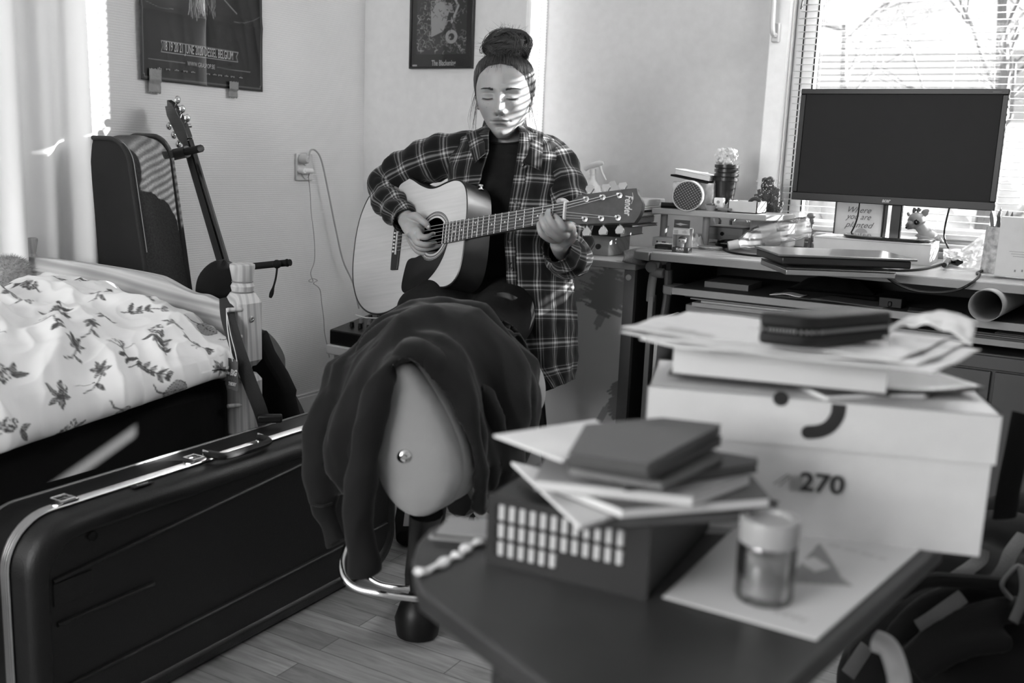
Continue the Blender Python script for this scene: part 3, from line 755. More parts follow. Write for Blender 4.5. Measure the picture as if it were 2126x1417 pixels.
for k, (x, y) in enumerate(pl):
    t = k % 6; a = rr.uniform(0, 6.28)
    if t == 0: leafp(x-24, y, a*.3, 64, 46, .85, True, .4); RD.line([(x-24, y), (x-34, y-14), (x-50, y-20)], 1.3, .85)
    elif t == 1: sprig(x-25, y-15, a, 5, 17)
    elif t == 2: flower(x, y, 24, 5); sprig(x+18, y+8, a, 2, 14)
    elif t == 3: cone(x-20, y, a, 48); leafp(x, y, a+2.2, 34, 13, .8, False, .6); leafp(x, y, a+3.2, 30, 11, .8, False, .5)
    elif t == 4:
        for j in range(12): aa = a+rr.gauss(0, .7); RD.line([(x, y), (x+20*math.cos(aa), y+20*math.sin(aa)), (x+34*math.cos(aa+.2), y+34*math.sin(aa+.2))], .8, .75)
        sprig(x, y, a+3.1, 2, 14)
    else: flower(x-8, y, 17, 6); RD.line([(x, y), (x+30, y-30), (x+34, y-52)], 1.1, .8); leafp(x+20, y-20, .3, 22, 9, .8, False, .5)
duv = [(-2.52, .60), (-2.3, .63), (-2.1, .655), (-1.9, .665), (-1.78, .655), (-1.69, .62), (-1.625, .565), (-1.598, .51), (-1.600, .475), (-1.625, .462), (-1.67, .475)]
dc = np.array([(p[0], p[1]) for p in catmull([(a, b, 0) for a, b in duv], 14)])
dl = np.concatenate([[0], np.cumsum(np.linalg.norm(np.diff(dc, axis=0), axis=1))]); DLEN = dl[-1]
Y0, Y1 = .66, 1.655
def duvet(u, v):
    s = u*DLEN; x = np.interp(s, dl, dc[:, 0]); z = np.interp(s, dl, dc[:, 1]); y = Y0+v*(Y1-Y0)
    # the end by the footboard bulges up, then rolls under
    e = max(0, (y-1.25)/.4); z += .035*math.exp(-((y-1.52)/.16)**2)*math.exp(-((x+2.15)/.35)**2)
    z += .03*max(0, y-1.35)/.3*(1 if u > .75 else 0)*0
    edge = np.clip((y-1.40)/.255, 0, 1); rnd = 1-math.sqrt(max(0, 1-edge**2.2)); z -= rnd*.10*(1 if z > .5 else .4); x -= rnd*.10*np.clip((s-.75)/.3, 0, 1)
    low = np.clip((.62-z)/.1, 0, 1) if s > .8 else 0
    z += .028*low*np.clip((y-1.0)/.55, 0, 1)*1.6
    # folds
    k = np.clip(s/.5, .3, 1)
    f = .027*mnoise.noise(Vector((x*3.2+1, y*2.4, 4)))+.015*(1-abs(mnoise.noise(Vector((x*7+y*4, y*5-x*3, 1))))*2.6)+.008*(1-abs(mnoise.noise(Vector((x*16+y*9, y*13-x*4, 8))))*2.6)+.003*mnoise.noise(Vector((x*42, y*34, 2)))
    # two long creases running to the open edge, as in a pushed-back quilt
    def crease(x0, y0, x1, y1, w_, a_):
        dx, dy = x1-x0, y1-y0; L2 = dx*dx+dy*dy; t = np.clip(((x-x0)*dx+(y-y0)*dy)/L2, 0, 1); d = math.hypot(x-x0-dx*t, y-y0-dy*t)
        return a_*math.exp(-(d/w_)**2)*math.sin(math.pi*(.15+.7*t))
    f += crease(-1.98, 1.22, -1.60, 1.02, .035, .040)+crease(-2.35, 1.05, -1.95, 1.30, .03, .045)-crease(-2.30, 1.30, -1.92, 1.16, .04, .05)+crease(-1.80, 1.28, -1.61, 1.15, .022, .020)-crease(-1.86, 1.14, -1.62, 1.05, .03, .03)+crease(-1.9, .95, -1.6, .85, .04, .03)
    if z > .56: return (x+f*.3*k, y, z+f*k)
    return (x+f*1.0, y, z+f*.35)
dv = MB().grid(duvet, 430, 330).build('duvet', inkmat('duvet_cotton', .70, .055, .85, 0, .08), None, smooth=180)
tag(dv, 'white duvet printed with grey leaves and flowers, rumpled over the bed', 'duvet')
us = np.repeat(np.linspace(0, 1, 431), 331); vs_ = np.tile(np.linspace(0, 1, 331), 431)
set_ink(dv, np.clip(RD.sample(us*DLEN/1.3, vs_*(Y1-Y0)/1.0)*1.45, 0, 1))

# fluffy ball toy -------------------------------------------------
fbp = PC(20, 578, 2.32); mb = MB().ball(fbp, .052, 24, 16); rr = random.Random(3)
for k in range(5200):
    d = unit([rr.gauss(0, 1), rr.gauss(0, 1), rr.gauss(0, 1)]); b = fbp+d*.048; t = unit(np.cross(d, [.3, .2, 1])); t = t*math.cos(k)+np.cross(d, t)*math.sin(k)
    e = b+d*rr.uniform(.010, .019)+np.array([rr.gauss(0, .004), rr.gauss(0, .004), -.004]); mb.add([b-t*.0007, b+t*.0007, e], [(0, 1, 2)])
o = mb.build('plush_toy', mat('grey_plush', .30, .9, noise=.35, nscale=60), None, smooth=180); tag(o, 'fluffy grey plush ball sitting on the bed at the left edge', 'toy')

# ============================================================ shoulder bag and swing tag on the bed post
bgx = thing('shoulder_bag', 'black shoulder bag hanging behind the bed post by a wide strap', 'bag', (-1.72, 1.86, .3))
bp = [PC(*q) for q in ((545, 690, 2.50), (562, 735, 2.50), (590, 780, 2.52), (608, 818, 2.53), (606, 832, 2.53), (615, 868, 2.54), (622, 905, 2.54), (470, 960, 2.56), (445, 850, 2.60), (452, 760, 2.60), (475, 705, 2.56))]
cen = sum(bp)/len(bp); mb = MB(); vs = []; fs = []; m = len(bp); back = _M @ np.array([0, 0, -1.]); back[2] = 0; back = unit(back)
for off, sc in ((-.03, .55), (-.022, .85), (0, 1.), (.045, 1.), (.07, .85), (.08, .5)):
    for p in bp: vs.append(cen+(p-cen)*sc+back*off)
for r_ in range(5):
    for k in range(m): fs.append((r_*m+k, r_*m+(k+1) % m, (r_+1)*m+(k+1) % m, (r_+1)*m+k))
fs += [tuple(range(m))[::-1], tuple(5*m+k for k in range(m))]
mb.add(vs, fs).build('bag_body', M_fabric, bgx, smooth=50, bevel=.006)
def ribbon(pts, w_, side_, th=.003, n=6):
    P = catmull(pts, n); mb = MB(); mb.tube(P, 1, 8, flat=(w_/2, th/2), up=side_); return mb
cr = _M @ np.array([1., 0, 0])
stp = [PC(470, 618, 2.30), PC(474, 660, 2.265), PC(492, 720, 2.25), PC(517, 790, 2.25), PC(540, 850, 2.26), PC(555, 900, 2.30)]
ribbon(stp, .033, cr, .004).build('strap', mat('black_webbing', .015, .8, bump=.5, bscale=500), bgx)
MB().box(PC(560, 868, 2.24), (.055, .02, .018), R=RZ(.7)).build('strap_buckle', M_black, bgx, bevel=.004)
ribbon([PC(455, 690, 2.46), PC(452, 730, 2.45), PC(447, 762, 2.44), PC(455, 800, 2.44), PC(458, 880, 2.44), PC(452, 920, 2.44)], .02, cr, .004).build('hanging_strap', mat('black_webbing', .015, .8, bump=.5, bscale=500), bgx)
MB().box(PC(450, 757, 2.425), (.042, .012, .026), R=RZ(.5)).build('slider', M_black, bgx, bevel=.004)
# cap / pouch on the footboard behind the post
pc = PC(455, 592, 2.46); mb = MB()
def capf(u, v):
    a = u*2*math.pi; ph = v*math.pi; r = 1+.10*nz(math.cos(a)*1.5, math.sin(a)*1.5, v*3)
    return pc+(cr*.058*math.sin(ph)*math.cos(a)*r+back*.035*math.sin(ph)*math.sin(a)+np.array([0, 0, 1.])*(.062*math.cos(ph)*r)+cr*.012*math.cos(ph))
mb.grid(capf, 28, 18).build('fabric_pouch', M_fabric, None, smooth=180)
tag(bpy.data.objects['fabric_pouch'], 'limp black fabric pouch hooked over the footboard left of the post', 'pouch')
tg = thing('swing_tag', 'small black card tag with white lettering hanging on white string at the bed post', 'tag', PC(480, 775, 2.22))
dv_ = unit(PC(494, 745, 2.22)-PC(469, 740, 2.22)); dn = unit(PC(470, 800, 2.22)-PC(470, 740, 2.22))
tb = [PC(470, 741, 2.225), PC(494, 748, 2.225), PC(494, 812, 2.225), PC(470, 805, 2.225)]
mb = MB(); mb.add(tb+[p+back*.0012 for p in tb], [(0, 3, 2, 1), (4, 5, 6, 7), (0, 1, 5, 4), (1, 2, 6, 5), (2, 3, 7, 6), (3, 0, 4, 7)]); mb.build('card', mat('tag_black', .012, .4), tg)
M_tagw = mat('tag_white', .7, .5); M_tagg = mat('tag_grey', .06, .5)
tt = dict(ex=dv_, ey=-dn, depth=.0)
text_mesh('lettering', 'the', .011, M_tagw, tg, PC(473.5, 773, 2.2235), **tt, width=.0075, bold=.0004)
text_mesh('lettering', 'BiG', .018, M_tagw, tg, PC(485, 774, 2.2235), **tt, width=.014, bold=.0009)
text_mesh('lettering', 'BANG', .012, M_tagg, tg, PC(482, 786, 2.2235), **tt, width=.020, bold=.0006)
text_mesh('lettering', 'THEORY', .010, M_tagw, tg, PC(482, 797, 2.2235), **tt, width=.018, bold=.0005)
mb = MB().tube(catmull([PC(470, 640, 2.27), PC(472, 680, 2.24), PC(478, 720, 2.225), PC(483, 750, 2.222)], 4), .0011, 5).tube(catmull([PC(471, 650, 2.27), PC(478, 690, 2.24), PC(488, 730, 2.225), PC(492, 750, 2.222)], 4), .0009, 5)
mb.build('string', mat('string_white', .65, .8), tg)

# ============================================================ hard case on the floor along the bed
CX0, CX1, CXV = -1.556, -1.394, -1.455; CY0, CY1, CZ = .925, 1.93, .402
hc = thing('instrument_case', 'long black hard instrument case standing on edge along the bed', 'case', ((CX0+CX1)/2, (CY0+CY1)/2, 0))
M_case = mat('case_leatherette', .007, .36, spec=.35, bump=.5, bscale=520, bdist=.0015)
def rrect(y0, y1, z0, z1, r, n=8):
    o = []
    for cy, cz, a0 in ((y1-r, z1-r, 0), (y0+r, z1-r, 90), (y0+r, z0+r, 180), (y1-r, z0+r, 270)):
        for k in range(n+1): a = math.radians(a0+90*k/n); o.append((cy+r*math.cos(a), cz+r*math.sin(a)))
    return o
def shell(sections, r):
    mb = MB(); ring = []; n = None; vs = []; fs = []
    for x, ins in sections:
        pl_ = rrect(CY0+ins, CY1-ins, 0+ins, CZ-ins, r-ins*.5); n = len(pl_); vs += [(x, a, b) for a, b in pl_]
    for i in range(len(sections)-1):
        for k in range(n): fs.append((i*n+k, i*n+(k+1) % n, (i+1)*n+(k+1) % n, (i+1)*n+k))
    fs.append(tuple(range(n))); fs.append(tuple((len(sections)-1)*n+k for k in range(n))[::-1])
    return mb.add(vs, fs)
shell([(CXV-.006, 0.002), (CX1-.022, .004), (CX1-.010, .008), (CX1-.003, .018), (CX1, .030), (CX1, .034), (CX1-.006, .040)], .085).build('lid', M_case, hc, smooth=45)
shell([(CX0+.0, .03), (CX0+.004, .015), (CX0+.012, .006), (CXV-.006, .002)], .085).build('base_shell', M_case, hc, smooth=45)
mb = MB(); pr = rrect(CY0-.001, CY1+.001, -.0+.001, CZ+.001, .086, 10); n = len(pr)
for k_, (xx, rr_) in enumerate(((CXV-.008, .003), (CXV-.003, .0034), (CXV+.002, .0034), (CXV+.007, .003))):
    mb.tube([(xx, a, b) for a, b in pr], rr_, 6, closed=True)
mb.build('aluminium_valance', mat('aluminium', .62, .33, metal=1), hc)
mb = MB(); pr2 = rrect(CY0+.006, CY1-.006, .006, CZ-.006, .08, 10); mb.tube([(CX0+.006, a, b) for a, b in pr2], .0028, 6, closed=True); mb.build('rear_piping', mat('dull_piping', .1, .4), hc)
for (a, b, c_, d) in ((CY0+.045, .300, CY1-.05, .372), (CY0+.05, .222, CY0+.248, .222), (CY0+.055, .105, CY1-.05, .118)):
    P = [(CX1-.0055, a+(c_-a)*t, b+(d-b)*t) for t in np.linspace(0, 1, 12)]
    MB().tube(P, .0042, 8, flat=(1., 1.5), up=(0, 0, 1)).build('moulded_rib', M_case, hc)
MB().b2((CX1-.008, CY0+.045, .255), (CX1-.0035, CY0+.12, .295)).build('recessed_panel', M_case, hc, bevel=.001)
MB().lathe([(.009, 0), (.008, .004), (.003, .006), (0, .006)], 12, R=rot('Y', math.pi/2), o=at(192, 1112, x=CX1-.004)).build('rubber_stud', M_blackm, hc)
for (px, py) in ((137, 1040), (408, 955)):
    b = at(px, py, z=CZ+.006); b[0] = CXV
    ltc = MB().prism([(-.020, -.010), (.020, -.010), (.024, 0), (.020, .012), (-.020, .012), (-.024, 0)], 0, .003, R=RZ(math.pi/2), o=(b[0], b[1], CZ+.003)).build('latch', M_chrome, hc, bevel=.001)
    MB().tube([(b[0]-.014, b[1]-.016, CZ+.012), (b[0]+.014, b[1]-.016, CZ+.012), (b[0]+.014, b[1]+.010, CZ+.012), (b[0]-.014, b[1]+.010, CZ+.012)], .002, 6, closed=True).build('latch_loop', M_chrome, ltc)
    MB().b2((b[0]-.010, b[1]-.012, CZ+.006), (b[0]+.012, b[1]+.020, CZ+.010)).build('latch_lever', M_chrome, ltc, bevel=.001)
hb = at(512, 930, z=CZ+.012); hy = hb[1]; hx_ = CXV
hn = MB()
hp_ = catmull([(hx_+.002, hy-.072, CZ+.012), (hx_+.022, hy-.070, CZ+.012), (hx_+.038, hy-.055, CZ+.010), (hx_+.040, hy, CZ+.009), (hx_+.038, hy+.055, CZ+.010), (hx_+.022, hy+.070, CZ+.012), (hx_+.002, hy+.072, CZ+.012)], 5)
hn.tube(hp_, .0095, 10, flat=(.75, 1.05), up=(0, 0, 1)).build('handle', M_black, hc)
for s in (-1, 1): MB().tube([(hx_-.004, hy+s*.076, CZ+.004), (hx_-.004, hy+s*.076, CZ+.018), (hx_+.010, hy+s*.076, CZ+.016)], .0028, 8).build('handle_bracket', M_chrome, hc)
nb = at(295, 1003, z=CZ+.002)
npl = MB().b2((nb[0]-.007, nb[1]-.022, CZ-.001), (nb[0]+.007, nb[1]+.022, CZ+.0012)).build('name_plate', M_black, hc, bevel=.001)
text_mesh('lettering', 'Fender', .011, M_silver, npl, (nb[0]+.001, nb[1], CZ+.0016), (0, 1, 0), (-1, 0, 0), depth=0, width=.026, shear=.3)
# ============================================================ painted cabinet beside the desk
DZ = .755
def fbox(px0, py0, px1, py1, y, dep, mb=None):
    """box whose front face (plane y) spans these picture points"""
    a = at(px0, py0, y=y); b = at(px1, py1, y=y); mb = mb or MB()
    return mb.b2((a[0], y, b[2]), (b[0], y+dep, a[2]))
cb = thing('cabinet', 'low cabinet with a paint-smeared pale back panel between the person and the desk', 'cabinet', (-1.45, 3.0, 0))
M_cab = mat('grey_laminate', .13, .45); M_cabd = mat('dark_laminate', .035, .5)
CBX0, CBX1, CBY = -1.79, -1.165, 2.80; CBZ = .712
MB().b2((CBX0, CBY, CBZ-.022), (CBX1, 3.20, CBZ)).b2((CBX0, 3.20, CBZ-.022), (CBX1, 3.365, CBZ)).build('top', mat('cabinet_top', .40, .4), cb, bevel=.002)
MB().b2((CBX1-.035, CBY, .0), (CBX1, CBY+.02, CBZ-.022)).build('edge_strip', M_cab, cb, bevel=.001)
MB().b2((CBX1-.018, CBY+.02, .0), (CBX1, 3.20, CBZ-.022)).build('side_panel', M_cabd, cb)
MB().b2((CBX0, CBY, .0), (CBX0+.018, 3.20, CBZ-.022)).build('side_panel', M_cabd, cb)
RP = Raster(300, 340); rr = random.Random(5)
def P2(px, py):
    a = at(px, py, y=CBY+.006); return ((a[0]-CBX0-.02)/(CBX1-.035-CBX0-.02)*300, a[2]/(CBZ-.022)*340)
def smear(px, py, w_, h_, n, v, ang=.0):
    for k in range(n):
        x, y = P2(px+rr.gauss(0, w_/2.6), py+rr.gauss(0, h_/2.6)); L = rr.uniform(5, 14)
        RP.line([(x-L, y-L*ang), (x+L, y+L*ang)], rr.uniform(1, 2.6), v)
smear(1262, 605, 44, 52, 330, .85, -.25); smear(1225, 578, 70, 18, 140, .55, .1); smear(1215, 612, 40, 12, 90, .7, .1); smear(1200, 595, 40, 30, 80, .45)
smear(1283, 830, 14, 46, 120, .8, .6); smear(1256, 645, 4, 16, 16, .6, 2); smear(1248, 868, 4, 14, 12, .6, 2); smear(1270, 575, 60, 10, 60, .5)
g = MB().grid(lambda u, v: (CBX0+.018+u*(CBX1-.035-CBX0-.018), CBY+.004, v*(CBZ-.022)), 200, 230).build('painted_panel', inkmat('smeared_panel', .55, .13, .6), cb)
set_ink(g, RP.sample(np.repeat(np.linspace(0, 1, 201), 231), np.tile(np.linspace(0, 1, 231), 201)))
b = at(1313, 565, y=CBY-.001); MB().lathe([(.0095, 0), (.009, .003), (.004, .005), (0, .0055)], 16, R=rot('X', math.pi/2), o=(CBX1-.02, CBY, CBZ-.045)).build('cap', mat('cap_grey', .42, .4), cb)

# wooden box, books and papers piled on the cabinet
wb = thing('wooden_box', 'small pale wooden box with a round knob under the book pile on the cabinet', 'box', (-1.42, 2.95, CBZ))
M_ply = wood('pale_wood', .5, .62, 'X', 14)
wbp = at(1284, 508, y=2.93)
MB().b2((-1.62, 2.93, CBZ), (-1.315, 3.10, .777)).build('box_body', M_ply, wb, bevel=.002)
kb = at(1246, 511, y=2.925); MB().lathe([(.004, 0), (.004, .008), (.009, .012), (.009, .018), (.004, .020), (0, .020)], 14, R=rot('X', math.pi/2), o=kb).build('knob', mat('dark_knob', .03, .3), wb)
RB = random.Random(8)
def book(name, label, cat, x0, x1, y0, y1, z0, z1, mc, rz=0, spine='front', group=None, cover=.0022, hard=True):
    cx, cy = (x0+x1)/2, (y0+y1)/2; t = thing(name, label, cat, (cx, cy, z0), rz, group)
    w_, d_, h_ = (x1-x0), (y1-y0), z1-z0; cv = cover
    mb = MB().b2((-w_/2, -d_/2, 0), (w_/2, d_/2, cv)).b2((-w_/2, -d_/2, h_-cv), (w_/2, d_/2, h_))
    if spine == 'front': mb.b2((-w_/2, -d_/2, cv), (w_/2, -d_/2+cv, h_-cv))
    elif spine == 'left': mb.b2((-w_/2, -d_/2, cv), (-w_/2+cv, d_/2, h_-cv))
    elif spine == 'right': mb.b2((w_/2-cv, -d_/2, cv), (w_/2, d_/2, h_-cv))
    elif spine == 'back': mb.b2((-w_/2, d_/2-cv, cv), (w_/2, d_/2, h_-cv))
    mb.build('cover', mc, t, world=False, bevel=.0006)
    i = .003
    MB().b2((-w_/2+i, -d_/2+i, cv), (w_/2-i, d_/2-i, h_-cv)).build('pages', M_pages, t, world=False)
    return t
q = N('page_block'); co = q.coord('Object', (1, 1, 1)); wv = q.n('ShaderNodeTexWave', i_Scale=260., i_Distortion=1.5); wv.bands_direction = 'Z'; q.l(co, wv.inputs[0])
q.l(q.ramp(wv.outputs['Fac'], [(0, .55), (1, .72)]), q.b.inputs['Base Color']); q.b.inputs['Roughness'].default_value = .8; M_pages = q.m
Mg = {v: mat('cover_%d' % v, lin(v), .4) for v in (25, 40, 60, 90, 120, 150, 180, 210)}
zt = .777
for k, (lab, x0, x1, y0, y1, h, v, rz, sp) in enumerate((
    ('thick black hardback lying lowest in the pile on the cabinet', -1.62, -1.275, 2.90, 3.12, .032, 25, .06, 'front'),
    ('thin dark paperback on the black hardback on the cabinet', -1.60, -1.23, 2.93, 3.12, .009, 60, -.05, 'front'),
    ('light grey softcover under the loose magazines on the cabinet', -1.60, -1.245, 2.92, 3.13, .018, 180, .03, 'right'),
    ('grey magazine in the middle of the pile on the cabinet', -1.61, -1.24, 2.93, 3.12, .008, 120, -.02, 'left'),
    ('pale magazine with curled corners high in the pile on the cabinet', -1.60, -1.222, 2.91, 3.13, .009, 210, .04, 'left'),
    ('mid grey magazine just under the top sheets on the cabinet', -1.60, -1.245, 2.93, 3.12, .008, 150, -.05, 'left'),
    ('glossy white magazine topmost of the pile on the cabinet', -1.59, -1.215, 2.92, 3.12, .008, 210, .05, 'left'))):
    book('book' if k < 3 else 'magazine', lab, 'book' if k < 3 else 'magazine', x0, x1, y0, y1, zt, zt+h, Mg[v], rz, sp, 'pile of books on the cabinet', .001 if k > 2 else .002); zt += h+.0006
# paper tray with a cut white card, and the spray bottle behind it
tr = thing('paper_tray', 'low pale tray of papers behind the guitar headstock', 'tray', (-1.44, 3.14, zt))
MB().b2((-1.60, 3.02, zt), (-1.235, 3.19, zt+.022)).build('tray_body', mat('pale_card', .6, .5), tr, bevel=.003)
c0 = at(1255, 398, y=3.08); pts = [(1246, 396), (1268, 376), (1276, 375), (1280, 384), (1285, 385), (1300, 382), (1286, 396)]
mb = MB(); P = [at(a, b, y=3.08) for a, b in pts]; n = len(P)
mb.add(P+[p+np.array([0, .001, 0]) for p in P], [tuple(range(n)), tuple(range(n, 2*n))[::-1]]+[(k, (k+1) % n, n+(k+1) % n, n+k) for k in range(n)])
o = mb.build('cut_card', mat('white_card', .85, .6)); tag(o, 'white card with a notch cut out, propped above the guitar headstock', 'card')
sb = thing('spray_bottle', 'frosted white trigger spray bottle by the wall behind the headstock', 'bottle', (-1.60, 3.26, .72))
def sp_(px, py): return at(px, py, y=3.26)
b0 = sp_(1229, 386); M_frost = mat('frosted_plastic', .62, .5)
_bz = CBZ-b0[2]+.0005
MB().lathe([(.0, _bz), (.034, _bz), (.036, _bz+.01), (.036, -.02), (.030, .0), (.016, .018), (.013, .028), (.013, .038), (0, .038)], 20, o=b0).build('bottle_body', M_frost, sb)
hb_ = b0+np.array([0, 0, .04])
mb = MB().tube(catmull([sp_(1213, 352), sp_(1222, 346), sp_(1238, 341), sp_(1252, 338)], 4), [.004]+[.009]*5+[.010]*5+[.007, .006], 10, flat=(1, .8)).tube([hb_, hb_+np.array([0, 0, .02])], .012, 12)
mb.build('spray_head', M_frost, sb)
MB().tube(catmull([sp_(1246, 345), sp_(1250, 358), sp_(1258, 374)], 4), [.006, .006, .005, .005, .004, .004, .004, .0035, .003], 8).build('trigger', M_frost, sb)
sc = thing('felt_cover', 'dark grey felt cover draped over the right corner of the cabinet', 'cover', (-1.17, 2.86, CBZ))
def felt(u, v):
    px = 1292+u*66; top = 522-8*math.sin(u*2.4); bot = 545+8*u-14*(u-.5)**2
    p = at(px, top+(bot-top)*v, y=2.80-.02+.04*u+.05*(1-v)); return p+np.array([0, .012*math.sin(v*3.1), 0])
MB().grid(felt, 18, 12).build('felt_sheet', mat('grey_felt', .14, .9, noise=.3, nscale=200, bump=.5, bscale=300), sc, smooth=180, solid=.003)

# ============================================================ computer desk
dk = thing('computer_desk', 'silver grey computer desk with pull-out shelf, papers below and a small raised shelf', 'desk', (-.4, 3.0, 0))
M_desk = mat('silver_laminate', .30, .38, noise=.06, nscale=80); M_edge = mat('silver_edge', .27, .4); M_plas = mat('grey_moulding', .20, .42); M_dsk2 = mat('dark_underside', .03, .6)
DY = 2.745; DX0, DX1 = -1.10, .62
def topslab(x0, x1, y0, y1, z0, z1, r, nm, m, par):
    pl_ = [(x1, y1), (x0, y1)]+[(x0+r-r*math.cos(a), y0+r-r*math.sin(a)) for a in np.linspace(0, math.pi/2, 8)]+[(x1, y0)]
    return MB().prism(pl_[::-1][::-1], z0, z1).build(nm, m, par, bevel=.002)
topslab(DX0, DX1, DY, 3.365, DZ-.024, DZ, .02, 'desktop', M_desk, dk)
MB().b2((DX0+.005, DY-.004, DZ-.023), (DX1, DY, DZ-.002)).build('front_edging', M_edge, dk, bevel=.001)
cm = MB(); cpts = [(DX0+.0, DY-.005), (DX0-.035, DY+.002), (DX0-.058, DY+.022), (DX0-.066, DY+.06), (DX0-.066, DY+.16), (DX0, DY+.16)]
cm.prism(cpts[::-1], DZ-.026, DZ).build('corner_moulding', M_plas, dk, bevel=.003)
# pull-out shelf
SZ = .658; SX0 = -1.025
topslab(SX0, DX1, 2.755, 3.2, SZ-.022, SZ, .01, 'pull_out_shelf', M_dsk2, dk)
MB().b2((SX0, 2.750, SZ-.021), (DX1-.0, 2.756, SZ-.001)).build('shelf_edging', M_edge, dk, bevel=.001)
MB().prism([(SX0, 2.748), (SX0-.030, 2.758), (SX0-.042, 2.785), (SX0-.042, 2.86), (SX0, 2.86)][::-1], SZ-.024, SZ).build('corner_moulding', M_plas, dk, bevel=.003)
# lower fixed shelf
LZ = .605
topslab(-1.0, DX1, 2.80, 3.25, LZ-.018, LZ, .01, 'lower_shelf', M_edge, dk)
# legs: flat tapered uprights with round joints
for lx in (-1.09, .5):
    mb = MB().tube(catmull([(lx-.02, 2.80, .60), (lx-.018, 2.80, .66), (lx-.008, 2.80, .725)], 4), [(.009, .014)]*8+[(.009, .014)], 10, up=(0, 1, 0))
    mb.b2((lx-.024, 2.79, .0), (lx-.008, 2.82, .62)); mb.build('leg', M_plas, dk, bevel=.004)
    MB().tube([(lx-.020, 2.785, .707), (lx-.020, 2.835, .707)], .018, 16).tube([(lx-.02, 2.80, .69), (lx+.018, 2.80, .69)], .015, 14).build('leg_joint', M_plas, dk, bevel=.003)
    MB().tube(catmull([(lx+.028, 2.81, .70), (lx+.030, 2.81, .64), (lx+.028, 2.81, .60), (lx+.02, 2.81, .54), (lx-.0, 2.81, .50)], 4), .017, 10, flat=(.7, 1)).build('leg_fairing', mat('fairing_grey', .09, .4), dk)
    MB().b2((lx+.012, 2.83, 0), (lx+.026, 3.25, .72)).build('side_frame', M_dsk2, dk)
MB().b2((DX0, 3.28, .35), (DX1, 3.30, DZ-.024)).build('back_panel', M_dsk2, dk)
# raised shelf on two tubes
RZs = .872
a = at(1353, 436, y=2.99); b_ = at(1576, 447, y=2.99); 
mb = MB(); mb.prism([(a[0], 2.99), (b_[0]+.02, 2.99), (b_[0]+.045, 3.03), (b_[0]+.055, 3.20), (a[0], 3.20)], RZs-.018, RZs); mb.build('raised_shelf', mat('raised_shelf_grey', .36, .4), dk, bevel=.003)
for px in (1378, 1466):
    p = at(px, 470, y=3.07); MB().tube([(p[0], 3.07, DZ), (p[0], 3.07, RZs-.018)], .0115, 16).build('shelf_post', mat('shelf_post_grey', .30, .3), dk)
# drawer unit under the desk at the right
du = thing('drawer_unit', 'dark drawer unit under the right half of the desk', 'drawers', (-.1, 3.0, 0))
MB().b2((-.46, 2.84, 0), (.45, 3.25, .56)).build('carcass', mat('charcoal_laminate', .055, .4), du, bevel=.003)
for k, (x0, x1) in enumerate(((-.45, -.165), (-.155, .14), (.15, .44))):
    MB().b2((x0, 2.825, .05), (x1, 2.84, .515)).build('door', mat('charcoal_front', .065, .4), du, bevel=.002)
MB().b2((-.46, 2.828, .52), (.45, 2.84, .555)).build('rail', mat('charcoal_front', .065, .4), du, bevel=.002)
# loose stuff on the shelves -------------------------------------------------
fl = thing('book', 'flat grey book lying at the left of the pull-out shelf', 'book', (-.78, 2.9, SZ))
fbox(1473, 578, 1577, 594, 2.80, .0, MB())
a = at(1474, 592, z=SZ); b_ = at(1577, 597, z=SZ)
MB().b2((a[0], 2.83, SZ), (b_[0], 2.97, SZ+.018)).build('cover', mat('book_grey', .12, .5), fl, bevel=.001)
def sheet(name, lab, cat, pts, z, th, m, grp=None):
    mb = MB(); P = [at(x, y, z=z) for x, y in pts]; n = len(P)
    mb.add([p for p in P]+[p+np.array([0, 0, th]) for p in P], [tuple(range(n))[::-1], tuple(range(n, 2*n))]+[(k, (k+1) % n, n+(k+1) % n, n+k) for k in range(n)])
    return tag(mb.build(name, m), lab, cat, grp)
def zsheet(name, lab, cat, x0, x1, y0, y1, z, th, m, rz=0, grp=None, curl=0):
    c = np.array([(x0+x1)/2, (y0+y1)/2, z]); w_, d_ = x1-x0, y1-y0
    mb = MB(RZ(rz), c).grid(lambda u, v: ((u-.5)*w_, (v-.5)*d_, th/2+curl*(1-math.cos(u*2*math.pi))*.5+curl*.6*u**4), 14, 6)
    return tag(mb.build(name, m, None, smooth=60, solid=th), lab, cat, grp)
zsheet('paper', 'dark printed sheets at the middle of the pull-out shelf', 'paper', -.74, -.47, 2.79, 3.0, SZ, .002, mat('dark_print', .05, .5), .08, None, .0)
zsheet('paper', 'grey leaflet overlapping the dark sheets on the pull-out shelf', 'paper', -.62, -.42, 2.765, 2.9, SZ+.0025, .001, mat('grey_leaflet', .13, .5), -.25)
zsheet('envelope', 'dark envelope at the right of the pull-out shelf, left of the paper roll', 'envelope', -.38, -.25, 2.765, 2.86, SZ, .002, mat('dark_env', .06, .5), .1)
zsheet('folded_card', 'pale folded leaflet beside the flat book on the pull-out shelf', 'leaflet', -.75, -.66, 2.80, 2.86, SZ, .0015, M_paper, -.1, None, .006)
cl = thing('cloth', 'crumpled black cloth pushed to the back of the pull-out shelf', 'cloth', (-.62, 3.05, SZ))
MB().grid(lambda u, v: (-.75+u*.24, 3.02+v*.1, SZ+.003+.045*math.sin(math.pi*u)*math.sin(math.pi*v)*(1+.6*nz(u*7, v*5, 2))), 24, 10).build('fabric', M_fabric, cl, smooth=180)
ad = thing('power_adapter', 'small black adapter box on the pull-out shelf beneath the cable loop', 'adapter', (-.40, 2.85, SZ))
MB().b2((-.455, 2.79, SZ), (-.395, 2.86, SZ+.028)).b2((-.43, 2.785, SZ+.004), (-.42, 2.79, SZ+.018)).build('adapter_body', M_black, ad, bevel=.003)
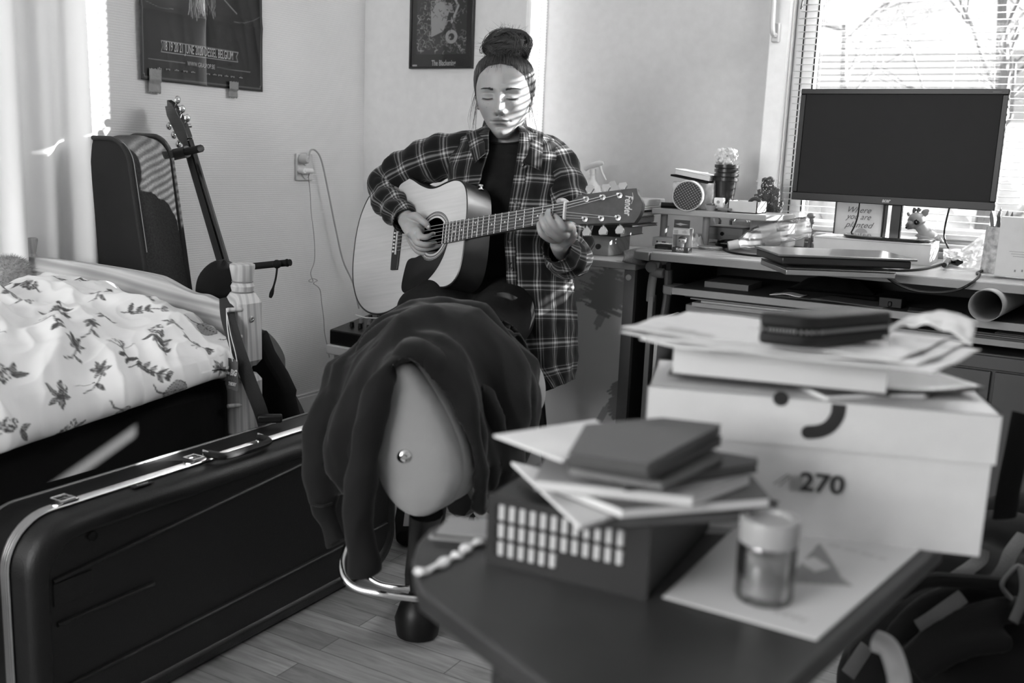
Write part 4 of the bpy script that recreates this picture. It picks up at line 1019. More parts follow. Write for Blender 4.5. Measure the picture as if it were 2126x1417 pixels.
# roll of paper
rl = thing('paper_roll', 'rolled sheet of grey paper poking out of the right end of the pull-out shelf', 'roll', (-.19, 2.8, SZ))
def rollf(u, v):
    a = u*2*math.pi*1.45-.5; r = .0375+.0022*u; return (-.188+r*math.cos(a)+.045*v, 2.69+.38*v, SZ+.043+r*math.sin(a))
MB().grid(rollf, 60, 6).build('rolled_sheet', mat('roll_paper', .30, .6), rl, smooth=180, solid=.0008)
# papers on the lower shelf
z = LZ; rr = random.Random(9)
specs = [('pale board sheet lowest on the lower desk shelf', .012, .32, -.97), ('cream folder with a curled end on the lower desk shelf', .006, .42, -.945), ('grey card folder on the lower desk shelf', .004, .25, -.98), ('black plastic folder on the lower desk shelf', .004, .03, -1.0), ('dark sheet topmost of the papers on the lower desk shelf', .003, .05, -.99)]
for k, (lab, th, gv, x0) in enumerate(specs):
    o = MB().b2((x0, 2.775+.006*k, z), (-.42-.03*k, 3.1, z+th)).build('folder', mat('folder_%d' % k, gv, .5), None, bevel=.0006); tag(o, lab, 'folder', 'papers on the lower desk shelf'); z += th+.0004
specs = [('dark magazine lowest on the right of the lower shelf', .006, .04), ('grey folded leaflet on the right of the lower shelf', .003, .14), ('black booklet on the right of the lower shelf', .005, .025), ('pale letter on top at the right of the lower shelf', .001, .22)]
z = LZ
for k, (lab, th, gv) in enumerate(specs):
    o = MB(RZ(-.03*k), (-.12+.03*k, 2.93, z)).box((0, 0, th/2), (.46-.07*k, .27, th)).build('booklet', mat('bklt_%d' % k, gv, .5), None, bevel=.0005); tag(o, lab, 'booklet', 'papers at the right of the lower shelf'); z += th+.0004
# open cardboard box standing in front of the desk
ob = thing('cardboard_box', 'open grey cardboard box under the front of the desk, its pale edge showing', 'box', (-.82, 2.6, 0))
M_cb = mat('grey_board', .10, .7); M_cbe = mat('board_edge', .40, .7)
x0 = -1.0; 
MB().b2((x0, 2.58, .05), (x0+.006, 2.74, .585)).build('side', M_cb, ob)
MB().b2((x0-.001, 2.574, .05), (x0+.007, 2.58, .588)).b2((x0, 2.58, .585), (x0+.006, 2.74, .588)).build('cut_edge', M_cbe, ob)
MB().b2((x0+.055, 2.60, .05), (x0+.058, 2.74, .53)).build('divider', M_cb, ob)
MB().b2((x0+.054, 2.596, .05), (x0+.059, 2.60, .532)).build('cut_edge', M_cbe, ob)
MB().b2((x0, 2.735, .05), (-.56, 2.74, .585)).b2((-.566, 2.58, .05), (-.56, 2.74, .585)).b2((x0, 2.574, .0), (-.56, 2.74, .05)).build('box_body', M_cb, ob)

# ============================================================ monitor, its box and what stands behind it
mo = thing('monitor', 'wide black computer monitor on a chrome-edged foot in front of the window', 'monitor', (-.49, 3.12, .815))
MY = 3.08
tl, trr, bl_, brr = at(1657, 187, y=MY+.015), at(2092, 180, y=MY-.01), at(1645, 420, y=MY), at(2070, 432, y=MY-.025)
W_ = ((trr-tl)[0]+(brr-bl_)[0])/2; mx0 = (tl[0]+bl_[0])/2; mz1 = (tl[2]+trr[2])/2; mz0 = (bl_[2]+brr[2])/2; Hh = mz1-mz0
mc_ = np.array([mx0+W_/2, MY, mz0]); RM = RZ(-.045) @ rot('X', -.02)
M_gloss = mat('gloss_black_plastic', .008, .3, spec=.2)
mb = MB(RM, mc_); bz = .016
mb.b2((-W_/2, 0, 0), (W_/2, .018, .024)).b2((-W_/2, 0, Hh-bz), (W_/2, .018, Hh)).b2((-W_/2, 0, .024), (-W_/2+bz, .018, Hh-bz)).b2((W_/2-bz, 0, .024), (W_/2, .018, Hh-bz))
mb.build('bezel', M_gloss, mo, bevel=.002)
MB(RM, mc_).b2((-W_/2+bz, .003, .024), (W_/2-bz, .006, Hh-bz)).build('screen', mat('screen_off', .016, .5, spec=.12), mo)
MB(RM, mc_).b2((-W_/2+.005, .018, .005), (W_/2-.005, .03, Hh-.005)).b2((-.16, .03, .06), (.16, .05, .24)).build('back_shell', M_black, mo, bevel=.004)
text_mesh('maker_lettering', 'acer', .016, mat('bezel_lettering', .35, .4), mo, mc_+RM @ np.array([-.005, -.0008, .012]), RM @ np.array([1, 0, 0.]), RM @ np.array([0, 0, 1.]), width=.024, bold=.0007, shear=.25)
MB(RM, mc_).box((W_/2-.03, -.0004, Hh-.009), (.022, .0006, .002)).build('model_mark', mat('bezel_lettering_dim', .05, .4), mo)
BXZ = DZ+.062
nk_ = at(1850, 470, y=MY+.03)
MB().b2((nk_[0]-.026, MY+.03, BXZ+.006), (nk_[0]+.026, MY+.055, mz0+.06)).build('neck', M_gloss, mo, bevel=.004)
MB().b2((nk_[0]-.013, MY+.0285, BXZ+.012), (nk_[0]-.003, MY+.0305, mz0-.002)).build('neck_trim', M_chrome, mo)
fc = np.array([nk_[0]-.005, MY+.045]); n = 40
fp = [(fc[0]+.125*math.copysign(abs(math.cos(a))**.8, math.cos(a)), fc[1]+.085*math.copysign(abs(math.sin(a))**.8, math.sin(a))) for a in np.linspace(0, 2*math.pi, n, endpoint=False)]
MB().prism(fp, BXZ+.003, BXZ+.011).build('foot', mat('mirror_black', .02, .05, coat=1), mo, bevel=.003)
MB().tube([(x, y, BXZ+.0065) for x, y in fp], .0035, 8, closed=True).build('foot_edge', mat('foot_edge_black', .01, .2), mo)
mbx = thing('carton', 'white carton lying under the monitor foot', 'box', (-.52, 3.13, DZ))
MB().b2((-.70, 3.055, DZ), (-.372, 3.235, BXZ)).build('carton_body', mat('white_carton', .60, .6), mbx, bevel=.001)
MB().b2((-.70, 3.0545, BXZ-.005), (-.372, 3.0552, BXZ-.004)).build('lid_line', mat('carton_line', .2, .6), mbx)
# cables
cbm = thing('monitor_cable', 'black cable dropping behind the monitor past the framed saying', 'cable', (-.6, 3.2, DZ))
MB().tube(catmull([at(1785, 420, y=3.16), at(1779, 455, y=3.17), at(1765, 485, y=3.18), at(1744, 500, y=3.2), at(1733, 505, y=3.24), at(1712, 500, y=3.3)], 5), .0026, 8).build('cord', M_black, cbm)
cbm = thing('monitor_cable', 'black cable hanging down right of the deer figurine', 'cable', (-.33, 3.2, DZ))
MB().tube(catmull([at(1972, 428, y=3.16), at(1962, 470, y=3.17), at(1961, 495, y=3.17), at(1970, 520, y=3.16), (-.325, 3.12, DZ+.004)], 5), .0026, 8).build('cord', M_black, cbm)
lp = thing('cable', 'black cable with a thick plug looping over the front edge of the desk', 'cable', (-.35, 2.85, DZ))
MB().tube(catmull([at(1955, 548, z=DZ+.004), at(1915, 558, z=DZ+.004), at(1870, 561, z=DZ+.004), at(1838, 560, z=DZ+.004)-np.array([0, 0, 0]), at(1835, 568, y=2.735), at(1860, 588, y=2.72), at(1900, 603, y=2.715), at(1950, 607, y=2.715), at(1990, 601, y=2.72), at(2020, 585, y=2.73), at(2034, 570, z=DZ+.005), at(2030, 565, z=DZ+.004), at(2060, 556, z=DZ+.004)], 6), .0036, 10).build('cord', M_black, lp)
pz = DZ+.014
MB().tube([at(1960, 550, z=pz), at(1972, 540, z=pz), at(1990, 530, z=pz+.003)], [.007, .010, .011], 12).tube([at(1976, 541, z=pz), at(1992, 545, z=pz)], .011, 10).build('plug', M_black, lp)
cb2 = thing('cable', 'black cable lying in a curve on the desk in front of the plastic bottle', 'cable', (-.9, 2.95, DZ))
MB().tube(catmull([at(1625, 530, z=DZ+.003), at(1580, 531, z=DZ+.003), at(1530, 526, z=DZ+.003), at(1507, 520, z=DZ+.003), at(1503, 514, z=DZ+.003), at(1520, 511, z=DZ+.003), at(1560, 512, z=DZ+.003)], 6), .003, 8).build('cord', M_black, cb2)
cb3 = thing('charging_cable', 'coiled charging cable heaped behind the small round plates', 'cable', (-.97, 3.1, DZ))
mb = MB()
for k in range(4): mb.tube([at(1510+24*math.cos(a)+k, 507+5*math.sin(a)-k*1.3, y=3.1-.03*math.sin(a)) for a in np.linspace(0, 6.2, 26)], .0022, 6)
mb.build('cord', M_black, cb3); fbox(1504, 499, 1516, 505, 3.09, .02).build('connector', M_black, cb3)
# laptops: open base upside, closed lid resting
def slab(pts, z, th, name, m, par, bev=.002):
    mb = MB(); P = [np.array([x, y, z]) for x, y in pts]; n = len(P)
    mb.add(P+[p+np.array([0, 0, th]) for p in P], [tuple(range(n))[::-1], tuple(range(n, 2*n))]+[(k, (k+1) % n, n+(k+1) % n, n+k) for k in range(n)])
    return mb.build(name, m, par, bevel=bev)
la_ = thing('laptop', 'closed grey laptop lying on top of a thin one in front of the monitor', 'laptop', (-.62, 2.9, DZ+.024))
LT = DZ+.050
q4 = [at(1615, 526, z=LT)[:2], at(1905, 536, z=LT)[:2], at(1858, 508, z=LT)[:2], at(1598, 499, z=LT)[:2]]
q4 = [np.array(a) for a in q4]; q4[1] = q4[0]+(q4[1]-q4[0])*.97; q4[2] = q4[1]+np.array([.02, .16]); q4[3] = q4[0]+np.array([.02, .16])*1.0
ly0 = 2.80
a0 = at(1616, 527, z=LT); a1 = at(1906, 538, z=LT)
d01 = unit(a1-a0)[:2]; nrm2 = np.array([-d01[1], d01[0]]); Wl = np.linalg.norm((a1-a0)[:2]); Dl = .23
q4 = [a0[:2], a0[:2]+d01*Wl, a0[:2]+d01*Wl+nrm2*Dl, a0[:2]+nrm2*Dl]
slab(q4, LT-.006, .006, 'lid', mat('laptop_grey', .20, .28, metal=.6), la_)
cin = [q4[0]+d01*.012+nrm2*.006, q4[1]-d01*.012+nrm2*.006, q4[2]-d01*.006, q4[3]+d01*.006]
slab(cin, LT-.026, .0195, 'base', mat('laptop_black', .014, .4), la_, .004)
lb_ = thing('laptop', 'thin silver laptop underneath the grey one on the desk', 'laptop', (-.62, 2.88, DZ))
sh_ = np.array([.03, .012])
q5 = [q4[0]+d01*.02-nrm2*.010, q4[1]-d01*.055-nrm2*.010, q4[2]-d01*.055-nrm2*.02, q4[3]+d01*.02]
slab(q5, DZ, .013, 'base', mat('laptop_silver', .35, .3, metal=.7), lb_); slab([p+0 for p in q5], DZ+.0135, .004, 'lid', mat('laptop_dark', .05, .35), lb_)
slab([q4[0]-d01*.025-nrm2*.010, q4[1]-d01*.12-nrm2*.012, q4[2]-d01*.2, q4[3]-d01*.025], DZ-.0+.0001, .0, 'base', M_dark, lb_) if False else None
# framed saying
fs = thing('framed_saying', 'small pale card in a thin dark frame with handwriting below the monitor', 'picture', (-.62, 3.3, DZ))
FY = 3.29; tl_, br2 = at(1738, 422, y=FY), at(1826, 505, y=FY)
MB().b2((tl_[0], FY, DZ+.02), (br2[0], FY+.006, tl_[2]+.03)).build('card', mat('saying_card', .55, .5), fs)
MB().b2((tl_[0]-.004, FY-.003, DZ+.02), (tl_[0], FY+.01, tl_[2]+.034)).b2((br2[0], FY-.003, DZ+.02), (br2[0]+.004, FY+.01, tl_[2]+.034)).b2((tl_[0]-.004, FY-.003, tl_[2]+.03), (br2[0]+.004, FY+.01, tl_[2]+.034)).b2((tl_[0]-.004, FY-.003, DZ), (br2[0]+.004, FY+.01, DZ+.02)).build('frame', M_dark, fs)
M_scr = mat('handwriting_ink', .10, .6)
for s, py, w_ in (('Where', 436, .070), ('you are', 450, .078), ('planted', 467, .090)):
    text_mesh('handwriting', s, .026, M_scr, fs, at(1782, py, y=FY-.001), (1, 0, 0), (0, 0, 1), width=w_, shear=.45)
MB().lathe([(.021, 0), (.021, .001), (.0, .001)], 24, R=rot('X', math.pi/2), o=at(1787, 487, y=FY-.0005)).build('printed_dot', mat('dot_grey', .3, .6), fs)
# deer figurine
de = thing('deer_figurine', 'small toy deer with antler stubs and big dark eye, behind the monitor foot', 'figurine', (-.47, 3.26, BXZ))
def Dp(px, py, y=3.24): return at(px, py, y=y)
M_deer = mat('deer_vinyl', .26, .5)
hd_ = Dp(1903, 458); 
mb = MB().ball(hd_, (.026, .024, .026), 20, 14).tube([hd_, Dp(1889, 468, 3.225), Dp(1883, 471, 3.22)], [.020, .013, .009], 14)
mb.tube(catmull([hd_, Dp(1915, 475), Dp(1924, 488), Dp(1940, 498)], 4), [.017]*6+[.021]*6+[.016], 14).ball(Dp(1922, 496), (.034, .024, .022), 16, 10)
mb.tube([Dp(1908, 500, 3.22), Dp(1905, 508, 3.2)], .008, 8).tube([Dp(1948, 497), Dp(1958, 503)], [.012, .004], 8)
mb.build('body', M_deer, de, smooth=180)
MB().tube(catmull([Dp(1913, 450), Dp(1922, 440), Dp(1929, 436)], 4), [.005, .007, .009, .010, .010, .008, .006, .004, .002], 10, flat=(1, .4)).build('ear', M_deer, de)
MB().tube([Dp(1888, 448), Dp(1884, 441)], [.005, .004], 8).build('ear', M_deer, de)
for px in (1898, 1907): MB().tube([Dp(px, 447), Dp(px-1, 437), Dp(px+1, 431)], [.005, .004, .0035], 8).tube([Dp(px, 439), Dp(px+5, 434)], .003, 6).build('antler', mat('antler_brown', .12, .6), de)
MB().ball(Dp(1903, 461, 3.213), (.0085, .005, .0085), 14, 10).build('eye', mat('eye_black', .008, .1), de)
MB().ball(Dp(1882, 472, 3.212), .004, 10, 8).build('nose', mat('eye_black', .008, .1), de)
# white cubes with letters on the sill, tiny figurine on them
SY = 3.30
lt = thing('letter_block', 'white box with black capital letters beside the plastic bottle', 'box', (-.74, SY, DZ))
fbox(1690, 482, 1742, 512, SY, .05).build('block_body', mat('white_block', .7, .5), lt, bevel=.002)
text_mesh('lettering', 'GS', .017, M_dark, lt, at(1713, 494, y=SY-.0008), (1, 0, 0), (0, 0, 1), width=.026, bold=.0007)
l2 = thing('letter_sign', 'white sign with thin grey capitals right of the cactus pot', 'sign', (-.85, 3.33, DZ))
fbox(1634, 452, 1668, 512, 3.325, .01).build('sign_board', mat('white_block', .7, .5), l2)
text_mesh('lettering', 'BER', .017, mat('pale_lettering', .35, .5), l2, at(1644, 461, y=3.3242), (1, 0, 0), (0, 0, 1), width=.036)
fg = thing('figurine', 'tiny dark-haired figurine standing above the bottle neck end', 'figurine', (-.73, 3.33, .80))
p = at(1684, 448, y=3.32); MB().ball(p, (.014, .013, .010), 12, 8).ball(p+np.array([.004, 0, -.016]), (.009, .009, .012), 10, 8).tube([p+np.array([.004, 0, -.02]), (p[0]+.004, p[1], DZ)], .006, 8).build('body', mat('figurine_dark', .12, .6), fg)

# ============================================================ things on the raised shelf and left half of the desk
def on(px, z, y): a = at(px, 430, y=y); return np.array([a[0], y, z])
pots = [(-1, 0)]
pc_ = at(1505, 404, y=3.10); pr_ = .0375
for k in range(4):
    t = thing('plant_pot', ['black plastic plant pot at the bottom of the nested stack', 'second plant pot from the bottom of the nested stack', 'third plant pot from the bottom of the nested stack', 'uppermost plant pot of the nested stack, holding the faux flowers'][k], 'pot', (pc_[0], 3.10, RZs+.0135*k), 0, 'nested black plant pots')
    MB().lathe([(.0, 0), (.0245+.0003*k, 0), (.0345, .093), (.0385, .094), (.0385, .103), (.0365, .103), (.0335, .09), (.0235, .003), (0, .003)], 32).build('pot_body', mat('pot_black', .015, .3), t, world=False, smooth=30)
ptop = RZs+.0135*3+.103
ff = thing('faux_flowers', 'pale faux flower heads standing in the top plant pot', 'flowers', (pc_[0], 3.10, ptop))
rr = random.Random(6); M_pet = mat('pale_petals', .66, .7, noise=.15, nscale=60)
for (dx, dz, r_) in ((-.020, .030, .020), (.012, .030, .019), (-.004, .012, .021), (.004, .042, .012), (-.026, .012, .014)):
    mb = MB(); c = np.array([dx, 0, dz])
    for k in range(26):
        d = unit([rr.gauss(0, 1), rr.gauss(0, 1)-.4, rr.gauss(.1, 1)]); t = unit(np.cross(d, [.1, .2, 1])); b2_ = np.cross(d, t)
        mb.grid(lambda u, v, d=d, t=t, b2_=b2_: c+d*(r_*(.35+.6*u))+t*(v-.5)*r_*1.0*math.sin(math.pi*min(1, u*.8+.2))+b2_*.25*r_*u*u, 4, 3)
    for k in range(30):
        d = unit([rr.gauss(0, 1), rr.gauss(0, 1)-.4, rr.gauss(.2, 1)]); mb.ball(c+d*r_*rr.uniform(.65, .95), (r_*.34, r_*.2, r_*.30), 7, 5)
    mb.ball(c, r_*.8, 12, 8); mb.build('flower_head', M_pet, ff, world=False, smooth=180)
mb = MB()
for k in range(46):
    a = rr.uniform(0, 6.28); d = np.array([math.cos(a), math.sin(a), rr.uniform(.15, .8)]); b_ = np.array([math.cos(a)*.02, math.sin(a)*.02, -.002]); e = b_+unit(d)*rr.uniform(.02, .034); s = np.array([-math.sin(a), math.cos(a), 0])*.003
    mb.add([b_-s, b_+s, e], [(0, 1, 2)])
mb.build('frill', M_pet, ff, world=False)
# fabric tin with dotted round end, notebooks on it
pou = thing('zip_pouch', 'printed zip pouch with a dotted round end lying on the raised shelf', 'pouch', (-1.1, 3.05, RZs))
cc = at(1427, 413, y=2.985); rd = .047
Rp = RZ(.25)
M_ptn = mat('floral_cotton', .55, .8, noise=.55, nscale=34)
cc = np.array([cc[0], 2.985, RZs+rd*.93])
MB(Rp @ rot('X', math.pi/2), cc).lathe([(0, -.11), (rd*.98, -.11), (rd*1.02, -.06), (rd*1.03, -.004), (rd*.97, .002), (0, .002)], 36).build('pouch_body', M_ptn, pou, bevel=.002)
q = N('dotted_cloth'); co = q.coord('Object', (1, 1, 1)); vo = q.n('ShaderNodeTexVoronoi', i_Scale=140.); vo.inputs['Randomness'].default_value = 0; q.l(co, vo.inputs['Vector'])
mpp = q.coord('Object', (1, .0, 1), (0, .6, 0)); q.l(mpp, vo.inputs['Vector'])
q.l(q.ramp(vo.outputs['Distance'], [(.13, .6), (.20, .045)]), q.b.inputs['Base Color']); q.b.inputs['Roughness'].default_value = .8
MB(Rp @ rot('X', math.pi/2), cc).lathe([(0, .001), (rd*.90, .001), (rd*.93, .004), (rd*.9, .0065), (0, .0075)], 36).build('dotted_end', q.m, pou)
MB(Rp @ rot('X', math.pi/2), cc).tube([(rd*.965*math.cos(a), rd*.965*math.sin(a), .004) for a in np.linspace(0, 2*math.pi, 36, endpoint=False)], .0024, 8, closed=True).build('piping', mat('pale_piping', .5, .7), pou)
b1 = thing('fabric_box', 'floral square fabric box behind the dotted pouch', 'box', (-1.1, 3.1, RZs))
fbox(1396, 376, 1478, 437, 3.06, .10).build('box_body', M_ptn, b1, bevel=.004)
zb = at(1396, 376, y=3.06)[2]
bb = at(1430, 371, y=3.04)
Rt = rot('Y', .15)
t = thing('notebook', 'black covered notebook tilted on the fabric box', 'notebook', (bb[0], 3.10, zb)); MB(Rt, (bb[0]-.004, 3.10, zb+.010)).box((0, 0, 0), (.125, .10, .006)).build('cover', M_blackm, t, bevel=.001)
t = thing('notebook', 'pale bound notebook lying tilted on top of the black notebook', 'notebook', (bb[0], 3.10, zb)); MB(Rt, (bb[0]+.006, 3.10, zb+.022)).box((0, 0, 0), (.115, .095, .015)).build('pages', M_pages, t, bevel=.001); MB(Rt, (bb[0]+.006, 3.10, zb+.031)).box((0, 0, 0), (.119, .099, .0014)).build('cover', M_white, t)
t = thing('bottle', 'small bottle with ribbed white cap behind the tilted notebooks', 'bottle', (bb[0]+.04, 3.16, RZs)); p = at(1459, 362, y=3.16)
MB().lathe([(0, RZs), (.02, RZs), (.02, p[2]-.03), (.010, p[2]-.02), (0, p[2]-.02)], 18, o=(p[0], 3.175, 0)).build('bottle_body', M_frost, t); MB().lathe([(0, p[2]-.022), (.0135, p[2]-.022), (.013, p[2]+.008), (0, p[2]+.008)], 18, o=(p[0], 3.175, 0)).build('cap', M_white, t)
t = thing('marker_pen', 'thick black marker pen lying at the left end of the raised shelf', 'pen', (-1.17, 3.0, RZs)); p = on(1372, RZs+.0095, 3.02); e = p+np.array([.055, .02, .0])
MB().tube([p, e], .009, 14).build('pen_body', M_black, t); MB().tube([p-unit(e-p)*.004, p], [.003, .006], 12).build('pen_tip', M_silver, t)
t = thing('small_bowl', 'tiny glass bowl of buttons on the raised shelf', 'bowl', on(1475, RZs, 3.01)); p = on(1475, RZs, 3.01)
MB().lathe([(.010, 0), (.0205, .019), (.0185, .019), (.009, .002)], 24, o=p).build('bowl_body', mat('grey_glassware', .35, .2), t)
mb = MB()
for k in range(9): mb.ball(p+np.array([rr.uniform(-.011, .011), rr.uniform(-.011, .011), .019+rr.uniform(0, .005)]), .0055, 8, 6)
mb.build('buttons', mat('buttons_dark', .08, .4), t)
t = thing('small_carton', 'tiny white carton with a grey dot behind the little bowl', 'box', on(1489, RZs, 3.05)); fbox(1483, 410, 1500, 433, 3.05, .02).build('carton_body', M_white, t); p = at(1491, 419, y=3.049); MB().lathe([(.005, 0), (.005, .0008), (0, .0008)], 14, R=rot('X', math.pi/2), o=p).build('printed_dot', mat('dot_grey', .3, .6), t)
t = thing('flat_tin', 'thin grey tin lying at the front edge of the raised shelf', 'tin', on(1502, RZs, 3.0)); fbox(1490, 431, 1514, 437, 2.995, .03).build('tin_body', mat('tin_grey', .16, .4), t, bevel=.001)
t = thing('scarf', 'small crumpled pile of grey cloth behind the tiny carton', 'cloth', on(1503, RZs, 3.08))
p = on(1503, RZs, 3.08); MB().grid(lambda u, v: p+np.array([(u-.5)*.085, (v-.5)*.05, .001+.036*math.sin(math.pi*u)**.7*math.sin(math.pi*v)*(1+.7*nz(u*6, v*5, 5))]), 22, 12).build('fabric', mat('cloth_grey', .25, .9, noise=.5, nscale=90), t, smooth=180)
t = thing('open_box', 'shallow white open box at the right end of the raised shelf, striped by sun', 'box', on(1550, RZs, 3.05))
a = at(1513, 431, y=3.03); x0 = a[0]; x1 = at(1572, 431, y=3.02)[0]; zt_ = RZs+.036
mb = MB(); 
for lo, hi in (((x0, 3.02, RZs), (x1, 3.023, zt_)), ((x0, 3.12, RZs), (x1, 3.123, zt_)), ((x0, 3.02, RZs), (x0+.003, 3.123, zt_)), ((x1-.003, 3.02, RZs), (x1, 3.123, zt_)), ((x0, 3.02, RZs), (x1, 3.123, RZs+.003))): mb.b2(lo, hi)
mb.build('box_body', mat('white_board', .62, .6), t)
t = thing('tape_ring', 'roll of dark sticky tape standing in the white open box', 'tape', (x1-.03, 3.07, RZs+.003)); MB().tube([(x1-.025+.018*math.cos(a), 3.08, RZs+.026+.018*math.sin(a)) for a in np.linspace(0, 2*math.pi, 30, endpoint=False)], .006, 8, closed=True).build('ring', M_dark, t)
# cactus
ca = thing('cactus', 'columnar clump cactus in front of the blind', 'cactus', (-.93, 3.27, .86)); rr = random.Random(12)
cpx = at(1597, 450, y=3.25); M_cac = mat('cactus_skin', .05, .75, noise=.8, nscale=220, bump=.6, bscale=160, bdist=.004)
for k, (px, top, r_) in enumerate(((1600, 366, .011), (1589, 368, .010), (1612, 388, .011), (1580, 392, .012), (1573, 402, .011), (1620, 414, .009), (1596, 395, .014), (1607, 400, .012), (1586, 412, .012), (1616, 428, .009), (1571, 420, .009))):
    yy = 3.22+rr.uniform(-.012, .03); b_ = at(1597+(px-1597)*.7, 455, y=yy); e = at(px, top, y=yy); mb = MB(); P = catmull([b_, (b_+e)/2+np.array([rr.uniform(-.006, .006), 0, 0]), e], 8)
    n_ = 12; T = unit(e-b_); vs = []; fs_ = []; m = len(P)
    for i, pp in enumerate(P):
        t = i/(m-1); rad = r_*(1 if t < .85 else math.sqrt(max(.05, 1-((t-.85)/.155)**2)))*(1+.12*math.sin(i*2.2))
        for j in range(n_): a = 2*math.pi*j/n_; q_ = rad*(1+.22*(j % 2)); vs.append(pp+np.array([q_*math.cos(a), q_*math.sin(a), 0]))
    for i in range(m-1):
        for j in range(n_): fs_.append((i*n_+j, i*n_+(j+1) % n_, (i+1)*n_+(j+1) % n_, (i+1)*n_+j))
    fs_.append(tuple((m-1)*n_+j for j in range(n_))); mb.add(vs, fs_)
    mb.build('stem', M_cac, ca, smooth=60)
mb = MB()
for k in range(240):
    o_ = at(rr.uniform(1568, 1622), rr.uniform(372, 448), y=3.205+rr.uniform(-.01, .02))
    if k % 1 == 0: mb.ball(o_, .0013, 5, 4)
mb.build('spines', mat('pale_spines', .6, .6), ca)
cp = thing('cactus_pot', 'smooth pale square pot holding the cactus', 'pot', (-.93, 3.25, DZ))
a = at(1557, 446, y=3.20); b_ = at(1640, 446, y=3.20); w_ = (b_[0]-a[0])/2; cxp = (a[0]+b_[0])/2
MB().box((cxp, 3.255, (DZ+a[2])/2), (w_*2, .11, a[2]-DZ), taper=1.0).build('pot_body', mat('glazed_pot', .58, .35), cp, bevel=.012)
MB().box((cxp, 3.255, a[2]+.0005), (w_*2-.016, .094, .003)).build('soil', mat('soil', .05, .9), cp)
# jars, drawer box, glass, figure box etc.
for k, (px, lab) in enumerate(((1478, 'small clip-top glass jar left of the drawer box lid'), (1540, 'large clip-top glass jar behind the grey drawer box'))):
    t = thing('clip_jar', lab, 'jar', (0, 0, DZ)); r_ = (.030, .042)[k]; y = 3.28; p = at(px, 470, y=y); t.location = (p[0], y, DZ); h_ = (.10, .105)[k]
    MB().lathe([(0, 0), (r_, 0), (r_*1.02, h_*.75), (r_*.7, h_*.9), (r_*.7, h_), (r_*.66, h_), (r_*.66, h_*.9), (r_*.95, h_*.74), (r_*.94, .004), (0, .004)], 24).build('glass_body', clear('jar_glass', .05, .93), t, world=False)
    MB().lathe([(0, h_), (r_*.72, h_), (r_*.66, h_+.01), (0, h_+.012)], 20).build('lid', clear('jar_glass', .05, .93), t, world=False)
    MB().tube([(-r_*.8, -.01, h_+.004), (-.01, -r_*.8, h_-.002), (r_*.8, -.01, h_-.006), (r_*.85, 0, h_-.03)], .0014, 6).build('wire_clip', mat('dark_wire', .06, .4, metal=.5), t, world=False)
t = thing('drawer_box', 'small grey card box with one pull-out drawer under the raised shelf', 'box', (-1.0, 3.2, DZ)); y = 3.16
fbox(1470, 470, 1540, 501, y, .11).build('box_body', mat('grey_cardbox', .21, .6), t, bevel=.001)
fbox(1471.5, 484, 1533, 499, y-.002, .004).build('drawer', mat('grey_cardbox2', .18, .6), t); p = at(1499, 485, y=y-.0025); MB().lathe([(.0065, 0), (.0065, .001), (0, .001)], 16, R=rot('X', math.pi/2), o=p).build('thumb_hole', M_blackm, t)
fbox(1469, 468, 1541, 474, y-.006, .12).build('lid', mat('card_lid', .36, .5), t, bevel=.002)
t = thing('glass_dish', 'clear glass dish of dark sweets under the raised shelf', 'dish', (-1.1, 3.13, DZ)); p = on(1447, DZ, 3.13)
MB().lathe([(0, 0), (.025, 0), (.033, .036), (.031, .036), (.023, .003), (0, .003)], 24, o=p).build('dish_body', clear('dish_glass', .08, .9), t); MB().lathe([(0, .004), (.023, .004), (.028, .018), (.02, .024), (0, .026)], 16, o=p).build('sweets', mat('sweets_dark', .03, .4), t)
t = thing('hourglass', 'tiny white hourglass timer beside the left shelf post', 'timer', (-1.2, 3.12, DZ)); p = on(1386, DZ, 3.14); MB().lathe([(0, 0), (.008, 0), (.008, .004), (.006, .018), (.002, .026), (.006, .034), (.008, .05), (.008, .054), (0, .054)], 16, o=p).build('timer_body', M_white, t)
t = thing('white_case', 'white electronic case with two small ports at the left of the desk', 'case', (-1.2, 3.05, DZ)); y = 3.02
fbox(1355, 491, 1398, 514, y, .07).build('case_body', mat('white_case', .55, .4), t, bevel=.002); fbox(1363, 499, 1365, 503, y-.0006, .001).build('port', M_blackm, t); fbox(1374, 501, 1382, 504, y-.0006, .001).build('port', M_blackm, t)
t = thing('alarm_clock', 'small black travel clock lying at the front left of the desk', 'clock', (-1.09, 2.88, DZ)); y = 2.87
fbox(1359, 507, 1394, 521, y, .04).build('clock_body', M_black, t, bevel=.003); fbox(1365, 511, 1386, 518, y-.0008, .001).build('display', mat('lcd_dark', .05, .2), t); fbox(1362, 504, 1390, 507, y+.004, .03).build('top_plate', mat('scuffed_plate', .5, .5, noise=.7, nscale=200), t)
# boxed toy figure
kx = thing('toy_box', 'upright window carton holding a small toy at the front of the desk', 'box', (-1.03, 2.83, DZ)); y = 2.815
p0 = at(1398, 472, y=y); p1 = at(1428, 529, y=y); kz0 = DZ; x0, x1 = p0[0], p1[0]; hK = p0[2]-DZ
def K(u, v): return np.array([x0+(x1-x0)*u, y, kz0+hK*v])
MB().b2((x0, y, kz0), (x1, y+.032, kz0+hK*.20)).build('carton_base', M_dark, kx, bevel=.0008)
MB().b2((x0, y+.030, kz0), (x1, y+.032, kz0+hK)).b2((x0, y, kz0+hK*.985), (x1, y+.032, kz0+hK)).b2((x0, y, kz0+.01), (x0+.001, y+.032, kz0+hK)).build('carton_back', mat('carton_pale', .5, .5), kx)
MB().b2((x0, y-.0002, kz0+hK*.73), (x1, y+.0006, kz0+hK)).build('carton_front', mat('carton_pale2', .6, .5), kx)
mb = MB()
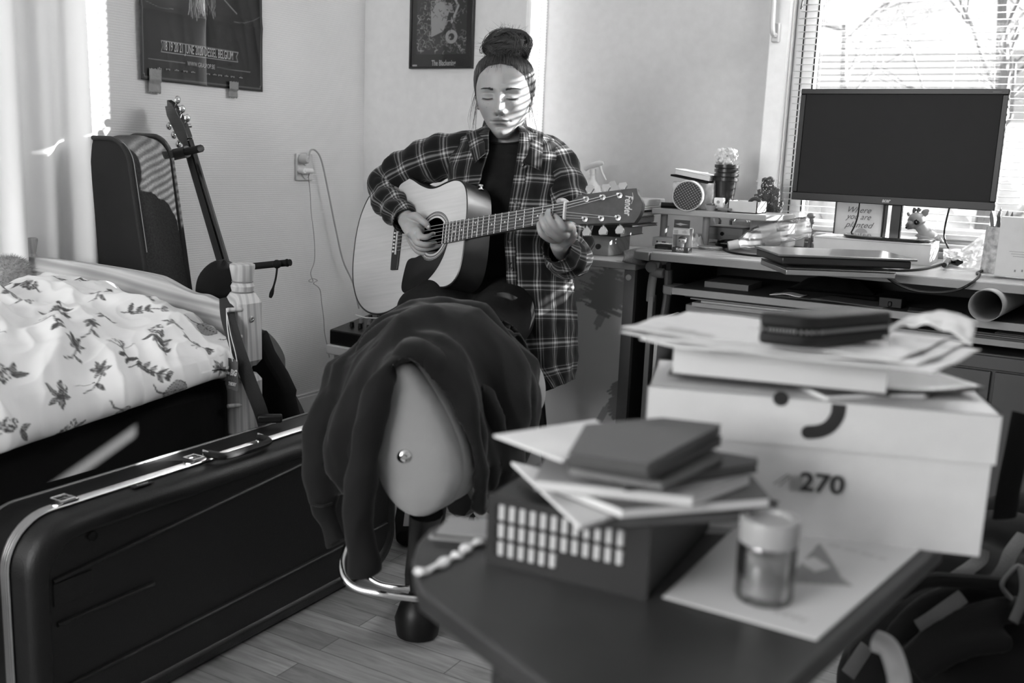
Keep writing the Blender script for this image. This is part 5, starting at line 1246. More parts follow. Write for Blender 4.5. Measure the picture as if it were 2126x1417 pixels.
for k in range(12): mb.b2(K(.06+.074*k, .955)-np.array([0, .0007, 0]), K(.09+.074*k, .985)-np.array([0, .0005, 0]))
for k in range(5): mb.b2(K(.06, .76+.032*k)-np.array([0, .0007, 0]), K(.32, .772+.032*k)-np.array([0, .0005, 0]))
mb.build('printed_pattern', mat('print_grey', .12, .5), kx)
MB().b2((x0+.001, y-.0003, kz0+hK*.20), (x1, y+.0001, kz0+hK*.73)).build('window_film', clear('film', .06, .97), kx)
text_mesh('lettering', 'KLAUS', .008, M_tagw, kx, K(.5, .135)-np.array([0, .0006, 0]), (1, 0, 0), (0, 0, 1), width=.024, bold=.0005)
for k in range(2): MB().box(K(.5, .07-.035*k)-np.array([0, .0004, 0]), (.026-.006*k, .0006, .0009)).build('printed_line', M_silver, kx)
for k, s in enumerate(('THE', 'UMBRELLA', 'ACADEMY')): text_mesh('lettering', s, .003, M_dark, kx, K(.72, .90-.045*k)-np.array([0, .0009, 0]), (1, 0, 0), (0, 0, 1), width=(.006, .016, .015)[k])
fc_ = K(.5, .48)+np.array([0, .014, 0])
mb = MB().ball(fc_, (.0125, .009, .0105), 16, 12).tube([fc_-np.array([0, 0, .008]), fc_-np.array([0, 0, .020])], [.007, .006], 12)
mb.build('toy', mat('toy_vinyl', .55, .5), kx)
MB().ball(fc_+np.array([0, .002, .005]), (.0132, .0098, .0085), 14, 8).build('toy_hair', mat('toy_dark', .05, .6), kx)
for s in (-1, 1): MB().ball(fc_+np.array([s*.006, -.0085, -.001]), .0018, 8, 6).build('toy_eye', mat('eye_black', .008, .1), kx)
hgz = kz0+hK; MB().prism([(x0+.001, hgz), (x1-.001, hgz), (x1-.001, hgz+.0235), (x0+.001, hgz+.0235)], -.0005, .0005, R=np.array([[1, 0, 0], [0, 0, -1], [0, 1, 0]]), o=(0, y+.002, 0)).build('hanger_tab', M_dark, kx)
MB().prism([(x0+.005, hgz+.011), (x0+.014, hgz+.009), (x0+.021, hgz+.007), (x0+.028, hgz+.009), (x1-.005, hgz+.011), (x0+.028, hgz+.013), (x0+.021, hgz+.015), (x0+.014, hgz+.013)], .0006, .0009, R=np.array([[1, 0, 0], [0, 0, -1], [0, 1, 0]]), o=(0, y+.002, 0)).build('hang_slot', mat('slot_pale', .4, .6), kx)
# plates / little tins by the bottle
t = thing('tissue', 'crumpled white wrapper beside the toy carton', 'wrapper', at(1440, 510, z=DZ)); p = at(1442, 512, z=DZ)
MB().grid(lambda u, v: p+np.array([(u-.5)*.07, (v-.5)*.08, .001+.03*math.sin(math.pi*u)*math.sin(math.pi*v)*(1+1.2*nz(u*7, v*7, 3))]), 20, 16).build('film', mat('wrapper_white', .7, .4), t, smooth=60)
for k, lab in enumerate(('lower of the two thin round lids on the desk front', 'upper of the two thin round lids on the desk front')):
    p = at(1476, 517, z=DZ); t = thing('round_lid', lab, 'lid', (p[0]-.004*k, p[1]+.002*k, DZ+.0045*k), 0, 'round lids'); MB().lathe([(0, 0), (.037, 0), (.038, .002), (.036, .004), (0, .004)], 32).build('disc', mat('lid_grey%d' % k, (.25, .5)[k], .4, noise=.3, nscale=90), t, world=False)
# bottle: clear plastic lying down
bo = thing('plastic_bottle', 'empty crumpled clear plastic bottle lying on the desk behind the laptop', 'bottle', (-.85, 3.05, DZ))
def Bp(px, py, yy): return at(px, py, y=yy)
ax0 = Bp(1518, 517, 2.98); ax1 = Bp(1706, 474, 3.10)
ax0[2] = DZ+.020; axd = ax1-ax0; Lb = np.linalg.norm(axd); axd = unit(axd); sR = np.array([unit(np.cross(axd, [0, 0, 1.])), np.cross(unit(np.cross(axd, [0, 0, 1.])), axd), axd]).T
def botf(u, v):
    s = .055+u*(Lb-.055); t_ = s/Lb
    r = np.interp(s, [.055, .07, .09, .12, .16, .22, Lb], [.011, .018, .030, .036, .035, .034, .032]); a = v*2*math.pi
    r *= 1+(.16*nz(s*22, math.cos(a)*2, math.sin(a)*2) if s > .17 else .01*math.sin(s*300))
    return ax0+sR @ np.array([r*math.cos(a), r*math.sin(a), s-.04+.0])
def botg(u, v): p = botf(u, v); return np.array([p[0], p[1], p[2]+.012*min(1, u*2)])
q = N('bottle_plastic'); t_ = q.n('ShaderNodeBsdfTransparent'); t_.inputs[0].default_value = (.93,)*3+(1,); gl = q.n('ShaderNodeBsdfGlossy'); gl.inputs['Roughness'].default_value = .08
df = q.n('ShaderNodeBsdfTranslucent'); df.inputs[0].default_value = (.9,)*3+(1,); lw = q.n('ShaderNodeLayerWeight', i_Blend=.45); m1 = q.n('ShaderNodeMixShader', i_Fac=.28); q.l(t_.outputs[0], m1.inputs[1]); q.l(df.outputs[0], m1.inputs[2]); m2 = q.n('ShaderNodeMixShader'); q.l(lw.outputs['Fresnel'], m2.inputs[0]); q.l(m1.outputs[0], m2.inputs[1]); q.l(gl.outputs[0], m2.inputs[2]); q.l(m2.outputs[0], q.out.inputs[0]); M_pet2 = q.m
MB().grid(botg, 60, 28).build('bottle_body', M_pet2, bo, smooth=180)
def labf(u, v):
    s = .125+u*.055; a = v*2*math.pi; r = .0368; p = ax0+sR @ np.array([r*math.cos(a), r*math.sin(a), s-.04]); return np.array([p[0], p[1], p[2]+.010])
MB().grid(labf, 6, 28).build('wrap_label', sheer('bottle_label', .45, .3, .25, .4), bo, smooth=180)
cpn = MB(sR, ax0+np.array([0, 0, .0])); cpn.lathe([(0, -.010), (.0135, -.010), (.0145, .022), (.012, .024), (0, .024)], 24).build('cap', mat('bottle_cap', .6, .4), bo)
# plastic bag, pencil cup, card at the right end
bgp = thing('plastic_bag', 'clear crumpled plastic bag leaning on the pencil cup', 'bag', (-.3, 3.1, DZ))
def bagf(u, v):
    px = 1958+u*105; ybot = 556; ytop = 516-52*max(0, (u-.35)/.65)**1.3; yy = 3.12-.05*math.sin(u*3)+.03*nz(u*6, v*6, 1)
    p = at(px, ybot+(ytop-ybot)*v, y=yy+.04*v); return np.array([p[0], p[1]+.03*math.sin(math.pi*v)*nz(u*9, v*7, 4), max(p[2], DZ+.002)])
MB().grid(bagf, 40, 26).build('film', sheer('bag_film', .85, .5, .35, .25), bgp, smooth=60)
cup = thing('pencil_cup', 'tall patterned cup full of pencils at the right edge', 'cup', (0, 0, 0)); p = at(2083, 560, z=DZ); cup.location = (-.205, 3.02, DZ); kq = at(2060, 450, y=3.0); 
hC = .125
Rr = np.array([[1, 0, .06], [0, 1, 0], [0, 0, 1.]])
MB(Rr).lathe([(0, 0), (.031, 0), (.036, hC), (.034, hC), (.030, .003), (0, .003)], 28).build('cup_body', mat('lace_pattern', .42, .6, noise=.55, nscale=70), cup, world=False)
rr = random.Random(14)
PL_ = [('dark pencil leaning left in the patterned cup'), ('grey pencil leaning to the back of the patterned cup'), ('pale pencil standing tallest in the patterned cup'), ('dark grey pencil leaning right in the patterned cup'), ('blackish short pencil at the front of the patterned cup'), ('mid grey pencil at the right of the patterned cup')]
for k in range(6):
    a = (3.2, 1.6, 2.4, .1, 4.7, 5.6)[k]; r0 = .018; r1 = rr.uniform(.018, .034); h_ = rr.uniform(.145, .178); pn = MB().tube([(r0*math.cos(a+2), r0*math.sin(a+2), .01), (r1*math.cos(a), r1*math.sin(a), h_-.014)], .0042, 6).tube([(r1*math.cos(a), r1*math.sin(a), h_-.014), (r1*1.05*math.cos(a), r1*1.05*math.sin(a), h_)], [.0042, .0008], 6)
    p = thing('pencil', PL_[k], 'pencil', (-.205, 3.02, DZ), 0, 'pencils in the patterned cup')
    pn.build('shaft', mat('pencil_%d' % (k % 4), (.05, .2, .5, .1)[k % 4], .4), p, world=False)
cdx = thing('white_box', 'tall white box with small grey print at the right edge of the desk', 'box', (-.12, 2.86, DZ)); y = 2.87
a = at(2079, 449, y=y); fbox(2079, 449, 2190, 582, y, .05).build('box_body', mat('white_box_card', .62, .5), cdx, bevel=.001)
M_sm = mat('small_print', .25, .6)
for k, py in enumerate((523, 528, 533)): MB().box(at(2118, py, y=y-.0008), (.05-.008*k, .0004, .0009)).build('printed_line', M_sm, cdx)
for px in (2107, 2122): p = at(px, 562, y=y-.0008); MB().box(p, (.004, .0004, .006)).build('printed_mark', M_sm, cdx)
# ============================================================ foreground table
TZ = .66
tb_ = thing('side_table', 'dark wooden table in the foreground carrying books, boxes and a jar', 'table', (-.2, .75, 0))
def tz(px, py, z=TZ): return at(px, py, z=z)
tpts = [(860, 1188), (856, 1160), (866, 1125), (892, 1096), (935, 1078), (1960, 1128), (1640, 1417)]
A_ = [tz(*p)[:2] for p in tpts]; dirR = A_[-1]-A_[-2]; A_[-1] = A_[-2]+dirR*1.28
d2 = tz(1130, 1417)[:2]-tz(870, 1222)[:2]
A_ += [tz(870, 1222)[:2]+d2*1.6, tz(870, 1222)[:2]]
M_tw = mat('dark_tabletop', .030, .42, noise=.25, nscale=12)
MB().prism([tuple(p) for p in A_][::-1], TZ-.020, TZ).build('tabletop', M_tw, tb_, bevel=.003)
c_ = sum(A_)/len(A_)
mb = MB(); ins = [c_+(p-c_)*.12 for p in A_]
mb.prism([tuple(p) for p in ins][::-1], TZ-.05, TZ-.018).build('apron', mat('dark_apron', .02, .45), tb_)
for p in (ins[0], ins[5], ins[6], ins[7]):
    MB().tube([(p[0], p[1], 0), (p[0], p[1], TZ-.07)], [.014, .02], 14).build('leg', mat('dark_apron', .02, .45), tb_)
# shoe box ----------------------------------------------------------
bx = thing('shoe_box', 'large white shoe box with a lid, black swoosh-like curve and number on its front', 'box', (-.17, 1.0, TZ))
P0 = tz(2052, 1146); pr_t = at(2078, 850, y=P0[1]); 
e0 = PC(1345, 795, .99); e1 = PC(2078, 862, .925)
bd = unit((e1-e0)*np.array([1, 1, 0])); bn = np.array([-bd[1], bd[0], 0]); BW = .325; BD = .135; BH = e1[2]-TZ
o0 = np.array([e1[0], e1[1], TZ])-bd*BW
RB_ = np.array([bd, bn, [0, 0, 1.]]).T
M_bx = mat('box_white', .60, .6); LH = .048
MB(RB_, o0).b2((0.002, .002, 0), (BW-.002, BD-.002, BH-.01)).build('box_body', M_bx, bx)
mb = MB(RB_, o0); mb.b2((-.001, -.001, BH-.001), (BW+.001, BD+.001, BH)); 
for lo, hi in (((-.001, -.001, BH-LH), (BW+.001, .001, BH)), ((-.001, BD-.001, BH-LH), (BW+.001, BD+.001, BH)), ((-.001, 0, BH-LH), (.001, BD, BH)), ((BW-.001, 0, BH-LH), (BW+.001, BD, BH))): mb.b2(lo, hi)
mb.build('lid', M_bx, bx)
def BF(px, py):   # point on the box front seen at a picture point
    d = _M @ np.array([(px-1063)/F, -(py-708.5)/F, -1.]); t = np.dot(o0-CAM, bn)/np.dot(d, bn); return CAM+d*t-bn*.0016
M_bk = mat('print_black', .02, .4)
sw = catmull([BF(1742, 838), BF(1738, 862), BF(1722, 884), BF(1700, 894), BF(1678, 896)], 6)
mb = MB()
mb.tube(sw, .0068, 12, flat=(.03, 1), up=bn); mb.tube([sw[-1]-bd*.0, sw[-1]-bn*.0001], .0068, 18); mb.build('printed_curve', M_bk, bx)
MB().tube([BF(1621, 826), BF(1621, 826)-bn*.0002], .0075, 20).build('printed_dot', M_bk, bx)
upb = np.array([0, 0, 1.])
text_mesh('lettering', '270', .026, M_bk, bx, BF(1706, 1004), bd, upb, width=.042, bold=.0007, depth=0)
mb = MB()
for k in range(6): a = BF(1641+k*4.5, 986); b_ = BF(1641+k*4.5, 1018); mb.tube([a, b_], .00045, 5)
mb.tube([BF(1606, 1003), BF(1637, 983)], .0006, 5).tube([BF(1618, 1007), BF(1640, 986)], .0006, 5)
mb.build('printed_lines', mat('thin_print', .15, .5), bx)
zt = TZ+BH
def onbox(px, py, z=0): return at(px, py, z=zt+z)
# flexible booklet, thick book, newspapers, zip case
def quad(name, pts, z0, z1, m, par, bev=.0008, label=None):
    P = [np.array([p[0], p[1], z0]) for p in pts]; n = len(P)
    return MB().add(P+[np.array([p[0], p[1], z1]) for p in pts], [tuple(range(n))[::-1], tuple(range(n, 2*n))]+[(k, (k+1) % n, n+(k+1) % n, n+k) for k in range(n)]).build(name, m, par, bevel=bev, label=label)
bk0 = onbox(1705, 828); bkR = onbox(2050, 822)
t = thing('magazine', 'thin magazine with a curling dark cover under the thick book on the shoe box', 'magazine', bk0)
q0 = onbox(1712, 832); q1 = onbox(2050, 826); dd = unit(q1-q0); nn_ = np.array([-dd[1], dd[0], 0])
def mg(u, v, dz=0):
    p = q0+dd*(u*np.linalg.norm(q1-q0))+nn_*v*.14; return np.array([p[0], p[1], zt+.0022+dz+.006*max(0, (u-.5)/.5)**2*(1-v*.3)+.0015*math.sin(u*5)])
MB().grid(lambda u, v: mg(u*.62, v), 20, 6).build('pages', M_paper, t, solid=.0035, smooth=180)
MB().grid(lambda u, v: mg(u, v, .003), 26, 6).build('cover', mat('magazine_dark', .045, .35), t, solid=.0008, smooth=180)
bz0 = zt+.006
b0 = at(1395, 778, z=bz0); b1 = at(1838, 822, z=bz0); dd = unit((b1-b0)*np.array([1, 1, 0])); nn_ = np.array([-dd[1], dd[0], 0]); LB_ = np.linalg.norm((b1-b0)[:2])
BT = .034
t = thing('thick_book', 'thick dark covered book with its pages facing out, on the shoe box', 'book', b0)
RBk = np.array([dd, nn_, [0, 0, 1.]]).T
DB = .115
MB(RBk, b0).b2((-.004, -.003, 0), (LB_+.004, DB, .0024)).b2((-.004, -.003, BT-.0024), (LB_+.004, DB, BT)).b2((-.004, DB-.0024, 0), (LB_+.004, DB, BT)).build('cover', mat('book_black', .02, .5), t, bevel=.0006)
MB(RBk, b0).b2((0, 0.001, .0024), (LB_, DB-.004, BT-.0024)).build('pages', M_pages, t)
# newspapers / brochures
NZ = bz0+BT+.001
npnts = [at(x, y, z=NZ)[:2] for x, y in ((1288, 706), (1905, 770), (2005, 722), (1432, 662))]
t = thing('newspaper', 'folded printed newspaper lying on the thick book beneath the zip case', 'newspaper', (npnts[0][0], npnts[0][1], NZ))
RN = Raster(300, 200); rr = random.Random(31)
for k in range(26):
    x = rr.uniform(0, 280); y = rr.uniform(0, 180); w_ = rr.uniform(15, 70); h_ = rr.uniform(4, 26)
    if k % 3 == 0: RN.poly([(x, y), (x+w_, y), (x+w_, y+h_), (x, y+h_)], rr.uniform(.15, .5))
    else:
        for j in range(int(h_/4)): RN.line([(x, y+j*4), (x+w_, y+j*4)], .8, .3)
def npf(u, v, dz=0, sc=1., sh=0):
    P = npnts; p = (P[0]*(1-u)+P[1]*u)*(1-v)+(P[3]*(1-u)+P[2]*u)*v; c = sum(P)/4; p = c+(p-c)*sc; p = p+sh*np.array([.01, -.006])
    return np.array([p[0], p[1], NZ+.002+dz+.0035*nz(u*4+sh, v*3, 2)+.006*(1-v)*max(0, .15-u)*4])
for k, (dz, sc, sh) in enumerate(((0, .97, 2), (.003, 1., 0), (.006, .96, -1))):
    g = MB().grid(lambda u, v, dz=dz, sc=sc, sh=sh: npf(u, v, dz, sc, sh), 60, 36).build('sheet', inkmat('newsprint', .62, .14, .7), t, smooth=180, solid=.0012)
    set_ink(g, RN.sample(np.repeat(np.linspace(0, 1, 61), 37), np.tile(np.linspace(0, 1, 37), 61)) if k else np.zeros(61*37))
ZZ = NZ+.012
zp = [at(x, y, z=ZZ)[:2] for x, y in ((1560, 712), (1688, 722), (1858, 690), (1850, 668), (1600, 650))]
t = thing('zip_case', 'black zipped case lying on the newspaper in the foreground', 'case', (zp[0][0], zp[0][1], ZZ))
z0 = at(1562, 712, z=ZZ)[:2]; z1 = at(1680, 724, z=ZZ)[:2]; z2 = at(1856, 706, z=ZZ)[:2]
e_ = z2-z1; f_ = z0-z1; zc4 = [z1, z2, z2+f_*1.05, z0]
def rpoly(P, r, n=5):
    out = []; m = len(P)
    for i in range(m):
        a, b_, c = np.array(P[i-1]), np.array(P[i]), np.array(P[(i+1) % m]); u = unit(a-b_); v = unit(c-b_)
        for k in range(n+1): t = k/n; out.append((1-t)**2*(b_+u*r)+2*t*(1-t)*b_+t*t*(b_+v*r))
    return out
rp = rpoly(zc4, .014); M_zc = mat('zip_case_cloth', .007, .55, spec=.35, bump=.4, bscale=600)
MB().prism([tuple(p) for p in rp], ZZ-.0, ZZ+.013).build('lower_shell', M_zc, t, bevel=.004)
MB().prism([tuple(p) for p in rp], ZZ+.0165, ZZ+.030).build('upper_shell', M_zc, t, bevel=.004)
cz = sum(rp)/len(rp); mb = MB(); inn = [cz+(p-cz)*.985 for p in rp]
mb.prism([tuple(p) for p in inn], ZZ+.010, ZZ+.02).build('zip_tape', M_blackm, t)
mb = MB(); m = len(rp); L_ = 0
rs_ = resample(rp, .0028, True)
for p in rs_: mb.ball((p[0], p[1], ZZ+.0147), (.0012, .0012, .0018), 5, 4)
mb.build('zip_teeth', mat('zip_metal', .35, .3, metal=.8), t)
p = zc4[1]*.9+zc4[0]*.1; MB().tube([(p[0]+.006*math.cos(a), p[1]-.004, ZZ-.001+.006*math.sin(a)) for a in np.linspace(0, 2*math.pi, 14, endpoint=False)], .001, 6, closed=True).build('zip_pull', M_steel, t)
t = thing('paper_packet', 'crumpled white paper packet behind the black zip case', 'packet', at(1930, 700, z=NZ+.01))
c1 = at(1920, 708, z=NZ+.012); 
MB().grid(lambda u, v: c1+np.array([(u-.5)*.085, .02+(v-.5)*.03, .016*math.sin(math.pi*u)+.02*u*v+.006*nz(u*7, v*5, 9)]), 16, 8).build('wrapper', M_paper, t, smooth=60, solid=.001)
# sheet of paper & cup on the table --------------------------------------
ph2 = thing('certificate', 'white printed sheet on the table under the glass jar', 'paper', tz(1650, 1230))
sp = [tz(*p)[:2] for p in ((1375, 1242), (1695, 1332), (1932, 1124), (1560, 1062))]
RC = Raster(300, 210)
def sgrid(u, v): p = (sp[0]*(1-u)+sp[1]*u)*(1-v)+(sp[3]*(1-u)+sp[2]*u)*v; return np.array([p[0], p[1], TZ+.0012])
def inv(px, py):
    best = None; q_ = tz(px, py)[:2]
    for i in range(61):
        for j in range(61):
            u, v = i/60, j/60; p = (sp[0]*(1-u)+sp[1]*u)*(1-v)+(sp[3]*(1-u)+sp[2]*u)*v; d = (p[0]-q_[0])**2+(p[1]-q_[1])**2
            if best is None or d < best[0]: best = (d, u*300, v*210)
    return best[1:]
RC.poly([inv(*p) for p in ((1640, 1195), (1700, 1128), (1742, 1200), (1770, 1218), (1640, 1212))], .62); RC.poly([inv(*p) for p in ((1655, 1168), (1690, 1160), (1720, 1180), (1690, 1190))], -1)
for a, b_ in (((1712, 1132), (1840, 1166)), ((1600, 1270), (1672, 1292))):
    p0_, p1_ = inv(*a), inv(*b_); 
    for k in range(22): x = p0_[0]+(p1_[0]-p0_[0])*k/22; y = p0_[1]+(p1_[1]-p0_[1])*k/22; RC.line([(x, y-2), (x+2, y+3)], .9, .45) if k % 6 else None
g = MB().grid(sgrid, 120, 90).build('sheet', inkmat('certificate_print', .62, .06, .6), ph2, smooth=180, solid=.0006); set_ink(g, np.clip(RC.sample(np.repeat(np.linspace(0, 1, 121), 91), np.tile(np.linspace(0, 1, 91), 121)), 0, 1))
jp = tz(1585, 1250); jr = .0248
jp = tz(1584, 1243)
jr = 57/2067*np.linalg.norm(jp-CAM)
jh = .072
t = thing('glass_jar', 'small pink-grey candle jar with a white lid standing on the white sheet', 'jar', (jp[0], jp[1], TZ+.002))
MB().lathe([(0, 0), (jr*.93, 0), (jr, .004), (jr, jh*.70), (jr*.9, jh*.76), (jr*.88, jh*.8), (jr*.84, jh*.8), (jr*.84, jh*.75), (jr*.92, jh*.68), (jr*.92, .006), (0, .006)], 40).build('jar_glass', clear('thick_glass', .10, .88), t, world=False)
MB().lathe([(0, .007), (jr*.90, .007), (jr*.90, jh*.60), (0, jh*.62)], 32).build('contents', mat('jar_contents', .36, .5, noise=.55, nscale=26), t, world=False)
MB().lathe([(jr*.9, jh*.70), (jr*1.0, jh*.70), (jr*1.01, jh*.96), (jr*.98, jh*.99), (jr*.72, jh*.99), (jr*.68, jh*.95), (0, jh*.95)], 40).build('lid', mat('jar_lid', .36, .4), t, world=False, smooth=30)
# crate with three rows of openings ---------------------------------------
g0 = tz(1008, 1166); g1 = tz(1342, 1247); g2 = tz(1560, 1120)
cd_ = unit(g1-g0); cn_ = unit(np.array([-cd_[1], cd_[0], 0])); CW = np.linalg.norm(g1-g0); CD = .19; CH = .064
RCt = np.array([cd_, cn_, [0, 0, 1.]]).T; M_cr = mat('crate_black', .010, .45)
t = thing('card_crate', 'black box with three rows of oval windows on its front, under the notebooks', 'box', g0)
mb = MB(RCt, g0)
mb.b2((0, .004, 0), (CW, CD, .004)).b2((0, CD-.004, 0), (CW, CD, CH)).b2((0, .004, 0), (.004, CD, CH)).b2((CW-.004, .004, 0), (CW, CD, CH)).b2((0, .004, CH-.003), (CW, CD, CH))
mb.build('box_shell', M_cr, t, bevel=.001)
FW = CW*.80; mb = MB(RCt, g0); y0 = 0; nc = 12; x00 = CW*.055
rows = [(.009, .0225, 6), (.0255, .039, 12), (.042, .0565, 12)]
mb.b2((0, 0, 0), (x00, .005, CH)).b2((x00+FW, 0, 0), (CW, .005, CH)).b2((x00, 0, 0), (x00+FW, .005, rows[0][0])).b2((x00, 0, rows[2][1]), (x00+FW, .005, CH))
pw_ = FW/nc
for ri, (za, zb_, nn2) in enumerate(rows):
    if ri: mb.b2((x00, 0, rows[ri-1][1]), (x00+FW, .005, za))
    for k in range(nc+1):
        if k >= nn2: mb.b2((x00+k*pw_-.0001, 0, za), (min(x00+FW, x00+(k+1)*pw_), .005, zb_)); continue
        mb.b2((x00+k*pw_-pw_*.14, 0, za), (x00+k*pw_+pw_*.14, .005, zb_))
mb.build('pierced_front', M_cr, t)
mb = MB(RCt, g0)
for ri, (za, zb_, nn2) in enumerate(rows):
    for k in range(nn2): mb.tube([(x00+(k+.5)*pw_, .0045, za), (x00+(k+.5)*pw_, .0045, zb_)], pw_*.36, 8)
mb.build('pale_cards', mat('pale_card_edges', .62, .6), t)
# stack of notebooks on the crate ------------------------------------------
z = TZ+CH+.0004
def sl(name, lab, cat, quad_px, th, m, pages=True, grp='notebooks on the black crate', pg_=None):
    global z
    P = [at(x, y, z=z+th)[:2] for x, y in quad_px]; t = thing(name, lab, cat, (P[0][0], P[0][1], z), 0, grp)
    if pages and th > .003:
        quad('cover', P, z, z+.0008, m, t, 0); quad('cover', P, z+th-.0008, z+th, m, t, 0)
        c = sum(P)/len(P); quad('pages', [c+(p-c)*.985 for p in P], z+.0008, z+th-.0008, pg_ or M_pages, t, 0)
    else: quad('sheet', P, z, z+th, m, t, 0)
    z += th+.0006
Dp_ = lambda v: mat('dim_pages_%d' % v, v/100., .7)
Mn = lambda v: mat('note_%d' % v, v/1000., .45)
sl('notebook', 'wide dark notebook lying directly on the black crate', 'notebook', [(1215, 1078), (1552, 1060), (1618, 1040), (1490, 1000), (1165, 1020)], .009, Mn(38), pg_=Dp_(12))
sl('booklet', 'pale stapled booklet whose corner hangs over the crate front', 'booklet', [(1205, 1092), (1298, 1060), (1180, 985), (1062, 958)], .003, M_paper, False)
sl('notebook', 'grey school notebook above the wide dark one', 'notebook', [(1290, 1055), (1600, 1032), (1560, 985), (1440, 960), (1120, 990)], .009, Mn(90))
sl('notebook', 'cream notebook with a bright page edge in the middle of the stack', 'notebook', [(1110, 995), (1440, 1030), (1560, 985), (1300, 938), (1130, 950)], .009, Mn(330))
sl('notebook', 'dark slim planner sticking out to the right of the stack', 'notebook', [(1300, 1000), (1574, 962), (1572, 950), (1450, 930), (1200, 945)], .008, Mn(25), pg_=Dp_(6))
sl('notebook', 'mid grey notebook under the top brown one', 'notebook', [(1180, 968), (1375, 1000), (1502, 940), (1380, 905), (1215, 925)], .007, Mn(120), pg_=Dp_(20))
sl('envelope', 'white envelope poking out to the left under the top notebook', 'envelope', [(1025, 902), (1168, 955), (1290, 900), (1235, 870)], .002, M_paper, False)
sl('notebook', 'dark notebook second from the top of the stack', 'notebook', [(1178, 950), (1350, 980), (1500, 905), (1370, 880), (1205, 905)], .008, Mn(20), pg_=Dp_(5))
sl('notebook', 'soft grey covered notebook topmost of the stack', 'notebook', [(1180, 940), (1345, 962), (1498, 880), (1375, 866), (1215, 880)], .009, Mn(75), pg_=Dp_(7))
# torn strip & magazines behind at the table's back left
t = thing('magazine', 'thin magazines lying at the back left edge of the table behind the crate', 'magazine', tz(950, 1100))
zz = TZ
for k, v in enumerate((330, 60, 250)):
    P = [at(x, y, z=zz+.003)[:2] for x, y in ((890+8*k, 1112-5*k), (1010, 1122-5*k), (1040, 1092-3*k), (935, 1080-5*k))]; quad('issue', P, zz, zz+.003, Mn(v), t, 0); zz += .0034
t = thing('paper_strip', 'torn strip of white crimped paper on the left tip of the table', 'paper', tz(930, 1170))
mb = MB(); Q = [tz(*p) for p in ((864, 1196), (905, 1182), (936, 1163), (958, 1155), (972, 1140), (1000, 1128))]
P = catmull(Q, 5)
mb.tube([p+np.array([0, 0, .003+.001*math.sin(i*1.7)]) for i, p in enumerate(P)], [.0045+.0018*math.sin(i*1.1) for i in range(len(P))], 8, flat=(.5, 1), up=(0, 0, 1)).build('strip', M_paper, t)

# ============================================================ chair with the hoodie over its back
ch = thing('office_chair', 'pale upholstered chair with a rounded teardrop backrest, chrome tubes and black base', 'chair', (-1.17, 1.72, 0))
M_uph = mat('pale_upholstery', .27, .85, bump=.35, bscale=700, bdist=.0012, sheen=.1)
CD0 = 1.62
tear = [(836, 757), (856, 778), (888, 828), (920, 888), (940, 950), (940, 1005), (915, 1052), (872, 1075), (828, 1058), (792, 1010), (782, 960), (790, 870), (804, 790), (818, 762)]
crx = _M @ np.array([1., 0, 0]); bk_ = unit((_M @ np.array([0, 0, -1.]))*np.array([1, 1, 0]))
T3 = [PC(x, y, CD0) for x, y in catmull([(a, b, 0) for a, b in tear], 4, True) for _ in (0,)] if False else [PC(p[0], p[1], CD0) for p in catmull([(a, b, 0) for a, b in tear], 4, True)]
tc = sum(T3)/len(T3)
def bolster(name, shift, sc0, deps, m, par):
    mb = MB(); vs = []; fs = []; n = len(T3)
    for d, sc in deps:
        for p in T3: vs.append(tc+(p-tc)*sc+shift*d)
    for i in range(len(deps)-1):
        for k in range(n): fs.append((i*n+k, i*n+(k+1) % n, (i+1)*n+(k+1) % n, (i+1)*n+k))
    fs.append(tuple(range(n))[::-1]); fs.append(tuple((len(deps)-1)*n+k for k in range(n))); return mb.add(vs, fs).build(name, m, par, smooth=50)
sh1 = unit(crx*.50+bk_*.866)
bolster('backrest_front_pad', sh1, 1, [(-.012, .35), (-.011, .7), (-.006, .9), (0, .975), (.010, 1.0), (.022, 1.0), (.028, .985)], M_uph, ch)
bolster('backrest_rear_pad', sh1, 1, [(.028, .97), (.034, 1.0), (.05, 1.0), (.056, .985), (.060, .965), (.066, .985), (.09, .99), (.105, .95)], M_uph, ch)
cbp = PC(839, 949, CD0-.012); Rb = np.array([crx, np.cross(-bk_, crx), -bk_]).T
MB(Rb, cbp).lathe([(0, -.01), (.013, -.01), (.013, -.002), (.011, .001), (.006, .003), (.004, .001), (0, .001)], 24).build('chrome_button', M_chrome, ch)
far = PC(1092, 850, 2.02); 
FT = [PC(p[0], p[1], 2.0) for p in catmull([(a, b, 0) for a, b in ((1090, 750), (1108, 775), (1116, 810), (1112, 850), (1088, 884), (1070, 880), (1060, 850), (1060, 800), (1072, 760))], 4, True)]
fc2 = sum(FT)/len(FT); mb = MB(); vs = []; n = len(FT); dl_ = [(-.02, .9), (-.01, 1), (.03, 1), (.04, .9)]
for d, sc in dl_:
    for p in FT: vs.append(fc2+(p-fc2)*sc+sh1*d)
fs = [(i*n+k, i*n+(k+1) % n, (i+1)*n+(k+1) % n, (i+1)*n+k) for i in range(3) for k in range(n)]+[tuple(range(n))[::-1], tuple(3*n+k for k in range(n))]
mb.add(vs, fs).build('backrest_far_pad', M_uph, ch, smooth=50)
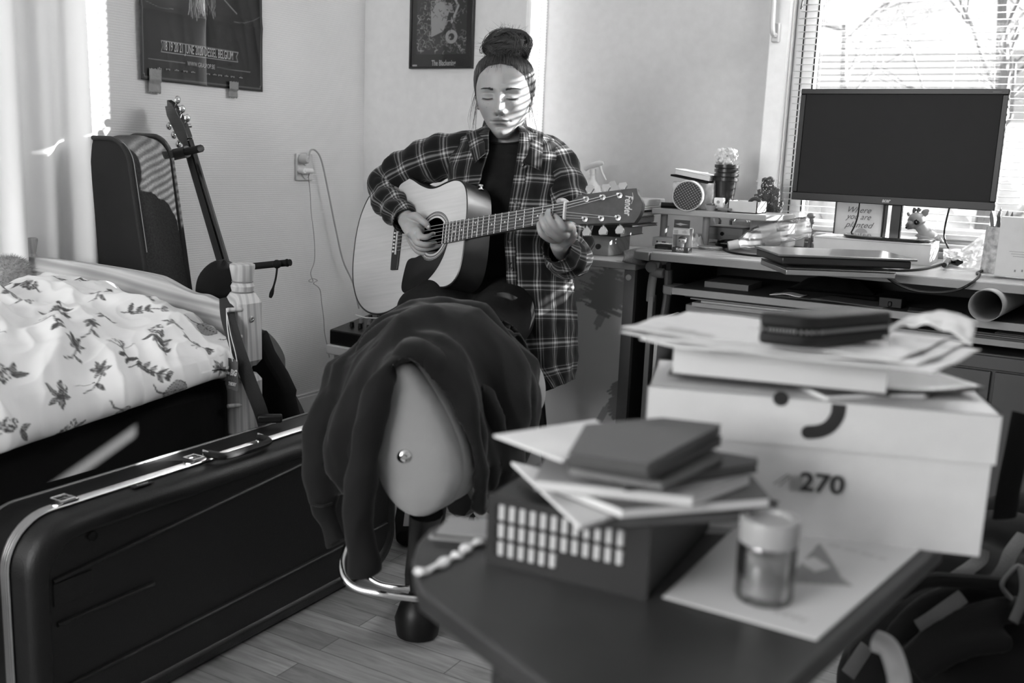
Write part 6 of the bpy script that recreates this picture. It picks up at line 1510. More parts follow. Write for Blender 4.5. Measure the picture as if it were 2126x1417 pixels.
# column, base, castors
cx_, cy_ = -1.17, 1.80
MB().tube([PC(885, 1065, 1.72), PC(872, 1130, 1.80), PC(862, 1190, 1.88), PC(862, 1215, 1.92)], [.03, .022, .02, .02], 14, flat=(.6, 1)).build('back_support', M_black, ch)
b0_ = at(868, 1262, z=.06)
MB().tube([(b0_[0], b0_[1], .05), (b0_[0]+.02, b0_[1]+.05, .40)], .026, 18).build('column', M_black, ch)
for a in (.35, 1.2, 2.0):
    e = np.array([b0_[0]+.19*math.cos(a), b0_[1]+.19*math.sin(a), .062]); leg = MB().tube([(b0_[0], b0_[1], .085), e], [.024, .014], 10, flat=(.8, 1)).build('base_leg', M_black, ch)
    MB().tube([e+np.array([-.012, 0, -.034]), e+np.array([.012, 0, -.034])], .027, 16).build('castor', M_black, leg)
MB(np.eye(3), (b0_[0], b0_[1], 0)).lathe([(.03, .0), (.045, .004), (.05, .04), (.04, .07), (.025, .085)], 20).build('base_hub', M_black, ch)
# chrome tubes: a bent loop under the backrest
lo = [PC(900, 1244, 1.68), PC(850, 1240, 1.68), PC(795, 1232, 1.68), PC(745, 1222, 1.69), PC(718, 1203, 1.70), PC(710, 1180, 1.72), PC(714, 1150, 1.76), PC(730, 1110, 1.82)]
MB().tube(catmull(lo, 6), .0062, 12).build('chrome_tube', M_chrome, ch)
hi = [PC(870, 1221, 1.85), PC(820, 1218, 1.85), PC(785, 1210, 1.86), PC(765, 1196, 1.87), PC(758, 1180, 1.90)]
MB().tube(catmull(hi, 6), .0062, 12).build('chrome_tube', M_chrome, ch)
MB().tube([PC(862, 1190, 1.86), PC(866, 1240, 1.70)], .012, 10).build('tube_bracket', M_black, ch)
MB().tube([PC(950, 1040, 1.85), PC(1060, 1000, 2.0)], .03, 10).build('seat_frame', M_black, ch)
# hoodie: cloth swept over the back
hd2 = thing('hoodie', 'dark hooded sweatshirt draped over the back of the pale chair', 'sweatshirt', (-1.2, 1.85, .62))
M_hd = mat('hoodie_jersey', .015, .95, spec=.05, bump=.3, bscale=500, bdist=.001, sheen=.14)
def cloth_strip(name, left, right, nu=60, nv=26, amp=.010, fr=5, seed=0, thick=.006, m=M_hd, par=hd2):
    L = catmull([PC(*p) for p in left], 10); R_ = catmull([PC(*p) for p in right], 10)
    def fn(u, v):
        i = u*(len(L)-1); a = int(min(i, len(L)-2)); t = i-a; l = L[a]*(1-t)+L[a+1]*t
        j = u*(len(R_)-1); b_ = int(min(j, len(R_)-2)); t = j-b_; r = R_[b_]*(1-t)+R_[b_+1]*t
        p = l*(1-v)+r*v; w_ = np.linalg.norm(r-l)
        bul = w_*.22*math.sin(math.pi*v)
        wr = amp*math.sin(v*fr*2*math.pi*.5+1.2*nz(u*3, v*2, seed)+u*2+seed)+amp*.7*nz(u*5, v*9, seed+4)
        return p+(-bk_)*(bul*.6+wr)+np.array([0, 0, 1.])*(bul*.25*(1-u))
    return MB().grid(fn, nu, nv).build(name, m, par, smooth=180, solid=thick)
def remeshed(name, mb, m, parent, voxel, smooth=2, label=None, post=None):
    """fuse overlapping pieces into one continuous skin"""
    o = mb.build(name+'_raw', m, None, smooth=None); 
    r = o.modifiers.new('r', 'REMESH'); r.mode = 'VOXEL'; r.voxel_size = voxel; r.use_smooth_shade = True
    s = o.modifiers.new('s', 'SMOOTH'); s.factor = .5; s.iterations = smooth
    dg = bpy.context.evaluated_depsgraph_get(); me = bpy.data.meshes.new_from_object(o.evaluated_get(dg)); bpy.data.objects.remove(o)
    me.name = name; o = bpy.data.objects.new(name, me); S.collection.objects.link(o)
    if parent is not None:
        o.parent = parent; me.transform(parent_matrix(parent).inverted())
    me.polygons.foreach_set('use_smooth', [True]*len(me.polygons))
    if not me.materials: me.materials.append(m)
    if label: o['label'] = label
    return o
hm = MB()
def strip(front, back, nu=70, nv=30, folds=4, amp=.010, thick=.010, seed=0, bulge=.2):
    A = catmull([PC(*p) for p in front], 10); B = catmull([PC(*p) for p in back], 10)
    def pt(Cv, u): i = u*(len(Cv)-1); a = int(min(i, len(Cv)-2)); t = i-a; return Cv[a]*(1-t)+Cv[a+1]*t
    cen = (sum(A)/len(A)+sum(B)/len(B))/2
    def fn(u, v, off=0):
        p = pt(A, u)*(1-v)+pt(B, u)*v; w_ = np.linalg.norm(pt(B, u)-pt(A, u)); o = unit((p-cen)*np.array([1, 1, 1])-bk_*.03)
        h = bulge*w_*math.sin(math.pi*v)*.6+amp*math.sin(v*folds*2*math.pi+1.6*nz(u*2.4, v*1.5, seed)*2+seed)*(1-.3*v)+amp*.8*nz(u*4, v*5, seed+3)
        return p+o*(h-off)
    hm.grid(lambda u, v: fn(u, v), nu, nv); hm.grid(lambda u, v: fn(1-u, v, thick), nu, nv)
    for v0 in (0, 1): hm.tube([fn(u, v0, thick/2) for u in np.linspace(0, 1, 50)], thick*.62, 6)
    for u0 in (0, 1): hm.tube([fn(u0, v, thick/2) for v in np.linspace(0, 1, 20)], thick*.6, 6)
rimF = [(752, 1010, 1.66), (762, 900, 1.62), (784, 800, 1.60), (822, 748, 1.595), (862, 752, 1.60), (912, 800, 1.61), (962, 868, 1.63), (990, 960, 1.66), (988, 1060, 1.70)]
rimB = [(720, 980, 1.92), (705, 860, 1.94), (765, 755, 1.96), (860, 680, 2.0), (950, 645, 2.04), (1040, 665, 2.06), (1096, 722, 2.04), (1106, 810, 1.98), (1080, 880, 1.94)]
strip(rimF, rimB, folds=3.2, amp=.013)
def htube(pts, rad, flat=(1, 1), n=18, amp=.006, seed=0):
    P = catmull([PC(*p) for p in pts], 8); R_ = np.interp(np.linspace(0, 1, len(P)), np.linspace(0, 1, len(rad)), rad)
    hm.tube(P, [r*(1+.06*math.sin(i*.37+seed)+.03*math.sin(i*1.1+seed*2)) for i, r in enumerate(R_)], n, flat=flat)
htube([(890, 705, 1.95), (800, 715, 1.90), (722, 785, 1.86), (678, 875, 1.82), (664, 970, 1.80), (670, 1045, 1.79)], [.030, .040, .040, .038, .036, .034], seed=1)
htube([(664, 1046, 1.79), (690, 1092, 1.785), (704, 1130, 1.78)], [.030, .024, .021], seed=2)
htube([(820, 765, 1.63), (792, 800, 1.60), (768, 880, 1.59), (752, 980, 1.59), (745, 1080, 1.60), (755, 1150, 1.60), (758, 1192, 1.605)], [.014, .022, .028, .031, .034, .037, .034], flat=(1, .8), seed=3)
htube([(690, 830, 1.80), (740, 730, 1.84), (840, 660, 1.90), (940, 645, 1.94), (1030, 690, 1.93), (1080, 780, 1.90), (1085, 850, 1.88)], [.020, .024, .026, .028, .028, .026, .022], seed=4)
htube([(900, 690, 1.80), (985, 760, 1.78), (1035, 860, 1.78), (1045, 960, 1.80), (1030, 1060, 1.84)], [.022, .030, .036, .036, .030], seed=5)
htube([(830, 700, 1.75), (910, 720, 1.70), (975, 800, 1.69), (1005, 900, 1.71), (1010, 1010, 1.74)], [.018, .022, .022, .022, .020], seed=6)
htube([(800, 760, 1.72), (730, 830, 1.74), (705, 920, 1.74), (700, 985, 1.75)], [.022, .028, .028, .018], seed=7)
htube([(1000, 660, 2.0), (1075, 730, 1.98), (1095, 800, 1.95), (1060, 870, 1.90), (1030, 900, 1.88)], [.022, .028, .026, .024, .02], seed=8)
hd_o = remeshed('fabric', hm, M_hd, hd2, .006, 8)
hd_o.data.update()
for v_, nrm_ in [(v, v.normal.copy()) for v in hd_o.data.vertices]:
    p_ = v_.co; a_n = mnoise.noise(p_*7); b_n = mnoise.noise(Vector((p_.x*13+3, p_.y*13, p_.z*6))); c_n = mnoise.noise(Vector((p_.x*30, p_.y*30+7, p_.z*12)))
    v_.co = p_+nrm_*(.010*(1-2.2*abs(a_n))-.006+.006*(1-2.4*abs(b_n))-.003+.0018*c_n)
for pts, nm in (([(646, 1046, 1.752), (668, 1050, 1.74), (690, 1044, 1.75)], 'cuff_seam'), ):
    MB().tube(catmull([PC(*p) for p in pts], 4), .0025, 6).build(nm, M_hd, hd2)
# ============================================================ mixer on a white stool
mx = thing('mixing_desk', 'black mixing desk with rows of knobs on a white stand, half hidden by the guitar', 'mixer', (-1.93, 2.35, .48))
mo_ = PC(684, 690, 3.02); a1_ = unit((PC(800, 706, 2.90)-mo_)*np.array([1, 1, 0])); a2_ = np.array([-a1_[1], a1_[0], 0]); Rm2 = np.array([a1_, a2_, [0, 0, 1.]]).T
zb_ = mo_[2]-.035
mo_[2] = zb_
MB(Rm2, mo_).add([(0, 0, .0), (.34, 0, .0), (.34, .26, .0), (0, .26, .0), (0, 0, .045), (.34, 0, .045), (.34, .26, .085), (0, .26, .085)], [(0, 3, 2, 1), (4, 5, 6, 7), (0, 1, 5, 4), (1, 2, 6, 5), (2, 3, 7, 6), (3, 0, 4, 7)]).build('housing', M_black, mx, bevel=.004)
for i in range(8):
    for j in range(5):
        b_ = mo_+Rm2 @ np.array([.045+.034*i, .05+.042*j, .046+(.05+.042*j)*.154]); MB().lathe([(.0075, 0), (.006, .014), (0, .015)], 8, o=b_).build('knob', (M_black, mat('grey_knobs', .18, .5))[j % 2 if j < 2 else 0], mx)
ws = thing('white_stand', 'white low stand carrying the mixing desk beside the person', 'stand', (mo_[0], mo_[1], 0))
MB(Rm2, (mo_[0], mo_[1], 0)).b2((-.005, -.01, zb_-.03), (.345, .27, zb_)).build('top', M_white, ws, bevel=.004)
for sx_, sy_ in ((.01, .01), (.32, .01), (.01, .24), (.32, .24)): MB(Rm2, (mo_[0], mo_[1], 0)).b2((sx_, sy_, 0), (sx_+.02, sy_+.02, zb_-.03)).build('leg', M_white, ws)
c_l = thing('cable', 'thin white cable lying across the mixing desk', 'cable', mo_); MB().tube(catmull([PC(738, 653, 2.94), PC(760, 659, 2.90), PC(790, 660, 2.88)], 5), .002, 6).build('cord', M_white, c_l)
# ============================================================ backpack in the lower right corner
bpk = thing('backpack', 'black backpack with grey webbing straps slumped right of the table', 'backpack', (.15, 1.5, .0))
mbp = MB()
for (px, py, D, r) in ((2010, 1330, 1.55, .16), (2080, 1250, 1.60, .15), (1960, 1400, 1.5, .14), (2110, 1380, 1.5, .17), (2000, 1210, 1.75, .13), (1900, 1440, 1.55, .12), (2120, 1140, 1.7, .10)):
    c = PC(px, py, D); mbp.ball(c, (r, r*.8, r), 20, 14)
def ridge(pts, r): mbp.tube(catmull([PC(*p) for p in pts], 6), r, 10)
ridge([(1850, 1330, 1.42), (1920, 1260, 1.42), (2010, 1225, 1.42), (2090, 1215, 1.44)], .018); ridge([(1880, 1380, 1.36), (1960, 1310, 1.36), (2060, 1270, 1.36), (2126, 1265, 1.38)], .02); ridge([(1900, 1400, 1.34), (2000, 1345, 1.33), (2100, 1330, 1.33)], .016)
remeshed('bag_body', mbp, M_fabric, bpk, .008, 6)
M_web = mat('grey_webbing', .07, .8, bump=.5, bscale=400)
for pts in ([(1905, 1300, 1.36), (1950, 1272, 1.36), (2000, 1237, 1.37)], [(1960, 1215, 1.42), (2000, 1188, 1.43), (2035, 1160, 1.45), (2040, 1140, 1.46)], [(2060, 1215, 1.42), (2085, 1180, 1.43), (2100, 1145, 1.45), (2126, 1110, 1.48)], [(1760, 1400, 1.40), (1800, 1340, 1.42)]):
    ribbon([PC(*p) for p in pts], .020, crx, .003).build('webbing', M_web, bpk)
MB().tube(catmull([PC(2098, 1240, 1.36), PC(2080, 1215, 1.36), PC(2095, 1190, 1.36), PC(2118, 1175, 1.36), PC(2126, 1230, 1.34), PC(2104, 1290, 1.33)], 5), .006, 8, flat=(.5, 1.4)).build('handle_loop', mat('grey_loop', .08, .6), bpk)
MB().tube(catmull([PC(1850, 1240, 1.38), PC(1920, 1205, 1.38), PC(2000, 1205, 1.38), PC(2085, 1212, 1.38)], 6), .010, 10).build('carry_handle', M_fabric, bpk)
cs = thing('folding_chair', 'pale curved metal chair tube rising at the bottom right beside the backpack', 'chair', (-.05, 1.0, 0))
MB().tube(catmull([PC(1818, 1330, .98), PC(1845, 1345, .97), PC(1862, 1390, .96), PC(1868, 1440, .95), PC(1866, 1600, .95)], 6), .0105, 14).build('tube_frame', mat('pale_metal', .45, .35), cs)
bg_s = thing('hanging_strap', 'black strap hanging beside the shoe box at the right edge', 'strap', PC(2110, 950, 1.2))
ribbon([PC(2126, 860, 1.25), PC(2112, 930, 1.24), PC(2095, 1010, 1.24), PC(2085, 1075, 1.26)], .03, crx, .006).build('webbing', M_fabric, bg_s)
# ============================================================ acoustic guitar in the person's lap
SD = PC(828, 503, 2.80); NT = PC(1175, 439, 2.33)
gu = unit(NT-SD); KS = np.linalg.norm(NT-SD)/.645
_up = _M @ np.array([0, 1., 0]); _bk2 = _M @ np.array([0, 0, -1.])
gv = unit(_up-gu*np.dot(_up, gu)); gn = np.cross(gu, gv)
if np.dot(gn, _bk2) > 0: gn = -gn
ph_ = .15; gv, gn = gv*math.cos(ph_)-gn*math.sin(ph_), gn*math.cos(ph_)+gv*math.sin(ph_)
RG = np.array([gu, gv, gn]).T*KS          # local: x along the neck, y across, z out of the top
if np.linalg.det(RG) < 0: print('MIRRORED GUITAR FRAME')
def G(a, b, c=0): return SD+RG @ np.array([a, b, c])
gt = thing('acoustic_guitar', 'pale-topped acoustic guitar played by the seated person', 'guitar', SD-np.array([0, 0, .25]))
half = [(-.219, 0), (-.2165, .05), (-.203, .105), (-.172, .155), (-.125, .187), (-.07, .199), (-.02, .196), (.03, .180), (.075, .156), (.115, .140), (.15, .137), (.19, .143), (.225, .145), (.255, .134), (.275, .108), (.285, .06), (.286, 0)]
oh = [p[:2] for p in catmull([(a, b, 0) for a, b in half], 5)]
full = [(p[0], p[1]) for p in oh]+[(p[0], -p[1]) for p in oh[::-1][1:-1]]
ctr = np.array([.02, 0.])
hole = [(.155+.05*math.cos(a), .05*math.sin(a)) for a in np.linspace(0, 2*math.pi, 48, endpoint=False)]
# top with a real round hole: ring mesh from hole out to the outline
mb = MB(RG, SD); n = len(full); hr = []
for (x, y) in full: a = math.atan2(y, x-.155); hr.append((.155+.05*math.cos(a), .05*math.sin(a)))
vs = []; K = 8
for k in range(K+1):
    for (x, y), (hx_, hy_) in zip(full, hr): t = k/K; vs.append((hx_+(x-hx_)*t, hy_+(y-hy_)*t, .0))
fs = [(k*n+i, k*n+(i+1) % n, (k+1)*n+(i+1) % n, (k+1)*n+i) for k in range(K) for i in range(n)]
mb.add(vs, [f[::-1] for f in fs])
q = N('spruce_top'); co = q.coord('Object', (.15, 1, 1)); 
tc_ = q.n('ShaderNodeTexCoord'); mp_ = q.n('ShaderNodeMapping'); mp_.vector_type = 'POINT'
e_ = Matrix(np.array([gu, gv, gn]).tolist()).to_euler()
mp_.inputs['Rotation'].default_value = e_; q.l(tc_.outputs['Object'], mp_.inputs[0])
mp2 = q.n('ShaderNodeMapping'); mp2.inputs['Scale'].default_value = (.04, 1, .04); q.l(mp_.outputs[0], mp2.inputs[0])
nzn = q.n('ShaderNodeTexNoise', i_Scale=160., i_Detail=3.); q.l(mp2.outputs[0], nzn.inputs[0])
q.l(q.ramp(nzn.outputs['Fac'], [(.3, .47), (.7, .52)]), q.b.inputs['Base Color']); q.b.inputs['Roughness'].default_value = .22; q.b.inputs['Coat Weight'].default_value = .35; q.b.inputs['Coat Roughness'].default_value = .1
M_top = q.m; M_sidew = mat('dark_mahogany', .014, .35, coat=.12, noise=.2); M_bind = mat('black_binding', .012, .3)
mb.build('soundboard', M_top, gt, smooth=30)
mb = MB(RG, SD); dep = .105
vs = [(x, y, -.0005) for x, y in full]+[(x, y, -dep+.02*max(0, (x-.05)/.24)) for x, y in full]
mb.add(vs, [(i, (i+1) % n, n+(i+1) % n, n+i) for i in range(n)]+[tuple(range(n, 2*n))]); mb.build('sides_and_back', M_sidew, gt, smooth=40)
MB(RG, SD).tube([(x, y, -.001) for x, y in full], .0028, 6, closed=True).build('binding', M_bind, gt)
mb = MB(RG, SD)
for r_, w_ in ((.0565, .0012), (.059, .0007), (.0625, .0012), (.0660, .0014)): mb.tube([(.155+r_*math.cos(a), r_*math.sin(a), .0002) for a in np.linspace(0, 2*math.pi, 56, endpoint=False)], w_, 4, closed=True)
mb.build('rosette', mat('rosette_dark', .09, .3), gt)
MB(RG, SD).tube([(.155+.061*math.cos(a), .061*math.sin(a), .0000) for a in np.linspace(0, 2*math.pi, 56, endpoint=False)], .0011, 4, closed=True).build('rosette_inlay', mat('rosette_pale', .75, .3), gt)
# pickguard
pg = catmull([(.155+.068*math.cos(a), .068*math.sin(a), 0) for a in np.linspace(-.35, -2.35, 7)]+[(.086, -.052, 0), (.062, -.053, 0), (.046, -.066, 0), (.034, -.120, 0), (.040, -.142, 0), (.060, -.150, 0), (.085, -.146, 0), (.130, -.130, 0), (.175, -.100, 0), (.205, -.062, 0)], 4, True)
MB(RG, SD).prism([(p[0], p[1]) for p in pg], .0002, .0014).build('pickguard', mat('pickguard_black', .012, .16, coat=.4), gt)
# bridge, saddle, pins
mb = MB(RG, SD).prism([(-.020, -.078), (.010, -.080), (.012, -.060), (.013, 0), (.012, .060), (.010, .080), (-.020, .078), (-.022, .04), (-.022, -.04)], .0, .006); bdg = mb.build('bridge', mat('bridge_rosewood', .018, .45), gt, bevel=.0015)
MB(RG, SD).box((0, 0, .0075), (.003, .072, .005)).build('saddle', mat('bone', .75, .35), bdg)
sy = [(-.0265+.0106*k) for k in range(6)]
for y in sy: MB(RG, SD).ball((-.012, y, .0075), (.0033, .0033, .003), 10, 8).build('bridge_pin', mat('bone', .75, .35), bdg)
# neck, fretboard, frets
def nw(x): return .0215+(.0285-.0215)*(.645-x)/(.645-.215)
mb = MB(RG, SD); X0 = .286
P = []
nn_ = 10
xs_ = [.27, .30, .36, .45, .55, .63, .655]
vs = []; fs = []
for i, x in enumerate(xs_):
    h_ = nw(x); dpt = .021+.014*max(0, (.32-x)/.05) if x < .32 else .021
    for k in range(nn_+1): a = math.pi*k/nn_; vs.append((x, h_*math.cos(a), -.0*1+.001-dpt*math.sin(a)))
for i in range(len(xs_)-1):
    for k in range(nn_): fs.append((i*(nn_+1)+k, i*(nn_+1)+k+1, (i+1)*(nn_+1)+k+1, (i+1)*(nn_+1)+k))
mb.add(vs, fs); mb.build('neck', mat('neck_wood', .06, .3), gt)
MB(RG, SD).prism([(.207, -nw(.207)), (.645, -.0215), (.645, .0215), (.207, nw(.207))], .0005, .0070).build('fretboard', mat('fretboard_rosewood', .055, .45, noise=.25, nscale=120), gt, bevel=.0006)
for k in range(1, 21):
    x = .645-.645*(1-2**(-k/12)); h_ = nw(x)-.0005; MB(RG, SD).tube([(x, -h_, .0073), (x, h_, .0073)], .0011, 6).build('fret', mat('fret_wire', .65, .25, metal=.7), gt)
for k in (3, 5, 7, 9, 12, 15, 17):
    x = .645-.645*(1-(2**(-k/12)+2**(-(k-1)/12))/2)
    for y in ((0,) if k != 12 else (-.012, .012)): MB(RG, SD).lathe([(.0024, 0), (.0024, .0004), (0, .0005)], 10, o=(x, y, .0070)).build('inlay_dot', mat('bone', .75, .35), gt)
MB(RG, SD).box((.647, 0, .0062), (.0055, .0435, .0075)).build('nut', mat('bone', .75, .35), gt, bevel=.0008)
# headstock tilted back
tb2 = math.radians(15); RH_ = RG @ np.array([[math.cos(tb2), 0, math.sin(tb2)], [0, 1, 0], [-math.sin(tb2), 0, math.cos(tb2)]])
HO = G(.650, 0, .0045)
hsp = [(0, -.0215), (.012, -.023), (.028, -.0315), (.034, -.0345), (.150, -.0385), (.176, -.040), (.186, -.026), (.192, -.012), (.193, .004), (.186, .018), (.180, .026), (.176, .040), (.150, .0405), (.034, .036), (.028, .032), (.012, .023), (0, .0215)]
hw_ = MB(RH_, HO).prism(hsp, -.0145, 0).build('headstock', mat('headstock_rosewood', .050, .35, noise=.3, nscale=60), gt, bevel=.001)
post_ = []
for s in (1, -1):
    for k in range(3):
        x = .052+.042*k; y = s*(.0235+.0012*k); post_.append((x, y, s, k))
        tp_ = MB(RH_, HO).lathe([(.0068, 0), (.0068, .0022), (.005, .0026), (.0045, .004), (.0032, .0042), (.0032, .013), (.0028, .014), (0, .014)], 16, o=(x, y, 0))
        o_ = tp_.build('tuning_post', M_chrome, gt)
        mb = MB(RH_, HO).tube([(x, y+s*.010, -.011), (x, y+s*.020, -.011)], .0028, 8); mb.build('peg_shaft', M_chrome, gt)
        c = np.array([x, s*.0520, -.012]); 
        MB(RH_, HO).add([(c[0]-.004, c[1]-s*.010, c[2]-.0025), (c[0]+.004, c[1]-s*.010, c[2]-.0025), (c[0]+.0095, c[1]-s*.001, c[2]-.003), (c[0]+.008, c[1]+s*.006, c[2]-.003), (c[0]-.008, c[1]+s*.006, c[2]-.003), (c[0]-.0095, c[1]-s*.001, c[2]-.003)]+[(c[0]-.004, c[1]-s*.010, c[2]+.0025), (c[0]+.004, c[1]-s*.010, c[2]+.0025), (c[0]+.0095, c[1]-s*.001, c[2]+.003), (c[0]+.008, c[1]+s*.006, c[2]+.003), (c[0]-.008, c[1]+s*.006, c[2]+.003), (c[0]-.0095, c[1]-s*.001, c[2]+.003)], [tuple(range(6)), tuple(range(6, 12))[::-1]]+[(i, (i+1) % 6, 6+(i+1) % 6, 6+i) for i in range(6)]).build('tuning_peg', mat('peg_satin', .38, .3, metal=.6), gt, bevel=.001)
e1 = RH_ @ np.array([0, -1., 0]); e2 = RH_ @ np.array([1., 0, 0])
text_mesh('maker_lettering', 'Fender', .026, mat('gold_lettering', .60, .4), gt, HO+RH_ @ np.array([.1585, .002, .0008]), e1, e2, width=.048, bold=.0004, shear=.35)
MB(RH_, HO).tube([(.167, .030, .0009), (.170, .016, .0009), (.166, .004, .0009)], .0006, 4).build('lettering_flourish', mat('gold_lettering', .60, .4), gt)
# strings
order = [(0, 1, 0), (1, 1, 1), (2, 1, 2), (3, -1, 2), (4, -1, 1), (5, -1, 0)]   # string, side, post
for sidx, side_, pk in order:
    y0 = .0265-.0106*sidx; y1 = .0175-.0070*sidx; hk = [p for p in post_ if p[2] == side_ and p[3] == pk][0]
    pA = G(-.010, y0, .006); pB = G(0, y0, .0105); pC = G(.647, y1, .0105); pD = HO+RH_ @ np.array([hk[0]-.003, hk[1], .008])
    MB().tube([pA, pB, pC, pD], (.0009, .0008, .0007, .0006, .0005, .00045)[sidx], 5).build('string', mat('string_steel', .75, .3, metal=.6), gt)
MB(RG, SD).lathe([(.010, 0), (.010, .002), (.005, .003), (.004, .008), (.0075, .011), (.0075, .014), (0, .015)], 16, R=rot('X', -math.pi/2), o=(.262, .126, -.06)).build('strap_pin', M_chrome, gt)
MB(RG, SD).lathe([(.007, 0), (.005, .006), (.008, .012), (0, .014)], 14, R=rot('Y', -math.pi/2), o=(-.219, 0, -.05)).build('strap_button', M_chrome, gt)
# ============================================================ the person
UPc = _M @ np.array([0, 1., 0]); RTc = _M @ np.array([1., 0, 0]); FRc = _M @ np.array([0, 0, 1.])   # FRc points to the camera
HC = PC(1046, 203, 2.735)
RHD = np.array([RTc, UPc, FRc]).T @ rot('Z', math.radians(-2.5)) @ rot('Y', math.radians(-8)) @ rot('X', math.radians(11))
pe = thing('person', 'person in an open plaid shirt and dark top, looking down and playing a guitar', 'person', (HC[0], HC[1], 0))
def ip(y, ks, vs_): return float(np.interp(y, ks, vs_))
KY = [-.112, -.108, -.100, -.088, -.072, -.052, -.030, 0, .03, .06, .085, .103, .114, .119]
KW = [.010, .018, .0260, .0350, .0455, .0560, .0655, .0725, .0735, .070, .061, .044, .023, .001]
KF = [.040, .058, .070, .073, .0755, .080, .085, .087, .089, .086, .072, .050, .028, .000]
KB = [-.02, .0, .02, .045, .065, .085, .098, .106, .108, .102, .085, .060, .035, .001]
from math import exp
_yy = np.linspace(-.112, .119, 600); _gk = np.exp(-(np.arange(-60, 61)/22.)**2); _gk /= _gk.sum()
def _smooth(tab, keep=.006):
    a = np.interp(_yy, KY, tab); b = np.convolve(np.pad(a, 60, mode='edge'), _gk, 'valid'); e = np.minimum(_yy+.112, .119-_yy); k = np.clip(e/.012, 0, 1); return a*(1-k)+b*k
KW = [w*1.055 for w in KW]
_T = {id(KW): _smooth(KW), id(KF): _smooth(KF), id(KB): _smooth(KB)}
def ip(y, ks, vs_):
    if ks is KY: return float(np.interp(y, _yy, _T[id(vs_)]))
    return float(np.interp(y, ks, vs_))
def gau(x, y, cx, cy, sx, sy): return exp(-((x-cx)/sx)**2-((y-cy)/sy)**2)
def yof(v): return -.112+.231*(.4*(.5-.5*math.cos(math.pi*v))+.6*v)
def headpt(u, v):
    y = yof(v); a = 2*math.pi*u-.6*math.sin(2*math.pi*u)
    w_ = ip(y, KY, KW); f_ = ip(y, KY, KF); b_ = ip(y, KY, KB); s, c = math.sin(a), math.cos(a)
    x = w_*s; z = (f_ if c > 0 else max(b_, .002))*math.copysign(abs(c)**(.86 if c > 0 else 1), c)
    if c > 0:
        fz = min(1, c*1.6); ax = abs(x); d = 0
        # nose
        if y < .032: d += ip(y, [-.054, -.049, -.043, -.036, -.02, .0, .012, .032], [0, .005, .017, .0220, .0165, .0085, .005, .0])*exp(-(x/ip(y, [-.05, -.035, 0, .03], [.0130, .0120, .0095, .016]))**2)
        d += .0095*gau(ax, y, .0125, -.041, .0055, .006)-.006*gau(ax, y, .0068, -.0495, .0032, .0022)+.0015*gau(x, y, 0, -.040, .006, .005)
        d += -.0125*gau(ax, y, .0310, .006, .0155, .0100)-.004*gau(ax, y, .014, .004, .007, .010)
        d += .0120*gau(ax, y, .0330, -.0010, .0130, .0072)-.0030*gau(ax, y, .033, -.0100, .013, .0022)-.0016*gau(ax, y, .033, .0085, .013, .0016)
        d += .0045*gau(ax, y, .030, .020, .020, .007)+.006*gau(ax, y, .046, -.024, .017, .017)-.004*gau(ax, y, .044, -.060, .015, .016)
        d += .0050*gau(x, y, 0, -.064, .026, .012)+.0042*gau(ax, y, .0055, -.0595, .009, .0030)+.0025*gau(ax, y, .015, -.0610, .008, .0024)+.0055*gau(x, y, 0, -.0705, .0140, .0036)-.0045*gau(x, y, 0, -.0650, .0230, .0012)-.0035*gau(ax, y, .0255, -.0640, .0035, .0035)
        d += -.0015*gau(x, y, 0, -.053, .003, .005)-.0045*gau(x, y, 0, -.0800, .016, .005)+.0060*gau(x, y, 0, -.095, .014, .010)
        z += d*fz
    z += .10*y*(1 if c > 0 else .6)       # head bowed forward
    z -= .010
    return np.array([x, y, z])
def HD(x, y, z): return HC+RHD @ np.array([x, y, z])
bm_ = MB(); bm_.ball(HD(0, -.02, -.03), (.045, .05, .05), 12, 8)
head_mb = MB().grid(lambda u, v: HD(*headpt(u, v)), 260, 300)
face_cache = {}
def facez(x, y):
    """front depth of the face at x, y"""
    lo, hi = 0., 1.
    for _ in range(30):
        m = (lo+hi)/2
        if yof(m) < y: lo = m
        else: hi = m
    v = lo; lo, hi = -.25, .25
    for _ in range(40):
        m = (lo+hi)/2; p = headpt(m % 1, v)
        if p[0] < x: lo = m
        else: hi = m
    return headpt(((lo+hi)/2) % 1, v)[2]
# ears
for s in (-1, 1):
    bm_.tube([HD(s*.0715, .010, -.012), HD(s*.0765, .000, -.020), HD(s*.0745, -.020, -.016), HD(s*.0715, -.030, -.008)], [.010, .013, .010, .006], 10, flat=(.55, 1), up=RTc)
def limb(pts, rad, n=20, flat=None, up=None, sub=6):
    P = catmull([PC(*p) for p in pts], sub); R_ = list(np.interp(np.linspace(0, 1, len(P)), np.linspace(0, 1, len(rad)), rad))
    bm_.tube(P, R_, n, flat=flat, up=up)
    bm_.ball(P[0], R_[0], 14, 10); bm_.ball(P[-1], R_[-1], 14, 10)
# neck, torso
bm_.tube([HD(0, -.04, -.055), HD(.002, -.085, -.055), HD(.004, -.125, -.055), HD(.006, -.165, -.060)], [.052, .050, .052, .066], 28)
tor = [(1050, 300, 2.815), (1052, 330, 2.82), (1054, 380, 2.83), (1052, 450, 2.85), (1048, 520, 2.87), (1042, 590, 2.89), (1038, 630, 2.90)]
P = catmull([PC(*p) for p in tor], 5)
hw2 = np.interp(np.linspace(0, 1, len(P)), [0, .1, .3, .55, .75, 1], [.07, .120, .140, .115, .130, .145]); hd_2 = np.interp(np.linspace(0, 1, len(P)), [0, .1, .3, .55, .75, 1], [.040, .062, .085, .078, .09, .09])
bm_.tube(P, [(a, b) for a, b in zip(hw2, hd_2)], 32, up=RTc); bm_.ball(P[-1], (.13, .11, .09), 20, 12)
